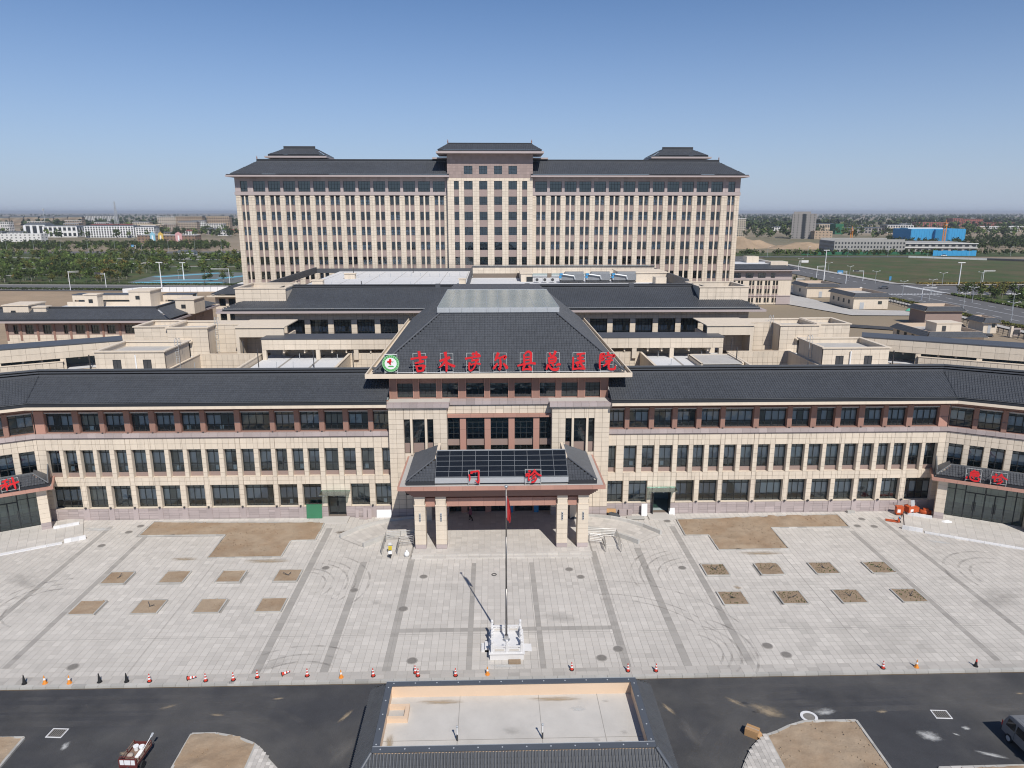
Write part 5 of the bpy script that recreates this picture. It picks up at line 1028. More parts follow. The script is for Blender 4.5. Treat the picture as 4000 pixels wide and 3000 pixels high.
# ============================================================ SIGN CHARACTERS (brush strokes: x, y, width in tracing units)
GL = {
 'ji': [[(700,312,30),(830,292,26),(970,284,40)], [(838,190,38),(848,260,42),(858,372,34)], [(765,387,24),(840,370,28),(912,350,38)], [(780,430,26),(795,480,30),(806,525,34)], [(775,442,24),(860,428,28),(922,432,40)], [(925,432,42),(905,480,38),(890,520,36)], [(805,527,26),(895,514,28)]],
 'mu': [[(1195,348,34),(1280,318,30),(1362,292,46)], [(1288,208,46),(1300,300,34),(1306,440,34),(1302,530,28)], [(1292,340,34),(1240,410,30),(1175,464,18)], [(1310,378,26),(1380,418,34),(1448,445,40)]],
 'sa': [[(1745,240,22),(1820,224,24),(1885,262,30)], [(1762,215,24),(1772,270,22)], [(1822,196,26),(1816,262,24)], [(1634,312,30),(1760,288,24),(1888,270,34)], [(1742,298,20),(1762,345,24)], [(1740,350,22),(1800,336,24),(1862,330,30)], [(1700,380,24),(1690,450,26),(1700,505,24),(1725,528,20)], [(1715,395,18),(1735,430,22)], [(1720,415,18),(1810,396,22),(1890,404,30)], [(1815,340,24),(1800,420,24),(1770,480,22),(1718,530,16)], [(1850,340,20),(1800,375,20)]],
 'er': [[(2195,225,44),(2165,290,36),(2140,350,24)], [(2165,312,26),(2240,296,26),(2322,280,42),(2296,330,24)], [(2228,300,30),(2236,400,34),(2228,500,28),(2198,478,20)], [(2178,400,28),(2140,450,34),(2112,490,30)], [(2288,400,26),(2330,445,40),(2350,482,46)]],
 'xian': [[(428,238,26),(432,320,28),(432,392,26)], [(446,220,24),(495,185,30),(545,212,36),(547,300,34),(545,385,32)], [(440,284,20),(530,276,20)], [(440,334,20),(530,328,20)], [(320,428,26),(450,396,28),(560,384,30),(625,392,40)], [(446,400,32),(424,450,32),(405,500,28)], [(400,500,24),(470,488,26),(545,490,28)], [(515,435,26),(540,470,34),(556,504,34)]],
 'zong': [[(866,212,30),(892,262,30)], [(966,186,40),(950,230,34),(918,266,24)], [(850,300,28),(920,286,30),(975,300,36),(955,370,34)], [(852,300,26),(862,380,26)], [(860,345,22),(960,335,22)], [(858,385,26),(955,375,28)], [(838,415,34),(825,455,30),(812,494,24)], [(856,420,30),(885,470,34),(945,500,38),(1015,490,34),(1022,460,24)], [(920,402,24),(940,434,28)], [(985,425,22),(1020,405,36),(1058,408,28)]],
 'yi': [[(1335,238,26),(1400,226,24),(1475,222,30)], [(1270,288,26),(1272,390,28),(1268,492,30)], [(1400,232,30),(1380,290,30),(1345,320,24)], [(1345,306,26),(1450,292,34)], [(1312,384,26),(1390,362,30),(1466,350,38)], [(1400,300,34),(1385,370,34),(1330,405,24)], [(1395,380,30),(1430,430,34),(1460,455,30)], [(1345,440,26),(1370,420,24)], [(1262,494,26),(1370,480,26),(1480,484,34)]],
 'yuan': [[(1738,240,28),(1728,360,30),(1734,490,24)], [(1736,242,26),(1796,232,34),(1762,300,24),(1798,316,30),(1758,352,22)], [(1865,208,34),(1876,246,28)], [(1828,262,24),(1820,288,20)], [(1830,262,22),(1900,256,26),(1978,262,38),(1950,286,22)], [(1852,312,24),(1932,300,26)], [(1826,362,24),(1890,346,26),(1950,338,30)], [(1882,350,30),(1850,400,30),(1790,444,22)], [(1905,356,30),(1884,430,30),(1902,492,30),(1990,490,32),(2004,440,18)]],
 'men': [[(292,300,30),(308,360,30),(300,430,22)], [(330,255,34),(364,262,30)], [(330,240,26),(420,228,30),(495,228,34),(498,330,32),(496,470,30),(432,418,16)]],
 'zhen': [[(1575,212,34),(1612,232,34)], [(1512,290,24),(1590,270,24),(1580,330,30),(1574,420,26),(1620,390,16)], [(1515,325,30),(1570,310,28)], [(1705,196,36),(1670,260,34),(1600,320,22)], [(1705,220,34),(1760,280,36),(1845,325,34)], [(1712,290,26),(1660,335,24)], [(1722,340,28),(1650,390,24)], [(1745,380,34),(1700,440,34),(1635,468,26)]],
 'jiu': [[(985,345,30),(900,410,26)], [(930,378,26),(1060,378,32),(1030,415,24)], [(900,420,26),(1070,412,30),(1078,470,30)], [(905,450,24),(1070,446,24)], [(905,480,26),(1072,474,26)], [(845,520,30),(835,560,28)], [(905,500,26),(930,560,32),(1010,590,34),(1085,585,30),(1090,550,20)], [(970,505,26),(1000,540,26)], [(1070,510,26),(1115,545,34)]],
 'ke': [[(190,440,34),(100,475,26)], [(45,555,26),(120,535,24),(190,520,26)], [(150,470,30),(160,560,32),(165,660,26)], [(150,540,26),(65,620,18)], [(165,550,22),(200,590,26)], [(230,455,22),(252,480,24)], [(225,505,22),(250,530,24)], [(205,565,24),(300,535,28),(390,515,32)], [(290,410,34),(305,530,36),(318,660,28)]],
}
mat('sign_frame', (0.42, 0.43, 0.42), .5, .05)
def smooth(st, n=6):
    P = [np.array(p, float) for p in st]
    if len(P) < 3: return [P[0] + (P[1] - P[0]) * t for t in np.linspace(0, 1, 5)]
    Q = [2 * P[0] - P[1]] + P + [2 * P[-1] - P[-2]]; out = []
    for i in range(1, len(Q) - 2):
        for t in np.linspace(0, 1, n, endpoint=False): out.append(.5 * (2 * Q[i] + (Q[i + 1] - Q[i - 1]) * t + (2 * Q[i - 1] - 5 * Q[i] + 4 * Q[i + 1] - Q[i + 2]) * t * t + (3 * Q[i] - Q[i - 1] - 3 * Q[i + 1] + Q[i + 2]) * t ** 3))
    return out + [P[-1]]
def glyph(key, sx, sz, cx, cy, thick=.09, bold=1.0):
    mb = MB()
    for k, st in enumerate(GL[key]):
        pts = smooth(st); y0 = -.004 * k; L = []; Rr = []
        for i, p in enumerate(pts):
            a = pts[max(i - 1, 0)]; b = pts[min(i + 1, len(pts) - 1)]; d = (b - a)[:2]; d = d / (np.linalg.norm(d) + 1e-6); w = p[2] / 2 * bold * (1 + .12 * mnoise.noise((p[0] * .05, p[1] * .05, k)))
            nx, ny = -d[1] * w, d[0] * w
            if i == 0: p = p - np.array([*d * w * .5, 0])
            if i == len(pts) - 1: p = p + np.array([*d * w * .4, 0]); nx *= .6; ny *= .6
            L.append(((p[0] + nx - cx) * sx, (cy - p[1] - ny) * sz)); Rr.append(((p[0] - nx - cx) * sx, (cy - p[1] + ny) * sz))
        n = len(L); base = len(mb.v)
        for yy in (y0 - thick, y0): mb.v += [(x, yy, z) for x, z in L] + [(x, yy, z) for x, z in Rr]
        for i in range(n - 1):
            a, b, c, d = i, i + 1, n + i + 1, n + i
            for f in ((a, b, c, d), (2 * n + a, 2 * n + d, 2 * n + c, 2 * n + b), (a, 2 * n + a, 2 * n + b, b), (d, c, 2 * n + c, 2 * n + d)): mb.f.append(tuple(base + q for q in f)); mb.t.append(0)
        for f in ((0, n, 3 * n, 2 * n), (n - 1, 3 * n - 1, 4 * n - 1, 2 * n - 1)): mb.f.append(tuple(base + q for q in f)); mb.t.append(0)
    return mb
def sign_char(key, x, y, z, rz, sx, sz, cx, cy, fw, fh, label, group=None, rows=4):
    t = thing('sign_character', label, 'sign', (x, y, z), rz, group, world=False)
    link('character', glyph(key, sx, sz, cx, cy, .09, 1.18 if fh > 2 else 1.1).mesh('character', 'red_sign'), t)
    r = .024
    for s in (-1, 1): MB().box(s * fw / 2 - r, .05, 0, s * fw / 2 + r, .05 + 2 * r, fh).build('frame_post', 'sign_frame', t); MB().tube((s * fw / 2, .1, fh * .75), (s * fw / 2, 1.2, .75), .025, 5).build('brace', 'sign_frame', t)
    for k in range(rows): zz = fh * (.16 + .84 * k / (rows - 1)); MB().box(-fw / 2 + r, .055, zz - r * 2, fw / 2 - r, .05 + 2 * r - .005, zz).build('frame_rail', 'sign_frame', t)
    return t
s1 = .0294 / 4.424 * 1.0; s2 = .0302 / 4.424
DS = {'ji': 'a cross over a box, next to the round emblem', 'mu': 'a tree shape with two sweeping legs, second after the emblem', 'sa': 'crowded and hooked, third after the emblem', 'er': 'a hooked stem with two side drops, fourth after the emblem', 'xian': 'a tall ladder on a long bar, fourth before the end', 'zong': 'two horns over a wide hook, third before the end', 'yi': 'an open box on its side, last but one', 'yuan': 'two columns with an upturned tail, last of the row'}
NM = {'ji': '吉', 'mu': '木', 'sa': '萨', 'er': '尔', 'xian': '县', 'zong': '总', 'yi': '医', 'yuan': '院'}
for key, X_, cx in (('ji', -8.44, 838), ('mu', -5.3, 1308), ('sa', -2.27, 1760), ('er', .87, 2228), ('xian', 3.92, 470), ('zong', 7.02, 930), ('yi', 10.04, 1375), ('yuan', 13.29, 1855)):
    sign_char(key, X_, 80.58, 17.62, 0, s1, s2, cx, 596 if X_ < 1.5 else 584, 1.46, 2.58, 'red roof character %s shaped like %s' % (NM[key], DS[key]))
sign_char('men', -2.03, 70.3, 7.98, 0, .0268 / 5.53, .0283 / 5.53, 396, 545, 1.15, 1.75, 'red gate-shaped character 门 on the portico roof', rows=3)
sign_char('zhen', 4.18, 70.3, 7.98, 0, .0268 / 5.53, .0283 / 5.53, 1670, 535, 1.65, 1.78, 'red character 诊 with slanting strokes on the portico roof', rows=3)
T = frame_T(XC + 54.1, YF, ANG, 1); p = T(2.85, -3.62, 5.45); q = T(5.33, -3.62, 5.45)
k = .031 / 6.144
sign_char('jiu', *p, ANG, k * .95, k, 980, 640, 1.5, 1.65, 'red stacked character 急 over the emergency portal, nearer the long facade', rows=3)
k2 = .031 / 5.53 * .78
sign_char('zhen', *q, ANG, k2, k2, 1670, 530, 1.5, 1.6, 'red slanting character 诊 over the emergency portal doors', rows=3)
T = frame_T(XC - 54.1, YF, ANG, -1); p = T(2.75, -3.62, 5.45)
sign_char('ke', *p, -ANG, .0305 / 5.53 * .95, .0305 / 5.53, 225, 720, 1.65, 1.6, 'red brush character 科 on a white frame over the far left portal', rows=3)
# round emblem
em = thing('round_emblem', 'round green and white emblem with a red cross on the hall roof eave', 'emblem', (-11.73, 80.58, 17.62), world=False)
zc = 1.42; r = .99
MB().lathe([(r, .0), (r, -.1), (.01, -.1)], (0, 0, zc), 40, 'y').build('disc', 'green_sign', em)
MB().lathe([(r * .955, -.101), (r * .955, -.106), (r * .93, -.106), (r * .93, -.101)], (0, 0, zc), 40, 'y', cap=False).build('rim_line', 'white_paint', em)
MB().lathe([(r * .7, -.1), (r * .7, -.112), (.01, -.112)], (0, 0, zc), 36, 'y').build('inner_disc', 'white_paint', em)
mb = MB()
for a in np.linspace(200, -20, 14):                           # ring of tiny characters
    ca, sa = math.cos(R(a)), math.sin(R(a)); c = Vector((ca * r * .82, -.113, zc + sa * r * .82)); u = Vector((-sa, 0, ca)) * -.055; w = Vector((ca, 0, sa)) * .055
    for f1, f2 in (((-1, .8), (1, .8)), ((-.8, 0), (.8, 0)), ((0, 1), (0, -1)), ((-1, -.9), (1, -.9))):
        p0 = c + u * f1[0] + w * f1[1]; p1 = c + u * f2[0] + w * f2[1]; mb.tube(tuple(p0), tuple(p1), .008, 4)
mb.build('ring_lettering', 'white_paint', em)
mb = MB(); 
for a in np.linspace(215, 325, 15):
    ca, sa = math.cos(R(a)), math.sin(R(a)); mb.tube((ca * r * .78, -.112, zc + sa * r * .78), (ca * r * .85, -.112, zc + sa * r * .85), .014, 4)
mb.build('ring_lettering', 'white_paint', em)
def tr(x, y): return ((x - 345) * s1, (385 - y) * s1)
mb = MB()
for st in ([(340,302,40),(338,340,44),(332,372,36),(350,405,14)], [(290,352,34),(340,350,40),(362,338,20)]):
    pts = smooth(st)
    for a, b in zip(pts[:-1], pts[1:]): mb.tube((tr(a[0], 0)[0], -.118, zc + tr(0, a[1])[1]), (tr(b[0], 0)[0], -.118, zc + tr(0, b[1])[1]), a[2] / 2 * s1, 6, b[2] / 2 * s1)
mb.build('red_cross', 'red_sign', em)
MB().poly([(tr(362, 0)[0], -.12, zc + tr(0, 366)[1]), (tr(385, 0)[0], -.12, zc + tr(0, 365)[1]), (tr(400, 0)[0], -.12, zc + tr(0, 340)[1]), (tr(375, 0)[0], -.12, zc + tr(0, 350)[1])]).build('leaf', 'green_sign', em)
for a, b, y0, y1 in ((312, 388, 430, 422), (290, 405, 448, 432)): MB().quad((tr(a, 0)[0], -.12, zc + tr(0, y0)[1]), (tr(b, 0)[0], -.12, zc + tr(0, y0)[1]), (tr(b - 12, 0)[0], -.12, zc + tr(0, y1)[1]), (tr(a + 12, 0)[0], -.12, zc + tr(0, y1)[1])).build('steps_mark', 'green_sign', em)
for s in (-.73, .73): MB().box(s - .035, .05, 0, s + .035, .12, 2.5).build('frame_post', 'sign_frame', em); MB().tube((s, .1, 1.9), (s, 1.2, .75), .025, 5).build('brace', 'white_paint', em)
MB().box(-.73, .055, 2.43, .73, .115, 2.5).box(-.73, .055, .35, .73, .115, .42).build('frame_rail', 'white_paint', em)
rl_ = MB().tube((-11.0, 80.62, 17.92), (14.1, 80.62, 17.92), .03, 5); one('sign_rail', rl_, 'white_paint', 'long white tie rail joining the feet of the roof sign frames', 'rail', (1.5, 80.62, 17.62))
# ============================================================ FLAGPOLE AND PLINTH
fp = thing('flagpole_plinth', 'square white marble plinth with carved balustrades round the flagpole', 'plinth', (1.02, 53.4, 0))
B = lambda x0, x1, y0, y1, z0, z1, m, name: MB().box(x0, y0, z0, x1, y1, z1).build(name, m, fp)
B(-.38, 2.42, 51.75, 55.15, 0, .55, 'whitestone', 'base'); B(-.46, 2.5, 51.67, 55.23, .55, .63, 'whitestone', 'ledge')
for x in (-.2, 1.02, 2.24):
    for y in (51.95, 53.0, 53.9, 54.95):
        if x == 1.02 and y in (53.0, 53.9): continue
        B(x - .1, x + .1, y - .1, y + .1, .63, 1.35, 'whitestone', 'post'); MB().lathe([(.07, 0), (.11, .06), (.08, .1), (.12, .2), (.11, .34), (.05, .4)], (x, y, 1.35), 8).build('post_head', 'whitestone', fp)
def bal(x0, y0, x1, y1):
    if x0 == x1: B(x0 - .05, x0 + .05, y0, y1, .68, .98, 'whitestone', 'balustrade_panel'); B(x0 - .06, x0 + .06, y0, y1, 1.08, 1.2, 'whitestone', 'handrail'); B(x0 - .04, x0 + .04, (y0 + y1) / 2 - .05, (y0 + y1) / 2 + .05, .98, 1.08, 'whitestone', 'baluster')
    else:
        B(x0, x1, y0 - .05, y0 + .05, .68, .98, 'whitestone', 'balustrade_panel'); B(x0, x1, y0 - .06, y0 + .06, 1.08, 1.2, 'whitestone', 'handrail')
        for k in (.25, .75): xx = x0 + (x1 - x0) * k; B(xx - .05, xx + .05, y0 - .04, y0 + .04, .98, 1.08, 'whitestone', 'baluster')
        B(x0 + .12, x1 - .12, y0 - .062, y0 - .051, .74, .92, 'platform_stone', 'carved_panel')
for y in (51.95, 54.95): bal(-.1, y, .92, y); bal(1.12, y, 2.14, y)
for x in (-.2, 2.24): bal(x, 52.05, x, 52.9); bal(x, 54.0, x, 54.85)
for s, x in ((-1, -.46), (1, 2.5)):
    for k in range(2): B(min(x, x + s * (.35 + .3 * (1 - k))), max(x, x + s * (.35 + .3 * (1 - k))), 52.9, 53.95, .0, (.18 + .18 * k) if s < 0 else (.03 + .02 * k), 'whitestone', 'step')
mat('pole_steel', (0.20, 0.19, 0.18), .35, .1, 2, metal=.6)
pl_ = thing('flagpole', 'tall steel flagpole standing on the white marble plinth', 'flagpole', (1.02, 53.6, .63))
MB().lathe([(.3, 0), (.3, .1), (.2, .16), (.17, .5)], (1.02, 53.6, .63), 14).build('foot', 'steel', pl_); MB().tube((1.02, 53.6, .7), (1.02, 53.6, 5.5), .095, 12, .085).build('shaft', 'pole_steel', pl_, smooth=True); MB().tube((1.02, 53.6, 5.5), (1.02, 53.6, 10.2), .075, 12, .065).build('shaft', 'pole_steel', pl_, smooth=True); MB().tube((1.02, 53.6, 10.2), (1.02, 53.6, 14.45), .055, 12, .045).build('shaft', 'pole_steel', pl_, smooth=True)
MB().lathe([(.02, 0), (.12, .06), (.15, .14), (.12, .22), (.02, .28)], (1.02, 53.6, 14.4), 12).build('ball', 'steel', pl_, smooth=True)
mb = MB(); n = 9; rows = 14
for j in range(rows + 1):
    z = 13.75 - 2.05 * j / rows
    for i in range(n + 1):
        u = i / n; wv = .10 * math.sin(u * 9 + j * .25) * (0.3 + u); mb.v.append((1.08 + u * (.18 + .14 * math.sin(j / rows * 2.6)), 53.6 + wv, z - u * .35 * (1 + .2 * math.sin(j * .7))))
for j in range(rows):
    for i in range(n): a = j * (n + 1) + i; mb.f.append((a, a + 1, a + n + 2, a + n + 1)); mb.t.append(0)
mat('flag_red', (0.42, 0.035, 0.035), .7, .08, 2)
one('flag', mb, 'flag_red', 'limp red flag hanging from the flagpole', 'flag', (1.09, 53.6, 11.7), smooth=True)
link('sleeve', MB().box(-.055, -.012, .12, .0, .012, 2.05).mesh('sleeve', 'white_paint'), bpy.data.objects['flag'])
one('rubber_mat', MB().box(1.15, 51.15, 0.002, 2.15, 51.7, .1), 'soil_dark', 'dark brown wooden hatch lying against the flagpole plinth', 'hatch', (1.65, 51.4, 0))
for x, y in ((.02, 65.97),): one('iron_ring', MB().lathe([(.22, 0), (.27, .04), (.22, .07), (.17, .04), (.22, 0)], (x, y, .02), 14, cap=False), 'dark_metal', 'small dark ring left on the paving between steps and flagpole', 'ring', (x, y, 0))
# ============================================================ TRAFFIC CONES
def cone_meshes(kind):
    body = {'black': 'rubber', 'orange': 'cone_orange', 'red': 'cone_red', 'tip': 'rubber'}[kind]; H_ = .78 if kind == 'black' else .7
    P = {}
    P['base'] = (MB().prism([(.19 * math.cos(a) * (1 if i % 2 else 1.05), .19 * math.sin(a) * (1 if i % 2 else 1.05)) for i, a in enumerate(np.linspace(0, 2 * math.pi, 8, endpoint=False))], 0, .05), 'rubber' if kind != 'orange' else 'cone_orange')
    rr = lambda z: .135 - .105 * (z - .05) / (H_ - .05)
    P['cone_body'] = (MB().lathe([(rr(.05), .05), (rr(H_), H_), (.012, H_ + .01)], (0, 0, 0), 14), body)
    if kind in ('red', 'orange'):
        for z0, z1 in ((.24, .36), (.48, .58)) if kind == 'red' else ((.34, .5),): P['band_%g' % z0] = (MB().lathe([(rr(z0) + .004, z0), (rr(z1) + .004, z1)], (0, 0, 0), 14), 'white_paint')
    if kind == 'tip': P['band_top'] = (MB().lathe([(rr(.45) + .004, .45), (rr(.7) + .004, .69)], (0, 0, 0), 14), 'cone_red')
    return {k.split('_')[0] if k.startswith('band') else k: v for k, v in P.items()} if kind not in ('red',) else {('band' if k.startswith('band') else k, k): v for k, v in P.items()}
CM = {}
def cone(x, y, kind, label, group, fall=None):
    if kind not in CM: CM[kind] = [((k[0] if isinstance(k, tuple) else k), v[0].mesh(k[0] if isinstance(k, tuple) else k, v[1], smooth=False)) for k, v in cone_meshes(kind).items()]
    t = thing('traffic_cone', label, 'traffic cone', (x, y, .006), 0, group, world=False)
    for k, me in CM[kind]: link(k, me, t)
    if fall is not None: t.rotation_euler = (0, R(83), R(fall)); t.location.z = .17
    else: t.rotation_euler = (R(random.uniform(-2, 2)), R(random.uniform(-2, 2)), random.random() * 6)
RL = 'red and white banded traffic cone on a black base at the plaza kerb'; RG = 'banded cones along the kerb'
for x, y in ((-36.9, 49.75), (-31.1, 49.8), (-29.0, 49.8)): cone(x, y, 'black', 'plain black rubber traffic cone at the plaza kerb', 'black cones along the kerb')
for x, y in ((-35.3, 49.75), (-33.4, 49.72), (-12.2, 49.85), (-.57, 49.9), (34.3, 49.85)): cone(x, y, 'orange', 'orange traffic cone with one white band at the plaza kerb', 'orange cones along the kerb')
for x, y in ((-27.2, 49.75), (-22.8, 49.7), (-20.66, 49.75), (-18.86, 50.0), (-14.95, 50.1), (-9.68, 49.95), (-6.35, 50.25), (-6.12, 49.85), (-3.12, 49.8), (6.24, 50.3), (10.75, 50.0), (13.0, 49.95), (31.5, 49.8)): cone(x, y, 'red', RL if abs(x + 6.2) > .3 else 'banded traffic cone standing close beside another banded cone', RG)
cone(-24.3, 49.85, 'red', 'banded traffic cone toppled with its tip pointing along the kerb between two upright cones', None, 8); cone(-17.0, 50.15, 'red', 'banded traffic cone lying on its side beside the skid marks', None, 25)
cone(39.2, 49.85, 'tip', 'black traffic cone with a red tip standing alone by the plaza kerb', None)
# ============================================================ GATE LODGE WITH FLAT ROOF DECK
gh = thing('gate_lodge', 'lodge roof with sunken concrete deck, grey parapet cap and dark barrel tiles', 'building', (1.15, 38.3, -.12))
B = lambda x0, x1, y0, y1, z0, z1, m, name, t=0.0: MB().box(x0, y0, z0, x1, y1, z1, t).build(name, m, gh)
cx0, cx1, cy0, cy1, cz = -7.17, 9.44, 35.15, 41.5, 5.6
B(-7.6, 9.9, 34.6, 42.3, -.12, 4.0, 'beige', 'wall'); B(-8.3, 10.7, 33.7, 43.0, 3.85, 3.98, 'cream', 'soffit')
B(cx0 + .35, cx1 - .35, cy0 + .35, cy1 - .35, 4.55, 4.7, 'concrete_deck', 'roof_deck')
mat('parapet_paint', (0.66, 0.50, 0.36), .75, .05, .4, big=(.2, .05)); mat('cap_metal', (0.085, 0.095, 0.11), .45, .1, .6)
for a, b, c, d in ((cx0 + .1, cx1 - .1, cy0 + .1, cy0 + .36), (cx0 + .1, cx1 - .1, cy1 - .36, cy1 - .1), (cx0 + .1, cx0 + .36, cy0 + .36, cy1 - .36), (cx1 - .36, cx1 - .1, cy0 + .36, cy1 - .36)): B(a, b, c, d, 3.99, cz - .02, 'parapet_paint', 'parapet')
for a, b, c, d in ((cx0, cx1, cy0, cy0 + .42), (cx0, cx1, cy1 - .42, cy1), (cx0, cx0 + .42, cy0 + .42, cy1 - .42), (cx1 - .42, cx1, cy0 + .42, cy1 - .42)): B(a, b, c, d, cz - .02, cz + .05, 'cap_metal', 'parapet_cap')
for x in subdiv(cx0 + .5, cx1 - .5, 1.4):
    for y in (cy0 + .2, cy1 - .2): MB().lathe([(.05, 0), (.05, .02), (.02, .03)], (x, y, cz + .05), 6).build('cap_bolt', 'galv', gh)
for y in subdiv(cy0 + .6, cy1 - .6, 1.3):
    for x in (cx0 + .2, cx1 - .2): MB().lathe([(.05, 0), (.05, .02), (.02, .03)], (x, y, cz + .05), 6).build('cap_bolt', 'galv', gh)
B(cx0 + .02, cx1 - .02, cy1 - .015, cy1 + .015, cz + .052, cz + .07, 'galv', 'cap_edge'); B(cx0 + .02, cx1 - .02, cy0 + .405, cy0 + .435, cz + .052, cz + .07, 'galv', 'cap_edge')
for x in (-2.3, 2.9, 6.8): B(x - .02, x + .02, cy0 + .36, cy1 - .36, 4.7, 4.706, 'mortar', 'deck_joint')
B(cx0 + .36, cx1 - .36, 37.1, 37.14, 4.7, 4.7065, 'mortar', 'deck_joint')
for i, (x, y, rx, ry, m) in enumerate([(7.6, 36.6, .7, .5, 'dust'), (8.0, 37.5, .5, .4, 'grime'), (6.2, 36.9, .5, .4, 'grime'), (-6.3, 39.2, .6, .3, 'grime'), (7.3, 40.4, .5, .3, 'grime'), (4.0, 40.7, 3.5, .5, 'dust'), (-3.5, 40.6, 3, .5, 'dust'), (-6.4, 37, .5, 1.5, 'dust'), (5.4, 39.7, 1, .5, 'splash'), (1, 37.8, 1.2, .8, 'grime')]):
    o = link('stain', DISC.mesh('stain', m), gh, (x - 1.15, y - 38.3, 4.82 + .008 + .0005 * i)); o.scale = (rx, ry, 1)
# hatch curb
for a, b, c, d in ((-6.8, -5.5, 38.7, 38.95), (-6.8, -5.5, 39.85, 40.1), (-5.75, -5.5, 38.95, 39.85)): B(a, b, c, d, 4.7, 5.02, 'parapet_paint', 'hatch_kerb')
B(-6.8, -5.75, 38.95, 39.85, 4.7, 4.74, 'concrete', 'hatch_lid')
for x, y in ((-2.3, 37.05), (2.9, 37.1)):
    v = thing('vent_pipe', 'thin steel vent pipe with a hooked top on the lodge roof deck', 'vent pipe', (x, y, 4.7), group='vent pipes on the lodge deck', world=False)
    MB().tube((0, 0, 0), (0, 0, .45), .055, 8).build('sleeve', 'dark_metal', v); MB().tube((0, 0, .4), (0, 0, .95), .04, 8).build('pipe', 'white_paint', v); MB().lathe([(.03, 0), (.07, .03), (.07, .1), (.02, .13)], (0, 0, .93), 8).build('cap', 'galv', v)
ex0, ex1, ey0_, ey1_, ez_ = -8.47, 10.78, 33.55, 43.1, 4.0
tiles(gh, (ex0, ey1_, ez_), (ex0, ey0_, ez_), (cx0, cy0, cz - .1), (cx0, cy1, cz - .1), pitch=.2, course=.33, rib=.07, lift=.03)
tiles(gh, (ex1, ey0_, ez_), (ex1, ey1_, ez_), (cx1, cy1, cz - .1), (cx1, cy0, cz - .1), pitch=.2, course=.33, rib=.07, lift=.03)
tiles(gh, (ex1, ey1_, ez_), (ex0, ey1_, ez_), (cx0, cy1, cz - .1), (cx1, cy1, cz - .1), pitch=.2, course=.33, rib=.07, lift=.03)
# front slope: trough sheet plus single barrel tiles
a, b, c, d = [np.array(p) for p in ((ex0, ey0_, ez_), (ex1, ey0_, ez_), (cx1, cy0, cz - .1), (cx0, cy0, cz - .1))]
MB().quad(tuple(a), tuple(b), tuple(c), tuple(d)).build('tile_bed', 'tile_dark', gh)
upv = np.array((0, cy0 - ey0_, cz - .1 - ez_)); Ls = np.linalg.norm(upv); upv /= Ls; ncourse = 7; ch = Ls / ncourse
ang = math.atan2(upv[2], upv[1])
def barrel(L, r):
    mb = MB(); n = 6
    for k, (yy, rr, lift) in enumerate(((0, r, .02), (L, r * .85, -.008))): mb.v += [(rr * math.cos(t), yy, rr * math.sin(t) * .9 + lift) for t in np.linspace(math.pi, 0, n + 1)]
    for i in range(n): mb.f.append((i, i + 1, n + 2 + i, n + 1 + i)); mb.t.append(0)
    mb.f.append(tuple(range(n + 1))); mb.t.append(0); return mb
tmesh = [barrel(ch + .03, .075) for _ in range(4)]; TM = []
for i, mbx in enumerate(tmesh): mbx.t = [(-.5, 0, .4, .8)[i]] * len(mbx.f); TM.append(mbx.mesh('roof_tile', 'tile'))
cnt = 0; rest = MB(); pt = .195
for r_ in range(ncourse - 1, -1, -1):
    f0 = r_ / ncourse; xl = ex0 + (cx0 - ex0) * (f0 + .1); xr = ex1 + (cx1 - ex1) * (f0 + .1)
    for x in np.arange(math.ceil(xl / pt) * pt, xr, pt):
        p0 = np.array((x, ey0_, ez_)) + upv * ch * r_
        if cnt < 290: o = link('roof_tile', random.choice(TM), gh, (p0[0] - 1.15, p0[1] - 38.3, p0[2] + .12)); o.rotation_euler = (ang, 0, 0); cnt += 1
        else:
            src = tmesh[0]; base = len(rest.v); ca, sa = math.cos(ang), math.sin(ang)
            rest.v += [(p0[0] + vx, p0[1] + vy * ca - vz * sa, p0[2] + vy * sa + vz * ca) for vx, vy, vz in src.v]; rest.f += [tuple(base + q for q in f) for f in src.f]; rest.t += [random.gauss(0, .5)] * len(src.f)
rest.build('roof_tiles', 'tile', gh, kind='stuff')
for s, xe, xi in ((0, ex0, cx0), (1, ex1, cx1)): MB().path([(xe, ey0_, ez_ + .08), (xi, cy0, cz)], .1, 8).build('hip_ridge', 'cap_metal', gh)
# ============================================================ PARKED VAN
mat('van_silver', (0.23, 0.235, 0.24), .4, .08, 1, metal=.3); mat('van_glass', (0.012, 0.014, 0.016), .08, .05, spec=.7)
vn = thing('parked_van', 'silver minivan parked on the asphalt beside the splashed paint', 'van', (36.75, 40.3, -.12), R(181.5), world=False)
W2 = .78; L2 = 2.05
prof = [(-L2, .42), (-L2 - .02, .95), (-L2 + .14, 1.45), (-L2 + .32, 1.82), (-1.2, 1.9), (.6, 1.88), (1.0, 1.78), (1.55, 1.12), (2.0, .98), (2.08, .7), (2.06, .38)]
mb = MB(); n = len(prof); sect = [(-W2, .0), (-W2, 0)]
for s in (-1, 1):
    for y, z in prof: k = 1 - max(0, z - .98) * .16; mb.v.append((s * W2 * k, y, z))
for i in range(n): mb.f.append((i, (i + 1) % n, n + (i + 1) % n, n + i)); mb.t.append(0)
mb.f.append(tuple(range(n - 1, -1, -1))); mb.f.append(tuple(range(n, 2 * n))); mb.t += [0, 0]
body = mb.build('body', 'van_silver', vn); bv = body.modifiers.new('bevel', 'BEVEL'); bv.width = .06; bv.segments = 3; bv.limit_method = 'ANGLE'; bv.angle_limit = R(25)
def xw(z, e=.012): return W2 * (1 - max(0, z - .98) * .16) + e
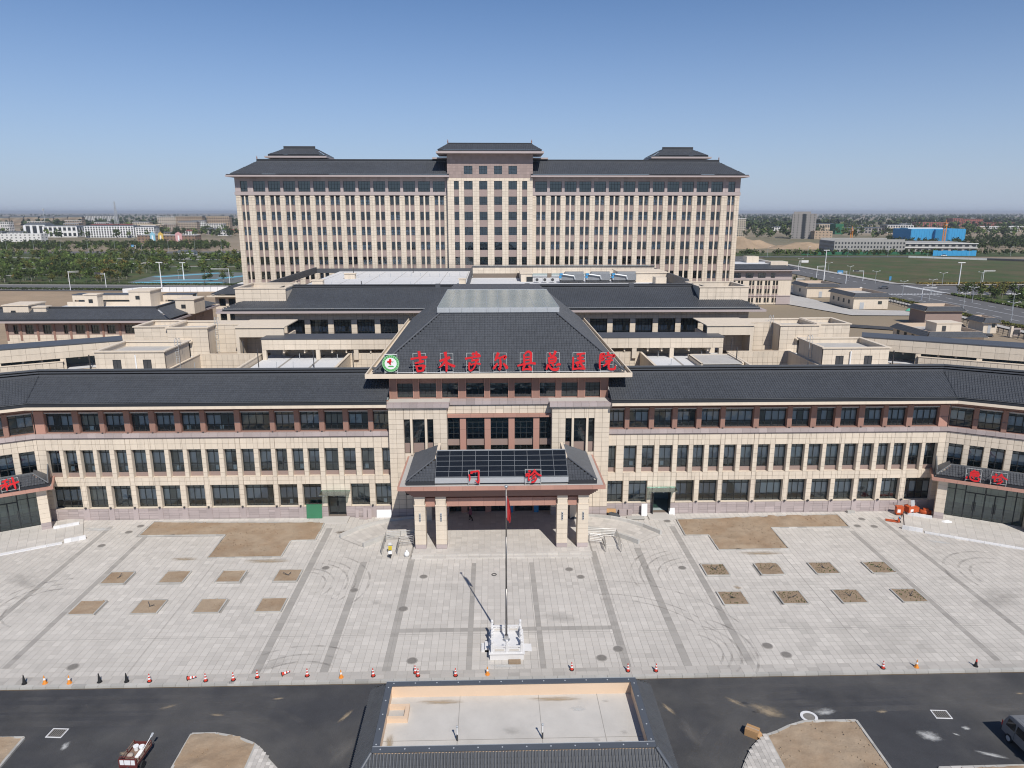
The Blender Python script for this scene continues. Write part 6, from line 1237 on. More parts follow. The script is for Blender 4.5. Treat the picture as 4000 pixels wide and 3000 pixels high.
for s in (-1, 1):
    for y0, y1 in ((-1.72, -.95), (-.82, .08), (.2, .92)):
        zt_ = 1.66; zb_ = 1.1; sh = .25 if y1 > .5 else .04
        pt_ = [(s * xw(zb_), y0, zb_), (s * xw(zb_), y1 + sh, zb_), (s * xw(zt_), y1 - sh * .3, zt_), (s * xw(zt_), y0 + (.12 if y0 < -1.5 else .03), zt_)]; MB().poly(pt_).build('side_window', 'van_glass', vn)
    for y in (-1.28, 1.35):
        o = MB().lathe([(.1, -.1), (.30, -.1), (.31, -.06), (.31, .06), (.30, .1), (.1, .1)], (s * (W2 - .06), y, .31), 18, 'x').build('wheel', 'rubber', vn); MB().lathe([(.03, .1), (.19, .1), (.19, .112), (.03, .12)] if s > 0 else [(.03, -.12), (.19, -.112), (.19, -.1), (.03, -.1)], (s * (W2 - .06), y, .31), 14, 'x').build('hubcap', 'galv', vn)
    MB().box(s * W2 - (.0 if s > 0 else .14), .95, 1.05, s * W2 + (.14 if s > 0 else 0), 1.08, 1.2).build('mirror', 'rubber', vn); MB().box(s * (W2 - .02) - .02, -L2 - .035, .8, s * (W2 - .02) + .02, -L2 + .03, 1.2).build('tail_light', 'cone_red', vn)
    for y in (-.88, .14): MB().box(s * (W2 + .004) - .004, y - .008, .5, s * (W2 + .004) + .004, y + .008, 1.08).build('door_gap', 'rubber', vn)
    MB().box(s * .62 - .02, -1.6, 1.9, s * .62 + .02, .4, 1.93).build('roof_rail', 'van_silver', vn)
MB().poly([(-.6, -L2 + .085, 1.2), (.6, -L2 + .085, 1.2), (.56, -L2 + .26, 1.7), (-.56, -L2 + .26, 1.7)]).build('rear_window', 'van_glass', vn); MB().poly([(-.66, 1.54, 1.15), (.66, 1.54, 1.15), (.6, 1.05, 1.74), (-.6, 1.05, 1.74)]).build('windscreen', 'van_glass', vn); MB().box(-.74, -L2 - .1, .4, .74, -L2, .62).build('bumper', 'rubber', vn)
for k in range(5): MB().box(-.5 + .25 * k - .02, -1.3, 1.895, -.5 + .25 * k + .02, .3, 1.915).build('roof_rib', 'van_silver', vn)
# ============================================================ CARGO TRICYCLE
mat('cart_red', (0.13, 0.035, 0.032), .6, .3, 5); mat('cart_rail', (0.22, 0.15, 0.115), .7, .3, 5)
ct = thing('cargo_tricycle', 'small red three-wheeled cargo cart loaded with buckets on the dark asphalt', 'cart', (-24.15, 41.25, -.12), R(-3), world=False)
w = .58; l0, l1 = -.85, 1.0
MB().box(-w, l0, .55, w, l1, .62).build('floor', 'cart_rail', ct)
for s in (-1, 1):
    for z in (.75, .95): MB().box(s * w - .025, l0, z, s * w + .025, l1, z + .05).build('side_rail', 'cart_rail', ct)
    MB().box(s * w - .02, l0, .62, s * w + .02, l1, .74).build('side_board', 'cart_red', ct)
    for y in (l0 + .3, .1, l1 - .05): MB().box(s * w - .03, y - .03, .6, s * w + .03, y + .03, 1.03).build('stake', 'cart_red', ct)
    o = MB().lathe([(.22, -.05), (.28, -.05), (.3, 0), (.28, .05), (.22, .05)], (s * (w + .1), -.45, .3), 18, 'x').build('wheel', 'rubber', ct); MB().lathe([(.03, -.03), (.22, -.03), (.22, .03), (.03, .03)], (s * (w + .1), -.45, .3), 14, 'x').build('rim', 'galv', ct)
MB().box(-w, l1 - .04, .62, w, l1, .9).build('end_board', 'cart_red', ct)
hb_ = MB(); hb_.box(-w - .02, l0 - .1, .5, w + .02, l0 - .02, 1.12); hb_.build('head_board', 'cart_red', ct); MB().path([(-w, l0 - .06, 1.1), (-w + .12, l0 - .06, 1.3), (w - .12, l0 - .06, 1.3), (w, l0 - .06, 1.1)], .03, 6).build('head_rail', 'cart_red', ct)
for x0, x1 in ((-.5, -.24), (-.2, .2), (.24, .5)): MB().box(x0, l0 - .115, .72, x1, l0 - .102, 1.08).build('plate', 'paper', ct)
MB().tube((-w - .1, -.45, .3), (w + .1, -.45, .3), .04, 8).build('axle', 'dark_metal', ct); MB().box(-.05, l0 - .9, .5, .05, l0 - .1, .58).build('drawbar', 'dark_metal', ct)
MB().box(-.4, l0 - 1.1, .35, .4, l0 - .35, .6).build('saddle_box', 'cart_red', ct); MB().lathe([(.2, -.05), (.28, -.05), (.3, 0), (.28, .05), (.2, .05)], (0, l0 - 1.5, .3), 16, 'x').build('front_wheel', 'rubber', ct); MB().tube((0, l0 - 1.5, .3), (0, l0 - 1.3, 1.0), .03, 6).build('fork', 'dark_metal', ct); MB().tube((-.35, l0 - 1.28, 1.0), (.35, l0 - 1.28, 1.0), .02, 6).build('handlebar', 'dark_metal', ct)
for i, (x, y) in enumerate(((-24.33, 41.75), (-23.93, 41.72))):
    b = thing('bucket', ('open white bucket lying in the cargo cart next to the shovel' if i else 'open white bucket in the cargo cart beside the tan sack'), 'bucket', (x, y, .51), world=False); MB().lathe([(.13, 0), (.17, .36), (.16, .36), (.12, .02)], n=14).build('pail', 'white_paint', b); MB().lathe([(.172, .31), (.185, .31), (.185, .35), (.172, .35)], n=14).build('rim', 'white_paint', b)
one('white_board', MB().hexa([(-24.1, 41.0, .53), (-23.75, 41.0, .53), (-23.68, 41.55, .6), (-24.03, 41.55, .6)], [(-24.1, 41.0, .58), (-23.75, 41.0, .58), (-23.68, 41.55, .65), (-24.03, 41.55, .65)]), 'white_paint', 'white offcut board lying in the cargo cart', 'board', (-23.9, 41.25, .52))
one('sack', MB().lathe([(.1, 0), (.2, .05), (.22, .15), (.12, .24), (.02, .26)], (-24.45, 41.15, .51), 10), 'blind_tan', 'crumpled tan sack in the cargo cart', 'sack', (-24.45, 41.15, .51), smooth=True)
sh = thing('shovel', 'shovel with pale blade leaning out of the cargo cart', 'shovel', (-23.7, 41.9, .8), world=False); MB().tube((-.05, -.6, -.1), (.18, .35, .35), .022, 6).build('handle', 'white_paint', sh); MB().hexa([(.12, .33, .33), (.26, .30, .33), (.32, .55, .46), (.16, .58, .46)], [(.12, .33, .345), (.26, .30, .345), (.32, .55, .475), (.16, .58, .475)]).build('blade', 'galv', sh)
# ============================================================ CARDBOARD BOX
bx = thing('cardboard_box', 'open brown cardboard box tipped on the road beside the rounded island', 'box', (18.25, 42.75, -.12), R(-35), world=False)
MB().box(-.45, -.32, 0, .45, .32, .55).build('carton', 'cardboard', bx); MB().hexa([(.45, -.32, .3), (.8, -.32, .02), (.8, .32, .02), (.45, .32, .3)], [(.45, -.32, .31), (.8, -.32, .03), (.8, .32, .03), (.45, .32, .31)]).build('flap', 'cardboard', bx); MB().box(-.45, -.03, .551, .45, .03, .553).build('tape', 'blind_tan', bx)
# ============================================================ SCOOTER
sc = thing('motor_scooter', 'small black and yellow motor scooter with white shield parked by the steps', 'scooter', (-11.15, 70.5, .01), R(8), world=False)
mat('yellow_paint', (.65, .5, .05), .4, .05)
for y in (-.62, .62): MB().lathe([(.14, -.045), (.2, -.045), (.215, 0), (.2, .045), (.14, .045)], (0, y, .21), 16, 'x').build('wheel', 'rubber', sc); MB().lathe([(.02, -.05), (.13, -.03), (.13, .03), (.02, .05)], (0, y, .21), 12, 'x').build('rim', 'galv', sc)
MB().hexa([(-.15, -.75, .3), (.15, -.75, .3), (.15, -.05, .3), (-.15, -.05, .3)], [(-.12, -.8, .62), (.12, -.8, .62), (.13, -.1, .58), (-.13, -.1, .58)]).build('tail_body', 'rubber', sc); MB().hexa([(-.14, -.78, .62), (.14, -.78, .62), (.14, -.1, .6), (-.14, -.1, .6)], [(-.12, -.72, .74), (.12, -.72, .74), (.12, -.12, .7), (-.12, -.12, .7)]).build('seat', 'rubber', sc)
MB().box(-.14, -.1, .24, .14, .38, .31).build('footboard', 'dark_metal', sc); MB().hexa([(-.17, .36, .28), (.17, .36, .28), (.15, .44, .28), (-.15, .44, .28)], [(-.2, .3, .9), (.2, .3, .9), (.17, .38, .92), (-.17, .38, .92)]).build('front_shield', 'yellow_paint', sc); MB().tube((0, .62, .21), (0, .36, .98), .03, 6).build('fork', 'dark_metal', sc); MB().tube((-.33, .32, 1.0), (.33, .32, 1.0), .018, 6).build('handlebar', 'dark_metal', sc); MB().hexa([(-.18, .36, .95), (.18, .36, .95), (.18, .38, .95), (-.18, .38, .95)], [(-.15, .28, 1.35), (.15, .28, 1.35), (.15, .30, 1.35), (-.15, .30, 1.35)]).build('wind_screen', 'white_paint', sc); MB().box(-.19, -.95, .62, .19, -.74, .92).build('top_box', 'white_paint', sc); MB().box(-.09, .5, .4, .09, .8, .44).build('mudguard', 'rubber', sc)
mb = MB().lathe([(.12, 0), (.27, .06), (.3, .3), (.2, .5), (.07, .58), (.1, .72)], (-9.35, 70.3, .0), 12); one('white_sack', mb, 'white_paint', 'tied white woven sack standing against the platform corner', 'sack', (-9.35, 70.3, 0), smooth=True)
# ============================================================ RAILINGS BESIDE THE STEPS
def railing(pts, label, z=.0, h=1.0, bars=5):
    c = pts[0]; t = thing('railing', label, 'railing', (c[0], c[1], 0))
    for p, q in zip(pts[:-1], pts[1:]):
        L = math.dist(p, q); n = max(1, round(L / 1.5))
        for i in range(n + 1): x = p[0] + (q[0] - p[0]) * i / n; y = p[1] + (q[1] - p[1]) * i / n; zz = p[2] + (q[2] - p[2]) * i / n; MB().tube((x, y, zz), (x, y, zz + h), .035, 6).build('post', 'steel', t)
        for k in range(bars): zz = h * (.2 + .8 * k / (bars - 1)); MB().tube((p[0], p[1], p[2] + zz), (q[0], q[1], q[2] + zz), .03 if k == bars - 1 else .018, 6).build('bar', 'steel', t)
for s in (-1, 1):
    X_ = lambda t: XP + s * t; nm = 'the scooter' if s < 0 else 'the right ramp'
    railing([(X_(12.95), 73.8, .2), (X_(9.75), 74.0, .3)], 'steel railing across the head of the side steps near %s' % nm); railing([(X_(12.95), 73.6, .2), (X_(12.98), 70.6, .0)], 'steel railing down the outer side of the side steps near %s' % nm); railing([(X_(11.35), 72.3, .15), (X_(11.3), 70.6, .0)], 'short steel railing down the inner side of the side steps near %s' % nm); railing([(X_(11.35), 72.4, .15), (X_(9.75), 72.6, .3)], 'steel railing from the steps to the portico column near %s' % nm)
    st_ = thing('side_steps', 'low stone side steps between railings near %s' % nm, 'steps', (X_(12), 72.3, 0))
    a, b = sorted((X_(11.4), X_(12.9)))
    for k in range(2): MB().box(a, 71.6 + .4 * k, 0, b, 74.0, .09 + .09 * k).build('step', 'platform_stone', st_)
# ============================================================ BUILDING MATERIALS ALONG THE WALL
mat('net_green', (0.05, 0.19, 0.10), .5, .15, 1.0); mat('tarp', (0.06, 0.065, 0.07), .8, .4, 3)
def lean(name, x0, x1, y, h, m, label, cat, th=.05, tilt=.35, z=0.02): return one(name, MB().hexa([(x0, y - tilt, z), (x1, y - tilt, z), (x1, y - tilt + th, z), (x0, y - tilt + th, z)], [(x0, y - .16, h), (x1, y - .16, h), (x1, y - .16 + th, h), (x0, y - .16 + th, h)]), m, label, cat, ((x0 + x1) / 2, y - tilt, z))
lean('glass_sheet', -22.55, -20.7, YF, 1.75, 'net_green', 'green glass sheets leaning on the plinth beside the glazed side door', 'glass sheet')
lean('white_sheet', -14.15, -12.35, YF, .95, 'white_paint', 'plain white board leaning on the plinth beside the stone hall', 'board')
for i, (x0, x1, h, yy) in enumerate(((-16.7, -16.3, 1.0, 0), (-15.75, -15.3, 1.3, -.1), (-15.2, -14.7, 1.25, -.25))): lean('stone_slab', x0, x1, YF + yy, h, 'mauve', ('narrow mauve stone slab leaning alone on the plinth', 'tall mauve stone slab leaning under the window', 'mauve stone slab with torn edge leaning in front of another')[i], 'stone slab')
one('stone_slab', MB().prism([(-16.2, 79.9), (-15.2, 79.8), (-15.1, 80.2), (-16.1, 80.3)], .02, .12), 'mauve', 'mauve stone slab lying flat by the leaning slabs', 'stone slab', (-15.6, 80, 0))
lean('white_board', 18.0, 18.7, YF - .4, 1.5, 'white_paint', 'tall white panel propped beside the open side door', 'panel', .12); lean('white_board', 21.4, 22.1, YF - .3, .9, 'white_paint', 'small white panel propped on the far side of the open side door', 'panel')
one('stone_slab', MB().box(15.3, 80.0, .02, 16.2, 80.45, .75), 'mauve', 'square mauve block standing against the plinth right of the hall', 'stone slab', (15.7, 80.2, 0)); one('stone_slab', MB().box(16.35, 80.1, .02, 16.85, 80.45, .7), 'mauve', 'small mauve block standing next to the square block', 'stone slab', (16.6, 80.2, 0))
one('timber_pallet', MB().box(16.1, 79.0, .02, 18.2, 79.5, .1).box(16.1, 78.75, .1, 18.2, 78.95, .22).box(16.1, 79.3, .1, 18.2, 79.5, .22), 'kerb', 'long pale pallet of stone strips lying on the paving', 'pallet', (17.1, 79.2, 0))
def heap(name, x, y, rx, ry, h, m, label, cat, seed):
    mb = MB(); n, k = 14, 5
    for j in range(k + 1):
        for i in range(n): a = 2 * math.pi * i / n; f = j / k; q = 1 + .35 * mnoise.noise((math.cos(a) * 2 + seed, math.sin(a) * 2, f * 3)); mb.v.append((x + rx * (1 - f) * q * math.cos(a), y + ry * (1 - f) * q * math.sin(a), .01 + h * (1 - (1 - f) ** 2) * (1 + .4 * mnoise.noise((i * .9, j * 1.3, seed)))))
    for j in range(k):
        for i in range(n): mb.f.append((j * n + i, j * n + (i + 1) % n, (j + 1) * n + (i + 1) % n, (j + 1) * n + i)); mb.t.append(random.gauss(0, .6))
    return one(name, mb, m, label, cat, (x, y, 0))
heap('tarpaulin_heap', 14.5, 79.9, .95, .55, .5, 'tarp', 'crumpled dark netting heaped against the hall plinth', 'netting', 3); one('plywood_sheet', MB().hexa([(13.6, 80.0, .45), (14.9, 80.1, .4), (14.9, 80.4, .75), (13.6, 80.4, .8)], [(13.6, 80.0, .5), (14.9, 80.1, .45), (14.9, 80.4, .8), (13.6, 80.4, .85)]), 'cardboard', 'tan plywood offcut on the heap of dark netting', 'plywood', (14.2, 80.2, .4))
heap('plastic_heap', 54.0, 77.0, .8, .45, .3, 'white_paint', 'crumpled white plastic sheets beside the emergency portal column', 'plastic sheet', 8); heap('scrap_pile', 9.6, 78.9, .9, .5, .7, 'tarp', 'dark scrap piled in the shade behind the right portico columns', 'scrap', 12)
one('brick_block', MB().box(43.5, 80.0, .01, 44.4, 80.35, .32), 'kerb', 'short grey block lying at the foot of the right wing wall', 'block', (44, 80.2, 0))
# ---- orange machines by the emergency portal
og = thing('welding_trailer', 'orange wheeled welding trailer with a raised lid beside the portal wall', 'trailer', (51.1, 79.5, .0), R(12), world=False)
MB().box(-.75, -.4, .4, .75, .4, 1.0).build('tub', 'orange_paint', og); MB().box(-.77, -.42, 1.0, -.3, .42, 1.15).build('lid', 'orange_paint', og); MB().box(-.5, -.415, .55, -.1, -.402, .85).build('plate', 'white_paint', og)
for s in (-1, 1): MB().lathe([(.05, -.06), (.24, -.06), (.26, 0), (.24, .06), (.05, .06)], (-.2, s * .45, .26), 14, 'y').build('wheel', 'rubber', og)
MB().path([(.75, 0, .5), (1.4, 0, .35)], .03, 6).build('tow_bar', 'dark_metal', og); MB().hexa([(.0, .1, 1.0), (.5, .1, 1.0), (.5, .14, 1.0), (.0, .14, 1.0)], [(.05, .3, 1.7), (.55, .3, 1.7), (.55, .34, 1.7), (.05, .34, 1.7)]).build('raised_panel', 'galv', og)
og = thing('orange_generator', 'upright orange generator box with hoses beside the welding trailer', 'generator', (49.55, 79.45, .0), R(-10), world=False)
MB().box(-.4, -.3, .15, .4, .3, 1.05).build('housing', 'orange_paint', og); MB().box(-.42, -.32, 1.05, .42, .32, 1.12).build('lid', 'orange_paint', og); MB().box(-.3, -.315, .4, .05, -.302, .8).build('plate', 'white_paint', og); MB().path([(-.4, 0, .9), (-.7, 0, 1.3), (-.75, 0, 1.6)], .025, 6).build('handle', 'dark_metal', og); MB().path([(.2, -.3, .3), (.4, -.55, .05), (.7, -.6, .04)], .03, 6).build('hose', 'rubber', og)
for x in (-.3, .3): MB().box(x - .05, -.25, 0, x + .05, .25, .15).build('foot', 'dark_metal', og)
og = thing('orange_compressor', 'low orange machine lying in the shade against the portal wall', 'machine', (52.75, 79.3, .0), R(-20), world=False)
MB().lathe([(.05, -.65), (.28, -.6), (.3, .0), (.28, .6), (.05, .65)], (0, 0, .38), 14, 'x').build('tank', 'orange_paint', og, smooth=True); MB().box(-.3, -.2, .6, .25, .2, .85).build('motor', 'orange_paint', og)
for x in (-.4, .4): MB().box(x - .06, -.25, 0, x + .06, .25, .15).build('foot', 'dark_metal', og)
pj = thing('pallet_jack', 'red hand pallet jack with two long forks on the paving', 'pallet jack', (48.1, 77.4, .0), R(65), world=False)
for s in (-1, 1): MB().box(s * .2 - .08, -.2, .06, s * .2 + .08, 1.15, .13).build('fork', 'orange_paint', pj); MB().lathe([(.02, -.05), (.06, -.05), (.06, .05), (.02, .05)], (s * .2, 1.0, .06), 10, 'x').build('roller', 'rubber', pj)
MB().box(-.28, -.35, .1, .28, -.15, .5).build('frame', 'orange_paint', pj); MB().lathe([(.03, -.1), (.1, -.1), (.1, .1), (.03, .1)], (0, -.4, .1), 12, 'x').build('steer_wheel', 'rubber', pj); MB().path([(0, -.38, .4), (0, -.6, 1.25)], .03, 6).build('handle', 'dark_metal', pj); MB().path([(-.12, -.6, 1.2), (-.12, -.63, 1.38), (.12, -.63, 1.38), (.12, -.6, 1.2)], .02, 6).build('grip', 'dark_metal', pj); MB().lathe([(.07, 0), (.07, .25), (.03, .28)], (0, -.3, .45), 10).build('pump', 'haze_blue_panel', pj)
# ---- entrance banners
GL['quan'] = [[(100, 20, 16), (60, 70, 14), (10, 100, 8)], [(100, 20, 14), (140, 70, 14), (190, 100, 16)], [(55, 105, 13), (145, 105, 13)], [(60, 145, 13), (140, 145, 13)], [(100, 105, 14), (100, 190, 14)], [(25, 190, 14), (175, 190, 14)]]
GL['ren'] = [[(100, 20, 16), (80, 110, 15), (15, 190, 9)], [(95, 70, 12), (130, 140, 15), (190, 190, 18)]]
GL['zhong'] = [[(40, 60, 14), (40, 130, 14)], [(40, 60, 13), (160, 60, 13), (160, 130, 13)], [(40, 125, 13), (160, 125, 13)], [(100, 10, 15), (100, 195, 15)]]
for i, (x, chars) in enumerate(((2.12, ('ren', 'quan')), (5.22, ('zhong', 'jiu')))):
    t = thing('blue_banner', 'tall blue banner with white characters at the entrance, %s' % ('nearer the flagpole line' if i == 0 else 'beside the scrap pile'), 'banner', (x, 80.78, .3), world=False)
    MB().box(-.28, -.03, 0, .28, .03, 3.6).build('cloth', 'haze_blue_panel', t)
    for c, z in zip(chars, (2.75, 1.1)):
        k = .0021 if c != 'jiu' else .0014; o = link('character', glyph(c, k, k, 100 if c != 'jiu' else 970, 190 if c != 'jiu' else 590, .006).mesh('character', 'white_paint'), t); o.location = (0, -.04, z)
# ============================================================ PERSON
def skin_body(name, joints, edges, m, parent, sub=2):
    me = bpy.data.meshes.new(name); me.from_pydata([j[0] for j in joints], edges, []); o = link(name, me, parent); me.materials.append(MATS[m])
    sk = o.modifiers.new('skin', 'SKIN'); sk.use_smooth_shade = True
    for v, j in zip(me.skin_vertices[0].data, joints): v.radius = (j[1], j[1] if len(j) < 3 else j[2])
    me.skin_vertices[0].data[0].use_root = True
    o.modifiers.new('sub', 'SUBSURF').levels = sub; o.modifiers['sub'].render_levels = sub; return o
mat('coat', (0.16, 0.06, 0.09), .85, .1, 3); mat('trousers', (0.012, 0.012, 0.014), .85, .05)
pn = thing('person', 'person in a dark plum coat and pink hat walking under the portico', 'person', (-2.75, 78.7, .3), R(75), world=False)
skin_body('body', [((0, 0, .9), .13, .11), ((0, 0, 1.08), .13, .1), ((0, 0, 1.28), .16, .11), ((0, .01, 1.42), .07, .07), ((0, .02, 1.52), .075, .085), ((0, .02, 1.60), .07, .08),
    ((.17, 0, 1.36), .06), ((.22, -.06, 1.12), .05), ((.21, .05, .9), .04), ((.21, .08, .82), .035), ((-.17, 0, 1.36), .06), ((-.23, .05, 1.12), .05), ((-.2, .2, .95), .04), ((-.19, .26, .89), .035),
    ((.09, 0, .86), .1), ((.1, .14, .48), .07), ((.1, .06, .1), .05), ((.1, .17, .04), .04), ((-.09, 0, .86), .1), ((-.1, -.06, .48), .07), ((-.1, -.3, .14), .05), ((-.1, -.22, .05), .04)],
    [(0, 1), (1, 2), (2, 3), (3, 4), (4, 5), (2, 6), (6, 7), (7, 8), (8, 9), (2, 10), (10, 11), (11, 12), (12, 13), (0, 14), (14, 15), (15, 16), (16, 17), (0, 18), (18, 19), (19, 20), (20, 21)], 'trousers', pn)
MB().lathe([(.2, .72), (.21, .85), (.175, 1.05), (.19, 1.3), (.16, 1.4), (.06, 1.46)], (0, 0, 0), 14).build('coat', 'coat', pn, smooth=True)
for pts in ([(.18, 0, 1.36), (.235, -.06, 1.12), (.22, .06, .92)], [(-.18, 0, 1.36), (-.245, .05, 1.12), (-.21, .2, .96)]): MB().path(pts, .066, 8).build('sleeve', 'coat', pn)
MB().lathe([(.06, 1.44), (.095, 1.5), (.1, 1.57), (.08, 1.63)], (0, .03, 0), 12).build('head', 'skin', pn, smooth=True); mat('pink', (.5, .2, .25), .8, .05); MB().lathe([(.108, 1.56), (.11, 1.62), (.08, 1.69), (.02, 1.71)], (0, .02, 0), 12).build('hat', 'pink', pn, smooth=True)
for x in (.1, -.1): MB().box(x - .05, -.05 + (.1 if x > 0 else -.3), 0, x + .05, .2 + (.03 if x > 0 else -.36), .08).build('shoe', 'rubber', pn)
for (x, y, z) in ((.21, .1, .8), (-.19, .28, .87)):
    mbh = MB().hexa([(x - .03, y - .02, z - .05), (x + .03, y - .02, z - .05), (x + .03, y + .02, z - .05), (x - .03, y + .02, z - .05)], [(x - .035, y - .02, z + .04), (x + .035, y - .02, z + .04), (x + .035, y + .02, z + .04), (x - .035, y + .02, z + .04)])
    for k in range(4): mbh.tube((x - .026 + .017 * k, y, z - .05), (x - .026 + .017 * k, y + .015, z - .11 - .01 * (k in (1, 2))), .008, 5)
    mbh.tube((x + .03, y, z), (x + .05, y + .02, z - .05), .009, 5); mbh.build('hand', 'skin', pn)
# ============================================================ SURROUNDINGS
sheet('bare_field', [(-330, 120), (-60, 212), (-60, 336), (-330, 346)], -.28, 'site_soil')
sheet('west_road', [(-600, 366), (-600, 398), (-60, 358), (-60, 338), (-180, 341), (-260, 348)], -.2, 'far_road')
sheet('park_lawn', [(-700, 398), (-60, 362), (-60, 652), (-700, 668)], -.24, 'lawn')
sheet('park_road', [(-900, 672), (-60, 654), (-60, 688), (-900, 700)], -.19, 'far_road')
for i, (a, b) in enumerate((((-700, 392), (-60, 361)), ((-600, 368), (-60, 340)))):
    sheet('verge', [(a[0], a[1]), (b[0], b[1]), (b[0], b[1] + 3.2), (a[0], a[1] + 3.2)], -.12 - .004 * i, 'pale_path')
for i, pts in enumerate(([(-420, 470), (-150, 500), (-150, 504), (-420, 473)], [(-420, 600), (-170, 560), (-170, 565), (-420, 606)], [(-330, 405), (-250, 440), (-252, 444), (-333, 408)], [(-260, 520), (-240, 640), (-234, 640), (-254, 520)], [(-360, 540), (-230, 520), (-230, 525), (-360, 546)])): sheet('park_path', pts, -.2 + .003 * i, 'pale_path')
mat('water_blue', (0.16, 0.42, 0.5), .5, .1, .1); mat('court', (0.14, 0.15, 0.14), .8, .1, .1)
sheet('pool_court', [(-192, 379), (-135, 377), (-135, 440), (-172, 452), (-198, 426)], -.21, 'court')
for i, pts in enumerate(([(-190, 380), (-140, 378), (-142, 384), (-188, 387)], [(-196, 418), (-168, 446), (-165, 440), (-190, 414)], [(-186, 392), (-150, 396), (-152, 402), (-180, 399)], [(-150, 404), (-138, 430), (-142, 432), (-156, 408)])): sheet('blue_track', pts, -.2 + .004 * i, 'water_blue')
sheet('east_road', [(172, 150), (205, 150), (205, 320), (420, 318), (420, 356), (223, 354), (206, 364), (206, 700), (182, 700), (182, 366), (168, 358), (120, 360), (120, 322), (170, 320)], -.22, 'far_road')
sheet('grass_field', [(208, 367), (420, 360), (420, 520), (345, 584), (225, 586), (208, 560)], -.24, 'field')
sheet('east_lawn', [(210, 150), (420, 150), (420, 314), (212, 316)], -.23, 'lawn')
sheet('far_lawn', [(90, 600), (640, 590), (640, 650), (90, 660)], -.26, 'lawn')
sheet('field_road', [(60, 588), (345, 586), (470, 470), (640, 470), (640, 500), (480, 520), (360, 600), (60, 602)], -.21, 'far_road')
sheet('site_road', [(122, 324), (134, 324), (137, 300), (137, 268), (157, 263), (157, 250), (130, 252), (118, 288)], -.22, 'concrete')
sheet('new_asphalt', [(96, 236), (150, 206), (153, 211), (98, 243)], -.2, 'asphalt')
sheet('east_pavement', [(206, 150), (211, 150), (211, 314), (420, 312), (420, 317), (207, 319)], -.12, 'pale_path'); sheet('west_pavement', [(163, 200), (166, 200), (171, 318), (167, 318)], -.12, 'pale_path'); sheet('north_pavement', [(207, 366), (211, 364), (225, 357), (420, 357.5), (420, 360), (226, 360), (212, 368), (212, 560), (207, 560)], -.12, 'pale_path')
mk = bpy.data.objects['east_road']; mb = MB(); c0 = mk.location
for x in (188.5, 180, 197):
    for y in np.arange(155, 316, 9 if x != 188.5 else 4.5): mb.box(x - .12, y, 0, x + .12, y + (4.5 if x != 188.5 else 4.4), .02)
for y in np.arange(366, 560, 9): mb.box(194, y, 0, 194.25, y + 4.5, .02)
for x in np.arange(172.5, 204, 1.5): mb.box(x, 316, 0, x + .7, 319.5, .02)
for y in np.arange(322, 356, 1.5): mb.box(206.5, y, 0, 210, y + .7, .02)
for x in np.arange(215, 400, 10): mb.box(x, 337, 0, x + 5, 337.3, .02)
link('lane_marking', MB.mesh(mb, 'lane_marking', 'white_paint', (c0[0], c0[1], 0)), mk)
def strip_hedge(name, label, pts, w, h, m, seed):
    mb = MB()
    for p, q in zip(pts[:-1], pts[1:]):
        L = math.dist(p, q); n = int(L / .35) * 5; d = ((q[0] - p[0]) / L, (q[1] - p[1]) / L)
        for i in range(n):
            t = random.random() * L; o = random.uniform(-w / 2, w / 2); x = p[0] + d[0] * t - d[1] * o; y = p[1] + d[1] * t + d[0] * o; z = -.2 + h * random.random() ** .6; s = .35; a = random.random() * 6; b = random.uniform(-.7, .7)
            mb.quad((x - s * math.cos(a), y - s * math.sin(a), z - s * b), (x + s * math.cos(a), y + s * math.sin(a), z - s * b), (x + s * math.cos(a), y + s * math.sin(a) + .1, z + s), (x - s * math.cos(a), y - s * math.sin(a) + .1, z + s), random.gauss(0, 1))
    return one(name, mb, m, label, 'hedge', (pts[0][0], pts[0][1], -.2))
def leafmat(name, c1, c2):
    m = mat(name, c1, .8, .3, .6, tint=.28, col2=c2, hue=.3, spec=.2); n = m.node_tree.nodes; l = m.node_tree.links; b = n['Principled BSDF']
    oi = n.new('ShaderNodeObjectInfo'); hs = n.new('ShaderNodeHueSaturation'); mr = n.new('ShaderNodeMapRange'); mr.inputs[3].default_value = .65; mr.inputs[4].default_value = 1.35
    src = b.inputs['Base Color'].links[0].from_socket; l.new(oi.outputs['Random'], mr.inputs[0]); l.new(mr.outputs[0], hs.inputs['Value']); l.new(src, hs.inputs['Color']); l.new(hs.outputs[0], b.inputs['Base Color'])
leafmat('leaf_green', (0.062, 0.098, 0.024), (0.088, 0.112, 0.03)); leafmat('leaf_dark', (0.042, 0.062, 0.022), (0.06, 0.078, 0.026)); leafmat('leaf_olive', (0.10, 0.11, 0.03), (0.125, 0.118, 0.034)); leafmat('leaf_gold', (0.16, 0.115, 0.03), (0.12, 0.10, 0.03))
mat('bark', (0.12, 0.095, 0.07), .9, .2, 2); mat('bark_pale', (0.34, 0.31, 0.27), .9, .2, 2)
strip_hedge('clipped_hedge', 'low clipped hedge with yellow leaves between site fence and east road', [(169.5, 200), (170.5, 300)], 2.2, .7, 'leaf_olive', 1); strip_hedge('clipped_hedge', 'low green hedge strip between east road and its far pavement', [(206.0, 200), (206.0, 314)], 2.0, .8, 'leaf_green', 2); strip_hedge('clipped_hedge', 'hedge strip with yellow tops along the crossing road', [(218, 361), (300, 362)], 2.0, .9, 'leaf_gold', 3); strip_hedge('clipped_hedge', 'dark red-brown planting strip beside the west road', [(-250, 352), (-150, 343)], 3, .6, 'leaf_dark', 4); strip_hedge('clipped_hedge', 'dark planting strip along the park side of the west road', [(-250, 377), (-60, 360)], 2.4, .7, 'leaf_dark', 5)
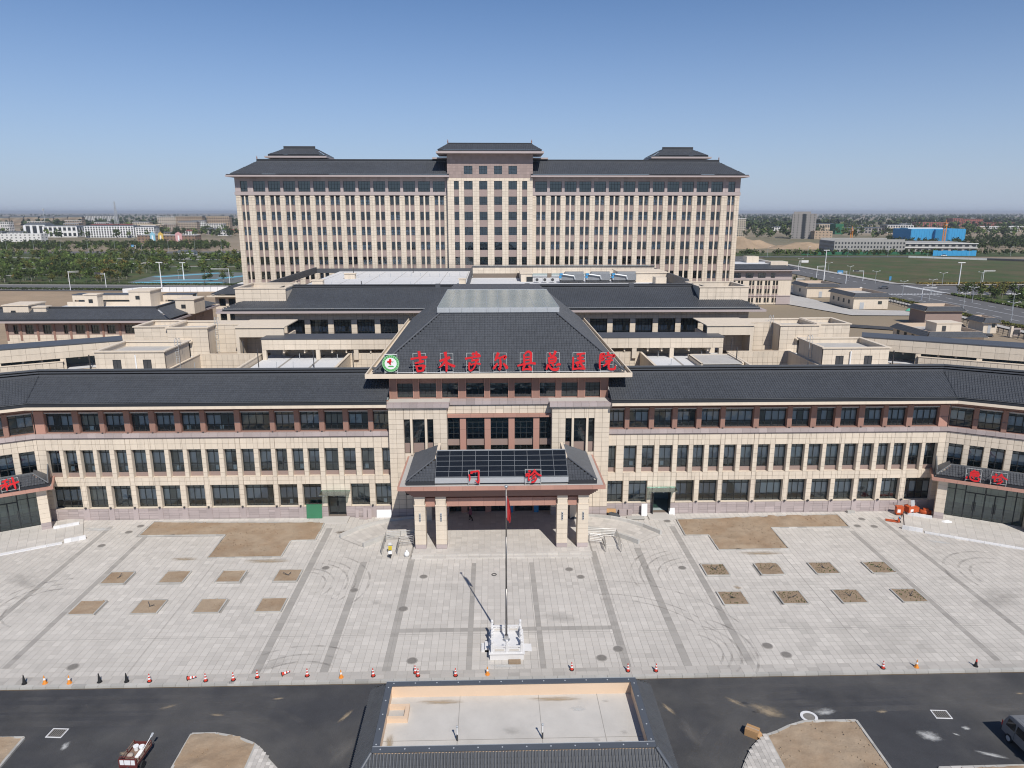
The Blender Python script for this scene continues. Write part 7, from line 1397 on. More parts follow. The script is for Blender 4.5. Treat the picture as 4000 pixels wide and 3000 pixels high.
# ---- trees
def crown(seed, h, r, n, leaf=.5, squash=1.0):
    rnd = random.Random(seed); mb = MB(); cl = [(rnd.uniform(-.5, .5) * r, rnd.uniform(-.5, .5) * r, h * rnd.uniform(.45, .85), r * rnd.uniform(.35, .6)) for _ in range(9)]
    for i in range(n):
        cx, cy, cz, cr = cl[i % 9]; d = Vector((rnd.gauss(0, 1), rnd.gauss(0, 1), rnd.gauss(0, 1) * squash)).normalized() * cr * rnd.uniform(.55, 1.05); c = Vector((cx, cy, cz)) + d
        u = Vector((rnd.gauss(0, 1), rnd.gauss(0, 1), rnd.gauss(0, .6))).normalized(); v = u.cross(Vector((rnd.gauss(0, 1), rnd.gauss(0, 1), rnd.gauss(0, 1)))).normalized(); s = leaf * rnd.uniform(.6, 1.3)
        mb.quad(tuple(c - u * s), tuple(c - v * s * .6), tuple(c + u * s), tuple(c + v * s * .6), rnd.gauss(0, .8))
    return mb
def trunk(seed, h, r=.11):
    rnd = random.Random(seed); mb = MB().tube((0, 0, 0), (0, 0, h * .5), r, 6, r * .7).tube((0, 0, h * .5), (rnd.uniform(-.2, .2), 0, h * .8), r * .7, 5, r * .25)
    for k in range(4): a = rnd.random() * 6.3; z = h * rnd.uniform(.35, .6); mb.tube((0, 0, z), (math.cos(a) * h * .2, math.sin(a) * h * .2, z + h * .2), r * .4, 4, r * .12)
    return mb
CR = {}
for mname in ('leaf_green', 'leaf_dark', 'leaf_olive', 'leaf_gold'):
    CR[mname] = [crown(s + 17 * len(mname), 6.0, 2.4 if s % 2 else 1.9, 130, .42).mesh('crown', mname) for s in range(4)]
TK = [trunk(s, 6.0).mesh('trunk', 'bark' if s < 2 else 'bark_pale') for s in range(4)]
NT = [0]
def tree(x, y, h, mname, label, group, z=-.24):
    t = thing('park_tree', label, 'tree', (x, y, z), random.random() * 6, group, world=False); k = h / 6; t.scale = (k * random.uniform(.9, 1.2), k * random.uniform(.9, 1.2), k)
    link('trunk', TK[NT[0] % 4], t); link('crown', CR[mname][NT[0] % 4], t); NT[0] += 1
LB = {'leaf_green': 'leafy green park tree beside the west road', 'leaf_olive': 'thin olive-leaved park tree with pale trunk beside the west road', 'leaf_gold': 'golden autumn park tree beside the west road', 'leaf_dark': 'dense dark green park tree beside the west road'}
R2 = random.Random(11); mass = []; lim = 190
cand = []
for _ in range(2600):
    y = 378 + 275 * R2.random() ** 1.15; x = -y * R2.uniform(.345, .78)
    if -200 < x < -132 and y < 452 and not (R2.random() < .12): continue
    if mnoise.noise((x * .018, y * .022, 3)) < .0 and R2.random() < .88: continue
    if y < 400 and R2.random() < .45: continue
    if any(abs(x - a) < 3.2 and abs(y - b) < 6 for a, b in cand[-260:]): continue
    cand.append((x, y))
cand.sort(key=lambda p: p[1])
for i, (x, y) in enumerate(cand):
    v = mnoise.noise((x * .03, y * .03, 7)) + R2.gauss(0, .3); mname = 'leaf_gold' if (v > .75 or (-215 < x < -160 and 375 < y < 420 and v > 0)) else ('leaf_olive' if v > .32 else ('leaf_green' if v > -.2 else 'leaf_dark')); h = R2.uniform(4.2, 7.2)
    if i < lim: tree(x, y, h, mname, LB[mname], 'park trees (%s)' % mname[5:])
    else: mass.append((x, y, h, mname))
LB2 = {'leaf_green': 'leafy green street tree by the east road crossing', 'leaf_olive': 'olive street tree by the east road crossing', 'leaf_gold': 'yellowing street tree by the east road crossing', 'leaf_dark': 'dark bushy street tree by the east road crossing'}
for k in range(96):
    if k < 70: x, y = R2.uniform(209, 234), R2.uniform(262, 317); h = R2.uniform(4, 6.5)
    elif k < 82: x, y = R2.uniform(150, 172), R2.uniform(352, 400); h = R2.uniform(2.5, 4)
    else: x, y = R2.uniform(124, 150), R2.uniform(330, 420); h = R2.uniform(3, 4.5)
    mname = R2.choice(['leaf_dark', 'leaf_green', 'leaf_olive', 'leaf_dark', 'leaf_gold' if x > 214 else 'leaf_green']); tree(x, y, h, mname, LB2[mname], 'street trees (%s)' % mname[5:])
for k in range(300): mass.append((R2.uniform(110, 640), R2.uniform(606, 632), R2.uniform(3.5, 6.5), 'leaf_dark' if R2.random() < .7 else 'leaf_green'))
for k in range(760): y = R2.uniform(694, 850); mass.append((-y * R2.uniform(.36, .8), y, R2.uniform(4.5, 7.5), 'leaf_dark' if R2.random() < .85 else 'leaf_green'))
for k in range(420): y = R2.uniform(690, 980); x = y * R2.uniform(.55, .78); mass.append((x, y, R2.uniform(5, 9), 'leaf_dark'))
for k in range(420): y = R2.uniform(980, 1700); x = y * R2.uniform(.34, .8) * R2.choice((1, 1, -1)); mass.append((x, y, R2.uniform(7, 12), 'leaf_dark' if R2.random() < .7 else 'leaf_green'))
for k in range(7000):
    y = 1500 + 7000 * R2.random() ** 1.5; x = y * R2.uniform(-.85, .85)
    if mnoise.noise((x * .0016, y * .004, 5)) < (-.12 if x > 0 else .05): continue
    mass.append((x, y, R2.uniform(8, 14), 'leaf_dark'))
for mname in ('leaf_green', 'leaf_dark', 'leaf_olive', 'leaf_gold'):
    items = [m_ for m_ in mass if m_[3] == mname]; Vs = []; n = 0; tt = []
    lo = [crown(40 + s, 6.0, 2.3, 46, .75) for s in range(3)]; lo2 = [crown(60 + s, 6.0, 2.6, 14, 1.7) for s in range(3)]
    for i, (x, y, h, _) in enumerate(items):
        src = (lo if y < 1500 else lo2)[i % 3]; k = h / 6 * (1 if y < 1000 else 1.5); a = i * 2.4; ca, sa = math.cos(a) * k, math.sin(a) * k; A = np.array(src.v); Vs.append(np.stack([A[:, 0] * ca - A[:, 1] * sa + x, A[:, 0] * sa + A[:, 1] * ca + y, A[:, 2] * k - .8 * k], 1)); tt += src.t
    Vv = np.vstack(Vs); c = Vv.mean(0); c[2] = 0; Fq = np.arange(len(Vv)).reshape(-1, 4)
    link('woodland', np_mesh('woodland', Vv - c, Fq, mname, tt), None, tuple(c), 0, {'leaf_green': 'belt of green trees in the park and beyond', 'leaf_dark': 'dark woodland stretching to the horizon', 'leaf_olive': 'stand of olive trees deep in the park', 'leaf_gold': 'scattered golden trees deep in the park'}[mname], 'woodland', kind='stuff')
# ---- small tiled-skirt service buildings on the right
def lodge(x0, x1, y0, y1, h, label, wm='beige', doors=(), wins=(), left_wins=0, box=None, gate=None):
    t = thing('service_building', label, 'building', ((x0 + x1) / 2, (y0 + y1) / 2, -.3)); B = lambda a, b, c, d, e, f, m, nm: MB().box(a, c, e, b, d, f).build(nm, m, t)
    B(x0, x1, y0, y1, -.3, h, wm, 'wall'); B(x0 - .8, x1 + .8, y0 - .8, y1 + .8, h, h + .12, 'cream', 'soffit')
    o, i_, r = .9, .5, 1.5
    C = [(x0 - o, y0 - o), (x1 + o, y0 - o), (x1 + o, y1 + o), (x0 - o, y1 + o)]; D = [(x0 + i_, y0 + i_), (x1 - i_, y0 + i_), (x1 - i_, y1 - i_), (x0 + i_, y1 - i_)]
    for k in range(4): tiles(t, (*C[k], h + .14), (*C[(k + 1) % 4], h + .14), (*D[(k + 1) % 4], h + r), (*D[k], h + r), pitch=.45, course=.5, res=2, rib=.06)
    for a, b, c, d in ((x0 + i_, x1 - i_, y0 + i_, y0 + i_ + .3), (x0 + i_, x1 - i_, y1 - i_ - .3, y1 - i_), (x0 + i_, x0 + i_ + .3, y0 + i_ + .3, y1 - i_ - .3), (x1 - i_ - .3, x1 - i_, y0 + i_ + .3, y1 - i_ - .3)): B(a, b, c, d, h + .13, h + r + .05, 'parapet_tan', 'parapet')
    B(x0 + i_ + .3, x1 - i_ - .3, y0 + i_ + .3, y1 - i_ - .3, h + .3, h + .5, 'concrete', 'roof_deck')
    for a, w in doors: B(a, a + w, y0 - .06, y0 - .003, -.25, 2.3, 'galv', 'door')
    for a, w in wins: window(t, frame_T(0, 0, 0), a + w / 2, y0 - .09, 1.6, w, 1.2, 0, 1, (.5,), (), 'far'); 
    for k in range(left_wins): yy = y0 + (y1 - y0) * (k + .7) / (left_wins + .6); B(x0 - .05, x0 - .003, yy, yy + 1.3, 1.5, 3.0, 'frame', 'side_window')
    if box: a, b, c, d, z = box; B(a, b, c, d, h + .5, z, 'beige', 'stair_head'); B(a - .2, b + .2, c - .2, d + .2, z, z + .2, 'cream', 'coping'); B(a + 1.6, a + 2.7, c - .04, c - .003, h + .5, h + 2.6, 'dark_metal', 'doorway')
    return t
mat('parapet_tan', (0.52, 0.41, 0.31), .8, .05, .3)
lodge(138.5, 152.0, 268.5, 288, 4.3, 'beige service house with dark skirt roof, grey door and four side windows', doors=((141, 1.6),), wins=((148, 1.5),), left_wins=4); lodge(137.2, 150.6, 307, 322, 4.2, 'beige service house with dark skirt roof nearest the brown four-storey block', doors=((142.5, 1.4),), wins=(), left_wins=1)
lodge(142.0, 154.2, 228, 237, 4.4, 'tall brown substation with dark skirt roof and grey shutters', 'brown', doors=(), left_wins=0); lodge(118, 133.5, 187, 204, 2.9, 'low building with wide dark skirt roof and a beige stair head on top', left_wins=4, box=(122.5, 129.5, 191, 196, 6.1)); lodge(150.6, 154.8, 212, 219, 3.0, 'tiny gate kiosk with dark skirt roof by the site fence', doors=((152, .9),), wins=((153.2, 1.0),))
o = bpy.data.objects
fn = thing('site_fence', 'dark railing fence along the site beside the east road', 'fence', (160, 245, -.3))
for y in np.arange(200, 300, 2.5): x = 154.5 + (y - 200) * .105; MB().box(x - .08, y - .08, -.3, x + .08, y + .08, 1.5).build('post', 'dark_metal', fn)
for z in (.1, .7, 1.35): MB().hexa([(154.47, 200, z), (154.53, 200, z), (165.03, 300, z), (164.97, 300, z)], [(154.47, 200, z + .06), (154.53, 200, z + .06), (165.03, 300, z + .06), (164.97, 300, z + .06)]).build('rail', 'dark_metal', fn)
gw_ = thing('gate_wall', 'row of stone gate piers with framed panels near the kiosk', 'gate wall', (156, 200, -.3))
for k in range(5): x = 154.2 + k * 3.2; y = 205 - k * 2.2; MB().box(x, y, -.3, x + .7, y + .7, 3.0).build('pier', 'beige', gw_); MB().box(x + .8, y + .2, .2, x + 3.1, y + .35, 2.4).build('panel', 'mauve', gw_); MB().box(x + 1.1, y + .1, .6, x + 2.8, y + .19, 2.0).build('opening', 'dark_metal', gw_)
# ---- four-storey block right of the tower
b4 = thing('east_ward_block', 'four-storey beige and brown block with dark roof right of the tower', 'building', (110, 294, -.3)); B = lambda a, b, c, d, e, f, m, nm, t=0.0: MB().box(a, c, e, b, d, f, t).build(nm, m, b4)
T = frame_T(0, 284, 0, 1); cs = [92.5, 96.5, 99.6, 104.2, 107.4, 110.6, 113.8]; hs = []
for c in cs:
    hs += [(c - 1.05, c - .2, z, z + 1.9) for z in (.4, 4.0, 7.3)] + [(c + .2, c + 1.05, z, z + 1.9) for z in (.4, 4.0, 7.3)]
wall(b4, T, 90, 120.2, -.3, 13.4, hs, 0, .4, 'beige')
for a, b, c, d in hs: window(b4, T, (a + b) / 2, .3, c, b - a, d - c, 0, 1, (), (.3,), 'far')
for c in cs: B(c - .14, c + .14, 283.85, 284.1, .2, 9.4, 'cream', 'fin'); B(c - 1.2, c + 1.2, 283.97, 283.997, 2.4, 3.9, 'towerbrown', 'spandrel'); B(c - 1.2, c + 1.2, 283.97, 283.997, 5.95, 7.2, 'towerbrown', 'spandrel')
B(90, 120.3, 283.7, 284, 3.0, 3.3, 'mauve', 'band_course'); B(90, 120.3, 283.7, 284, 9.6, 10.0, 'mauve', 'band_course'); B(90, 120.22, 283.94, 283.995, 10.0, 13.3, 'mauve', 'upper_wall'); B(114.5, 120.25, 283.9, 283.99, -.3, 3.0, 'mauve', 'plinth')
for c in (93, 98, 103, 108, 112.5): window(b4, T, c, -.14, 10.4, 3 if c < 110 else 1.6, 1.9, 0, 1, (.33, .66), (.3,), 'far')
interior(b4, T, 90, 120, ((-.2, 13),), .5, 3); MB().quad((120.2, 284, -.3), (120.2, 304, -.3), (120.2, 304, 13.4), (120.2, 284, 13.4)).build('end_wall', 'beige', b4)
B(90, 122.4, 281.8, 282, 13.2, 13.6, 'mauve', 'fascia'); B(90, 122.4, 282, 306, 13.25, 13.4, 'mauve', 'soffit'); tiles(b4, (90, 282.3, 13.8), (122, 282.3, 13.8), (117.5, 287, 15.6), (90, 287, 15.6), pitch=.5, course=.5, res=2); tiles(b4, (122, 282.3, 13.8), (122, 306, 13.8), (117.5, 301, 15.6), (117.5, 287, 15.6), pitch=.5, course=.5, res=2); B(90, 117.4, 287, 300, 14, 15.7, 'membrane', 'roof_deck'); B(112, 119, 286, 292, 14, 16.6, 'beige', 'stair_head'); B(105, 110, 294, 299, 15.7, 18.2, 'beige', 'stair_head')
# ---- distant town
mat('white_render', (0.66, 0.65, 0.62), .8, .06, .05); mat('tan_render', (0.40, 0.30, 0.21), .8, .08, .03); mat('brown_render', (0.24, 0.16, 0.11), .8, .1, .03); mat('pink_render', (0.34, 0.12, 0.09), .8, .08, .02); mat('grey_render', (0.30, 0.28, 0.26), .8, .08, .03); mat('raw_concrete', (0.33, 0.32, 0.30), .9, .15, .1); mat('sheet_blue', (0.045, 0.30, 0.56), .6, .08, .06); mat('net_dark', (0.03, 0.13, 0.07), .9, .2, .2); mat('far_window', (0.035, 0.04, 0.045), .3, .2, .05); mat('slate', (0.10, 0.11, 0.12), .7, .1, .05); mat('cream_render', (0.55, 0.46, 0.34), .8, .05, .05); mat('roof_red', (0.25, 0.06, 0.05), .8, .1, .05)
def block(label, x0, x1, y0, dep, h, m, floors, bays, roof='slate', rz=0.0, trim=None, ww=.6, wh=.58, name='apartment_block', cat='building', each=False, rh=1.2, cols=False, group=None):
    cx, cy = (x0 + x1) / 2, y0 + dep / 2; t = thing(name, label, cat, (cx, cy, -.4), rz, group, world=False); w = x1 - x0; hw, hd = w / 2, dep / 2
    MB().box(-hw, -hd, 0, hw, hd, h).build('wall', m, t)
    if roof: MB().hexa([(-hw - .6, -hd - .6, h), (hw + .6, -hd - .6, h), (hw + .6, hd + .6, h), (-hw - .6, hd + .6, h)], [(-hw + 1, -hd * .3, h + rh), (hw - 1, -hd * .3, h + rh), (hw - 1, hd * .3, h + rh), (-hw + 1, hd * .3, h + rh)]).build('roof', roof, t)
    fh = h / floors; bw = w / bays; mw = MB(); wm_ = MB().box(-bw * ww / 2, -.06, 0, bw * ww / 2, .06, fh * wh).mesh('window', 'far_window') if each else None
    for f in range(floors):
        for b in range(bays):
            x = -hw + (b + .5) * bw; z = f * fh + fh * (1 - wh) * .5
            if each: link('window', wm_, t, (x, -hd, z))
            else: mw.box(x - bw * ww / 2, -hd - .06, z, x + bw * ww / 2, -hd + .05, z + fh * wh)
    for f in range(floors):
        nb = max(1, int(dep / bw)); 
        for b in range(nb):
            y = -hd + (b + .5) * dep / nb; z = f * fh + fh * (1 - wh) * .5
            for s in (-1, 1): mw.box(s * hw - .06, y - bw * ww / 2, z, s * hw + .06, y + bw * ww / 2, z + fh * wh)
    if mw.v: mw.build('windows', 'far_window', t, kind='stuff')
    if trim:
        mt = MB()
        if cols:
            for b in range(bays + 1): x = -hw + b * bw; mt.box(x - bw * .16, -hd - .5, h * .08, x + bw * .16, -hd - .07, h * .96)
        else:
            for f in range(1, floors): mt.box(-hw - .1, -hd - .3, f * fh - .15, hw + .1, -hd - .07, f * fh + .15)
        mt.box(-hw - .3, -hd - .4, h - .8, hw + .3, -hd - .065, h + .1); mt.build('trim', trim, t)
    return t
block('long low white building with three rows of small windows before the tree belt', -612, -562, 921, 14, 10.2, 'white_render', 3, 9, None, ww=.35, wh=.35, each=True); block('white museum-like hall with tall grey windows beside the palace front', -660, -612, 1090, 30, 16.0, 'white_render', 2, 7, 'slate', trim='white_paint', cols=True, each=True)
block('white palace front with red band and square portal left of the museum hall', -690, -661, 1095, 25, 18.0, 'white_render', 1, 3, 'slate', trim='white_paint', cols=True, wh=.8, rh=3); block('long white building with rounded column heads and dark windows', -592, -522, 1075, 18, 16.5, 'white_render', 5, 18, 'slate', trim='white_paint', cols=True, ww=.55, wh=.7); block('white end wing continuing the long columned building', -520, -494, 1078, 18, 15.0, 'white_render', 5, 7, 'slate', trim='white_paint', cols=True, wh=.6)
kg = block('brick kindergarten with blue, yellow and pink gables', -427, -356, 885, 16, 9.2, 'brown_render', 3, 16, 'white_render', R(-4), None, .4, .42, each=True, name='kindergarten', rh=.5)
mat('baby_blue', (.25, .5, .62), .7, .05); mat('baby_yellow', (.6, .42, .1), .7, .05); mat('baby_pink', (.6, .33, .33), .7, .05)
for x, m, w in ((-16, 'baby_blue', 6), (-6, 'baby_yellow', 6), (16, 'baby_pink', 8)): MB().prism([(x - w / 2, -9.2), (x + w / 2, -9.2), (x + w / 2, -8.1), (x - w / 2, -8.1)], 0, 11).poly([(x - w / 2, -9.2, 11), (x + w / 2, -9.2, 11), (x, -9.2, 13.5)]).build('gable', m, kg); MB().box(x - .9, -9.5, 1, x + .9, -9.22, 9).build('gable_window', 'white_paint', kg)
block('cream and yellow apartment slab with white balconies', -678, -641, 1500, 14, 27, 'cream_render', 9, 9, None, trim='white_paint'); block('tan apartment slab with dark roof standing between two gaps', -640, -588, 1500, 16, 27.5, 'tan_render', 9, 12, 'slate', trim='cream_render'); block('tan apartment slab with flat dark roof beside the far right lamp posts', -580, -535, 1503, 16, 28, 'tan_render', 9, 10, 'slate', trim='cream_render'); block('low pinkish housing block in front of the apartment slabs', -622, -578, 1300, 14, 15, 'tan_render', 4, 9, None, trim='cream_render'); block('flat-roofed peach warehouse below the lattice mast', -760, -690, 1400, 30, 13, 'tan_render', 2, 12, 'roof_red')
for i in range(9): block(('row of brown and cream striped flats on the left skyline', 'brown striped flats with roof pavilions on the left skyline')[i % 2], -1420 + i * 36, -1386 + i * 36, 1955 + i * 4, 16, 21 + (i % 3), 'brown_render', 6, 12, 'slate', trim='cream_render', cols=True, group='striped flats on the left skyline', rh=4)
for i in range(7): block('grey flats with white stair bays behind the striped flats', -1420 + i * 26, -1396 + i * 26, 2450, 16, 24, 'grey_render', 7, 5, 'slate', trim='white_render', cols=True, group='grey flats on the left skyline', rh=3)
for i in range(8): block('small white house among the roofs left of the palace front', -790 + (i % 4) * 30, -768 + (i % 4) * 30, 1010 + 60 * (i // 4), 12, 8, 'white_render', 2, 4, 'slate', group='small white houses')
for i in range(10): block('low mixed roof in the town centre behind the kindergarten', -520 + i * 22, -503 + i * 22, 1150 + (i * 37) % 140, 14, 5 + (i * 7) % 5, ('tan_render', 'white_render', 'grey_render')[i % 3], 2, 4, ('slate', 'roof_red')[i % 2], group='low town roofs')
for i in range(16):
    x = -1010 + i * 33 + (i * 17) % 11; block('%s mid-rise block %s in the crowded town band' % (('white', 'cream', 'tan')[i % 3], ('with a dark roof', 'with a flat top')[i % 2]), x, x + 24 + (i * 7) % 9, 1190 + (i * 53) % 330, 14, 13 + (i * 5) % 9, ('white_render', 'cream_render', 'tan_render')[i % 3], 4 + i % 3, 7, 'slate' if i % 2 == 0 else None, trim='white_render', group='mid-rise blocks in the town')
hs_ = block('small white cottage with a dark roof and three windows inside the park', -268, -254, 622, 8, 3.2, 'white_render', 1, 3, 'slate', ww=.22, wh=.4, each=True, name='cottage', rh=1.7)
ms = thing('lattice_mast', 'tall grey lattice mast on the left skyline', 'mast', (-760, 1500, -.4), world=False)
for s in ((-1, -1), (1, -1), (1, 1), (-1, 1)): MB().tube((s[0] * 4, s[1] * 4, 0), (s[0] * .6, s[1] * .6, 57), .35, 4, .2).build('leg', 'galv', ms)
mb = MB()
for k in range(14):
    z0, z1 = 57 * k / 14, 57 * (k + 1) / 14; r0, r1 = 4 - 3.4 * k / 14, 4 - 3.4 * (k + 1) / 14
    for a, b in (((-1, -1), (1, -1)), ((1, -1), (1, 1)), ((1, 1), (-1, 1)), ((-1, 1), (-1, -1))): mb.tube((a[0] * r0, a[1] * r0, z0), (b[0] * r1, b[1] * r1, z1), .18, 4).tube((b[0] * r0, b[1] * r0, z0), (a[0] * r1, a[1] * r1, z1), .18, 4)
mb.build('bracing', 'galv', ms)
ms = thing('antenna_pole', 'slim antenna pole rising behind the striped flats', 'antenna', (-903, 1500, -.4), world=False); MB().tube((0, 0, 0), (0, 0, 42), .5, 5, .3).build('pole', 'galv', ms); MB().box(-1.5, -1, 39, 1.5, 1, 43).build('aerials', 'galv', ms)
# right
gb = block('raw concrete building shell with three rows of empty window openings', 316, 379, 652, 40, 10.5, 'raw_concrete', 3, 22, None, R(-6), None, .45, .5, each=True, name='unfinished_building'); MB().box(-31, -19, 10.5, 31, -18.6, 12.2).build('parapet_frame', 'raw_concrete', gb); MB().box(-31, 19, 10.5, 31, 19.4, 12.2).build('parapet_frame', 'raw_concrete', gb)
ub = block('half-built concrete frame with brown infill beside the blue sheeting', 384, 455, 664, 60, 8.0, 'raw_concrete', 2, 12, None, R(-8), None, .6, .45, name='unfinished_building'); MB().box(-36, -31, 3.6, 36, -30.2, 4.3).box(-36, -31, 7.6, 36, -30.2, 8.3).build('slab_edge', 'white_render', ub)
bs = thing('blue_sheeted_hall', 'large hall wrapped in bright blue sheeting behind the half-built frame', 'building', (540, 885, -.4), R(-3), world=False)
MB().box(-32, -22, 0, 33, 22, 16.5).build('wall', 'sheet_blue', bs); MB().hexa([(-5, -26, 0), (6, -34, 0), (8, -22, 0), (-5, -22, 0)], [(-5, -26, 16), (6, -34, 16), (8, -22, 16), (-5, -22, 16)]).build('corner_bay', 'sheet_blue', bs); MB().box(-30, -10, 16.5, 12, 10, 17.6).build('roof_plant', 'white_render', bs)
for x in np.arange(-31, 33, 3.0): MB().box(x - .08, -22.15, 0, x + .08, -22.01, 16.4).build('sheet_seam', 'haze_blue_panel', bs)
bl = thing('blue_hoarding', 'low blue site hoarding in front of the half-built frame', 'hoarding', (392, 604, -.4), R(-4), world=False)
for k in range(9): MB().box(-16 + k * 4, 0, 0, -12.1 + k * 4, .3, 4.6 - .3 * (k % 2)).build('sheet', 'sheet_blue', bl)
bg_ = thing('green_hoarding', 'long dark green site hoarding below the concrete shell', 'hoarding', (330, 622, -.4), world=False)
for k in range(24): MB().box(-60 + k * 5, 0, 0, -55.1 + k * 5, .3, 2.6).build('sheet', 'net_dark', bg_)
def crane(x, y, h, label):
    t = thing('tower_crane', label, 'crane', (x, y, -.4), R(-20), world=False); mat_ = 'cone_orange'
    for s in ((-1, -1), (1, -1), (1, 1), (-1, 1)): MB().box(s[0] * 1.1 - .2, s[1] * 1.1 - .2, 0, s[0] * 1.1 + .2, s[1] * 1.1 + .2, h).build('mast_leg', mat_, t)
    mb = MB()
    for k in range(int(h / 2.5)):
        z = k * 2.5
        for a, b in (((-1.1, -1.1), (1.1, -1.1)), ((1.1, -1.1), (1.1, 1.1)), ((1.1, 1.1), (-1.1, 1.1)), ((-1.1, 1.1), (-1.1, -1.1))): mb.tube((*a, z), (*b, z + 2.5), .12, 4)
    mb.build('bracing', mat_, t); MB().box(-1.6, -1.6, h, 1.6, 1.6, h + 2.2).build('cab', mat_, t); MB().box(-.6, -5, h + 2.2, .6, 11, h + 3.2).build('jib', mat_, t); MB().box(-1, -5, h + .8, 1, -3.5, h + 2.2).build('counterweight', 'raw_concrete', t); MB().tube((0, 0, h + 3), (0, 0, h + 6.5), .25, 5).build('apex', mat_, t)
crane(483, 762, 22, 'orange tower crane standing in front of the blue sheeting'); crane(453, 902, 13, 'short orange crane mast behind the concrete shell')
tb = block('tall grey tower block with pale end and blank dark side', 424, 455, 1000, 30, 34, 'grey_render', 10, 6, None, R(-22), None, .25, .4, each=True, name='office_tower'); MB().box(-2, -15.4, 0, 2, -15.05, 34).build('stair_glass', 'far_window', tb); MB().box(-14, -10, 34, 8, 10, 37).build('roof_room', 'grey_render', tb)
block('pink podium at the foot of the grey tower block', 443, 468, 985, 20, 11, 'tan_render', 3, 5, None, ww=.3, wh=.35); block('pale hall with dark roof right of the grey tower block', 592, 622, 1300, 25, 15, 'cream_render', 2, 10, 'slate', trim='cream_render', cols=True); block('green netted building between the halls', 574, 588, 1200, 20, 17, 'net_dark', 1, 1, None, ww=.02); block('dark-roofed pale college block with column front', 690, 735, 1250, 25, 14, 'cream_render', 3, 10, 'slate', trim='white_render', cols=True); block('low dark-roofed wing beside the college block', 620, 680, 1250, 25, 9.5, 'grey_render', 2, 10, 'slate'); block('half-hidden cream apartment tower at the tower corner', 374, 387, 1100, 15, 27, 'cream_render', 8, 4, None, trim='white_render')
for i, (x0, x1, h) in enumerate(((1030, 1115, 12), (1116, 1140, 21), (1142, 1190, 20), (1192, 1300, 11), (1300, 1420, 12))): block(('long pink terrace at the start of the pink row', 'tall pink end tower with stepped top', 'broad pink block in the middle of the pink row', 'low pink terrace beyond the broad pink block', 'low pink terrace running out of the pink row')[i], x0, x1, 1735, 25, h, 'pink_render', max(3, int(h / 3.4)), int((x1 - x0) / 5), None, trim='pink_render')
for i in range(6): block('white and peach town house in the row below the pink terraces', 900 + i * 20, 918 + i * 20, 1325, 14, 10.5, 'white_render' if i % 2 else 'cream_render', 3, 5, None, trim='white_paint', group='white town houses')
for i in range(14): block('small pale roof among the far eastern trees', 560 + (i * 131) % 800, 585 + (i * 131) % 800, 1450 + (i * 73) % 700, 14, 7 + i % 4, ('white_render', 'grey_render', 'cream_render')[i % 3], 2, 5, 'slate', group='far eastern houses')
def mound(label, x, y, rx, ry, h, seed):
    mb = MB(); n, k = 36, 10
    for j in range(k + 1):
        for i in range(n): a = 2 * math.pi * i / n; f = j / k; q = 1 + .25 * mnoise.noise((math.cos(a) * 1.5 + seed, math.sin(a) * 1.5, f)); mb.v.append((x + rx * (1 - f) * q * math.cos(a), y + ry * (1 - f) * q * math.sin(a), -.5 + h * min(1, f * 1.6) * (1 + .5 * mnoise.noise((math.cos(a) * 3 * (1 - f) + seed, math.sin(a) * 3 * (1 - f), f * 2)))))
    for j in range(k):
        for i in range(n): mb.f.append((j * n + i, j * n + (i + 1) % n, (j + 1) * n + (i + 1) % n, (j + 1) * n + i)); mb.t.append(0)
    one('soil_mound', mb, 'site_soil', label, 'soil mound', (x, y, -.5))
mound('broad bare soil bank behind the field road', 262, 760, 42, 28, 9, 1); mound('long excavated soil bank beside the concrete shell', 322, 735, 40, 18, 5, 4); mound('small sand heap by the kiosk and substation', 149, 222, 3.5, 3, 1.6, 7); mound('low soil bank edge beyond the clinic roof', -118, 236, 40, 14, 2.2, 9)
heap('green_tarp', 158.5, 262, 3.2, 2.2, 1.0, 'net_tarp' if 'net_tarp' in MATS else (mat('net_tarp', (.10, .42, .28), .7, .3, .8), 'net_tarp')[1], 'crumpled green tarpaulin on the site by the fence', 'tarpaulin', 5)
# ---- hoardings, lamps, gantries
wl = thing('white_hoarding', 'white panel hoarding along the west road', 'hoarding', (-150, 335, -.3))
pts = [(-168.5, 330), (-163, 337), (-110, 339)]
for p, q in zip(pts[:-1], pts[1:]):
    n = max(1, int(math.dist(p, q) / 3))
    for i in range(n):
        a = (p[0] + (q[0] - p[0]) * i / n, p[1] + (q[1] - p[1]) * i / n); b = (p[0] + (q[0] - p[0]) * (i + .96) / n, p[1] + (q[1] - p[1]) * (i + .96) / n); MB().hexa([(*a, -.3), (*b, -.3), (b[0], b[1] + .1, -.3), (a[0], a[1] + .1, -.3)], [(*a, 2.0), (*b, 2.0), (b[0], b[1] + .1, 2.0), (a[0], a[1] + .1, 2.0)]).build('sheet', 'white_paint', wl)
wf = thing('retaining_strip', 'white and black retaining strip along the far side of the grass field', 'wall', (400, 540, -.3))
for k in range(26): a = (341 + k * 4.6, 581 - k * 3.9); MB().hexa([(*a, -.3), (a[0] + 4.5, a[1] - 3.8, -.3), (a[0] + 4.5, a[1] - 3.4, -.3), (a[0], a[1] + .4, -.3)], [(*a, 1.2), (a[0] + 4.5, a[1] - 3.8, 1.2), (a[0] + 4.5, a[1] - 3.4, 1.2), (a[0], a[1] + .4, 1.2)]).build('slab', 'white_render' if k < 9 else 'dark_metal', wf)
LMP = {}
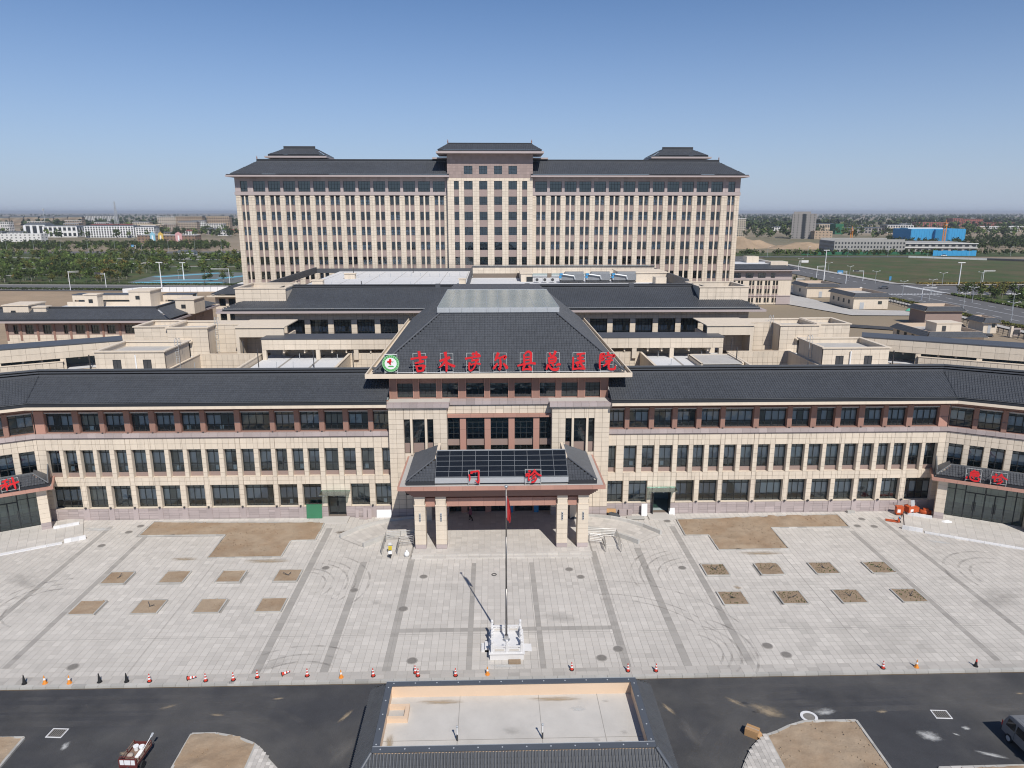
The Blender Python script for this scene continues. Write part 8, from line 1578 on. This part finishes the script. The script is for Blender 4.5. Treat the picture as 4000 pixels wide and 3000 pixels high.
def lamp(x, y, h, arms, label, group, z=-.2):
    k = (h, arms)
    if k not in LMP:
        p = MB().tube((0, 0, 0), (0, 0, h), .11, 6, .06).mesh('pole', 'galv'); a = MB(); hd = MB()
        for s in ((-1, 1) if arms == 2 else (1,)): a.tube((0, 0, h - .1), (s * 1.7, 0, h + .35), .05, 5); hd.box(s * 1.7 - .35, -.14, h + .28, s * 1.7 + .35, .14, h + .42)
        LMP[k] = (p, a.mesh('arm', 'galv'), hd.mesh('lamp_head', 'white_paint'))
    t = thing('street_lamp', label, 'street lamp', (x, y, z), random.uniform(-.2, .2), group, world=False)
    for nm, me in zip(('pole', 'arm', 'lamp_head'), LMP[k]): link(nm, me, t)
for x, y in ((203, 401.5), (199.3, 366.6), (182.6, 312), (182.8, 292.5), (179.6, 265.4), (177.2, 236.3), (196.4, 285.4), (227.7, 355.4), (195.4, 261), (200.4, 319.7), (204, 470), (192, 230), (250, 359), (290, 360), (204, 430), (198, 205)): lamp(x, y, 6.2, 2, 'grey twin-arm street lamp lining the east road', 'twin-arm lamps on the east road')
for i in range(12): lamp(-250 - i * 24, 676 - i * .6, 11, 1, 'tall white single-arm lamp on the park road before the town', 'lamps on the park road')
for i in range(10): lamp(230 + i * 34, 596 - (i > 4) * (i - 4) * 2, 8, 1, 'single-arm lamp on the field road by the building sites', 'lamps on the field road')
for x, y in ((-230, 420), (-175, 405), (-160, 470), (-210, 560)): lamp(x, y, 5, 1, 'thin lamp post among the park trees', 'lamps in the park')
def gantry(x, y, h, L, board, label, rz=0.0, bm='haze_blue_panel'):
    t = thing('sign_gantry', label, 'gantry', (x, y, -.2), rz, world=False); MB().tube((0, 0, 0), (0, 0, h), .16, 8, .12).build('post', 'white_paint', t); MB().tube((0, 0, h - .15), (L, 0, h), .09, 6).build('arm', 'white_paint', t); MB().tube((0, 0, h - .7), (L, 0, h - .5), .05, 5).build('lower_arm', 'white_paint', t)
    if board: a, b, hh = board; MB().box(a, -.1, h - hh + .3, b, -.02, h + .3).build('board', bm, t); 
    if board and bm == 'haze_blue_panel': MB().box(a + (b - a) * .15, -.115, h - hh * .5, a + (b - a) * .85, -.105, h - hh * .5 + .25).box(a + (b - a) * .3, -.115, h - hh * .5 - .5, a + (b - a) * .7, -.105, h - hh * .5 - .3).build('lettering', 'white_paint', t)
gantry(181.7, 296, 5.2, 6, None, 'white signal gantry with bare arm over the east road'); gantry(200.4, 381.4, 5.5, -6, (-5.5, -2.5, .8), 'white signal gantry with small dark signal beyond the crossing', bm='dark_metal'); gantry(184, 367, 6.5, -4, (-5, -2, 1.5), 'white gantry with a blue direction board at the crossing'); gantry(184.3, 402, 6.5, 5, None, 'white portal gantry beside the tall floodlight mast'); gantry(196, 454, 6, 6, (1.5, 6, 1.5), 'white gantry with a pale board far up the east road', bm='white_render'); gantry(143.1, 332.6, 6.0, 4, None, 'white signal gantry behind the service houses'); gantry(257.6, 368.6, 6.5, 6, None, 'white gantry with camera arm beyond the street trees'); gantry(120, 430, 6, 5, (1, 5, 1.5), 'white gantry with blue board seen past the tower corner')
gantry(-200.8, 345.6, 9, 5, None, 'white signal gantry at the west road with its arm towards the park'); gantry(-191, 359, 7, -5, (-4.8, -2, .8), 'white gantry with a row of small signals on the west road', bm='dark_metal'); gantry(-135, 372, 8, -9, None, 'white portal gantry beside the blue court'); gantry(-335, 690, 6, -4, (-4, -1.5, 2), 'distant gantry with a blue board before the tree belt')
def floodmast(x, y, h, label): t = thing('floodlight_mast', label, 'mast', (x, y, -.2), world=False); MB().tube((0, 0, 0), (0, 0, h), .3, 8, .16).build('pole', 'white_paint', t); MB().box(-1.6, -.2, h, 1.6, .2, h + .3).build('lamp_bar', 'white_paint', t)
floodmast(210.5, 316.7, 14, 'tall white floodlight mast at the corner of the crossing'); floodmast(177.4, 378, 16.4, 'tall white floodlight mast before the grass field'); floodmast(-163.4, 358, 12, 'tall white floodlight mast beside the blue court'); floodmast(-170, 400, 9, 'slender white mast inside the blue court')
for x, y, l in ((205, 363, 'blue pedestrian sign at the field corner'), (163, 311, 'round traffic sign on a post by the service houses')):
    t = thing('road_sign', l, 'sign', (x, y, -.2), world=False); MB().tube((0, 0, 0), (0, 0, 3), .06, 6).build('post', 'galv', t); MB().box(-.55, -.05, 2.0, .55, 0, 4.0).build('plate', 'haze_blue_panel' if 'blue' in l else 'white_render', t)
t = thing('road_sign', 'large blue direction sign at the right edge of the east lawn', 'sign', (208, 258, -.2), world=False); MB().tube((-1, 0, 0), (-1, 0, 3.5), .1, 6).tube((2, 0, 0), (2, 0, 3.5), .1, 6).build('post', 'galv', t); MB().box(-2, -.1, 2.0, 3.2, 0, 5.0).build('plate', 'haze_blue_panel', t); MB().box(-1, -.12, 3.6, 2.4, -.102, 4.0).box(.4, -.12, 2.5, .9, -.102, 3.6).build('lettering', 'white_paint', t)
CAR = [MB().hexa([(-.9, -2.2, .35), (.9, -2.2, .35), (.9, 2.2, .35), (-.9, 2.2, .35)], [(-.88, -2.2, .85), (.88, -2.2, .85), (.88, 2.2, .85), (-.88, 2.2, .85)]).mesh('body', m) for m in ('white_paint', 'van_grey' if mat('van_grey', (.1, .1, .11), .4, .05) is None else 'van_grey')]
CAB = MB().hexa([(-.85, -1.6, .85), (.85, -1.6, .85), (.85, 1.1, .85), (-.85, 1.1, .85)], [(-.7, -1.1, 1.45), (.7, -1.1, 1.45), (.7, .5, 1.45), (-.7, .5, 1.45)]).mesh('cabin', 'far_window'); WHL = MB().lathe([(.1, -.1), (.32, -.1), (.32, .1), (.1, .1)], (0, 0, 0), 10, 'x').mesh('wheel', 'rubber')
for x, y, i, rz, l in ((-246, 662, 1, 90, 'dark car on the park road behind the cottage'), (-231, 660, 0, 90, 'white car on the park road near the tower corner'), (381, 598, 0, 80, 'white car by the blue hoarding'), (190, 341, 1, 75, 'dark car crossing the east road junction')):
    t = thing('car', l, 'car', (x, y, -.18), R(rz), world=False); link('body', CAR[i], t); link('cabin', CAB, t)
    for a in (-.85, .85):
        for b in (-1.35, 1.35): link('wheel', WHL, t, (a, b, .32))
# ---- air: thin haze over the whole plain
m = bpy.data.materials.new('haze_air'); m.use_nodes = True; n = m.node_tree.nodes; n.remove(n['Principled BSDF']); v = n.new('ShaderNodeVolumePrincipled'); v.inputs['Color'].default_value = (0.88, 0.93, 1.0, 1); v.inputs['Density'].default_value = HAZE; v.inputs['Anisotropy'].default_value = 0.2
m.node_tree.links.new(v.outputs[0], n['Material Output'].inputs['Volume']); MATS['haze_air'] = m
hz = MB().box(-25000, -400, -1.5, 25000, 31000, 62).build('haze', 'haze_air'); tag(hz, 'thin pale haze over the plain', 'haze', kind='stuff')
for o in bpy.data.objects:
    if '_w' in o: del o['_w']
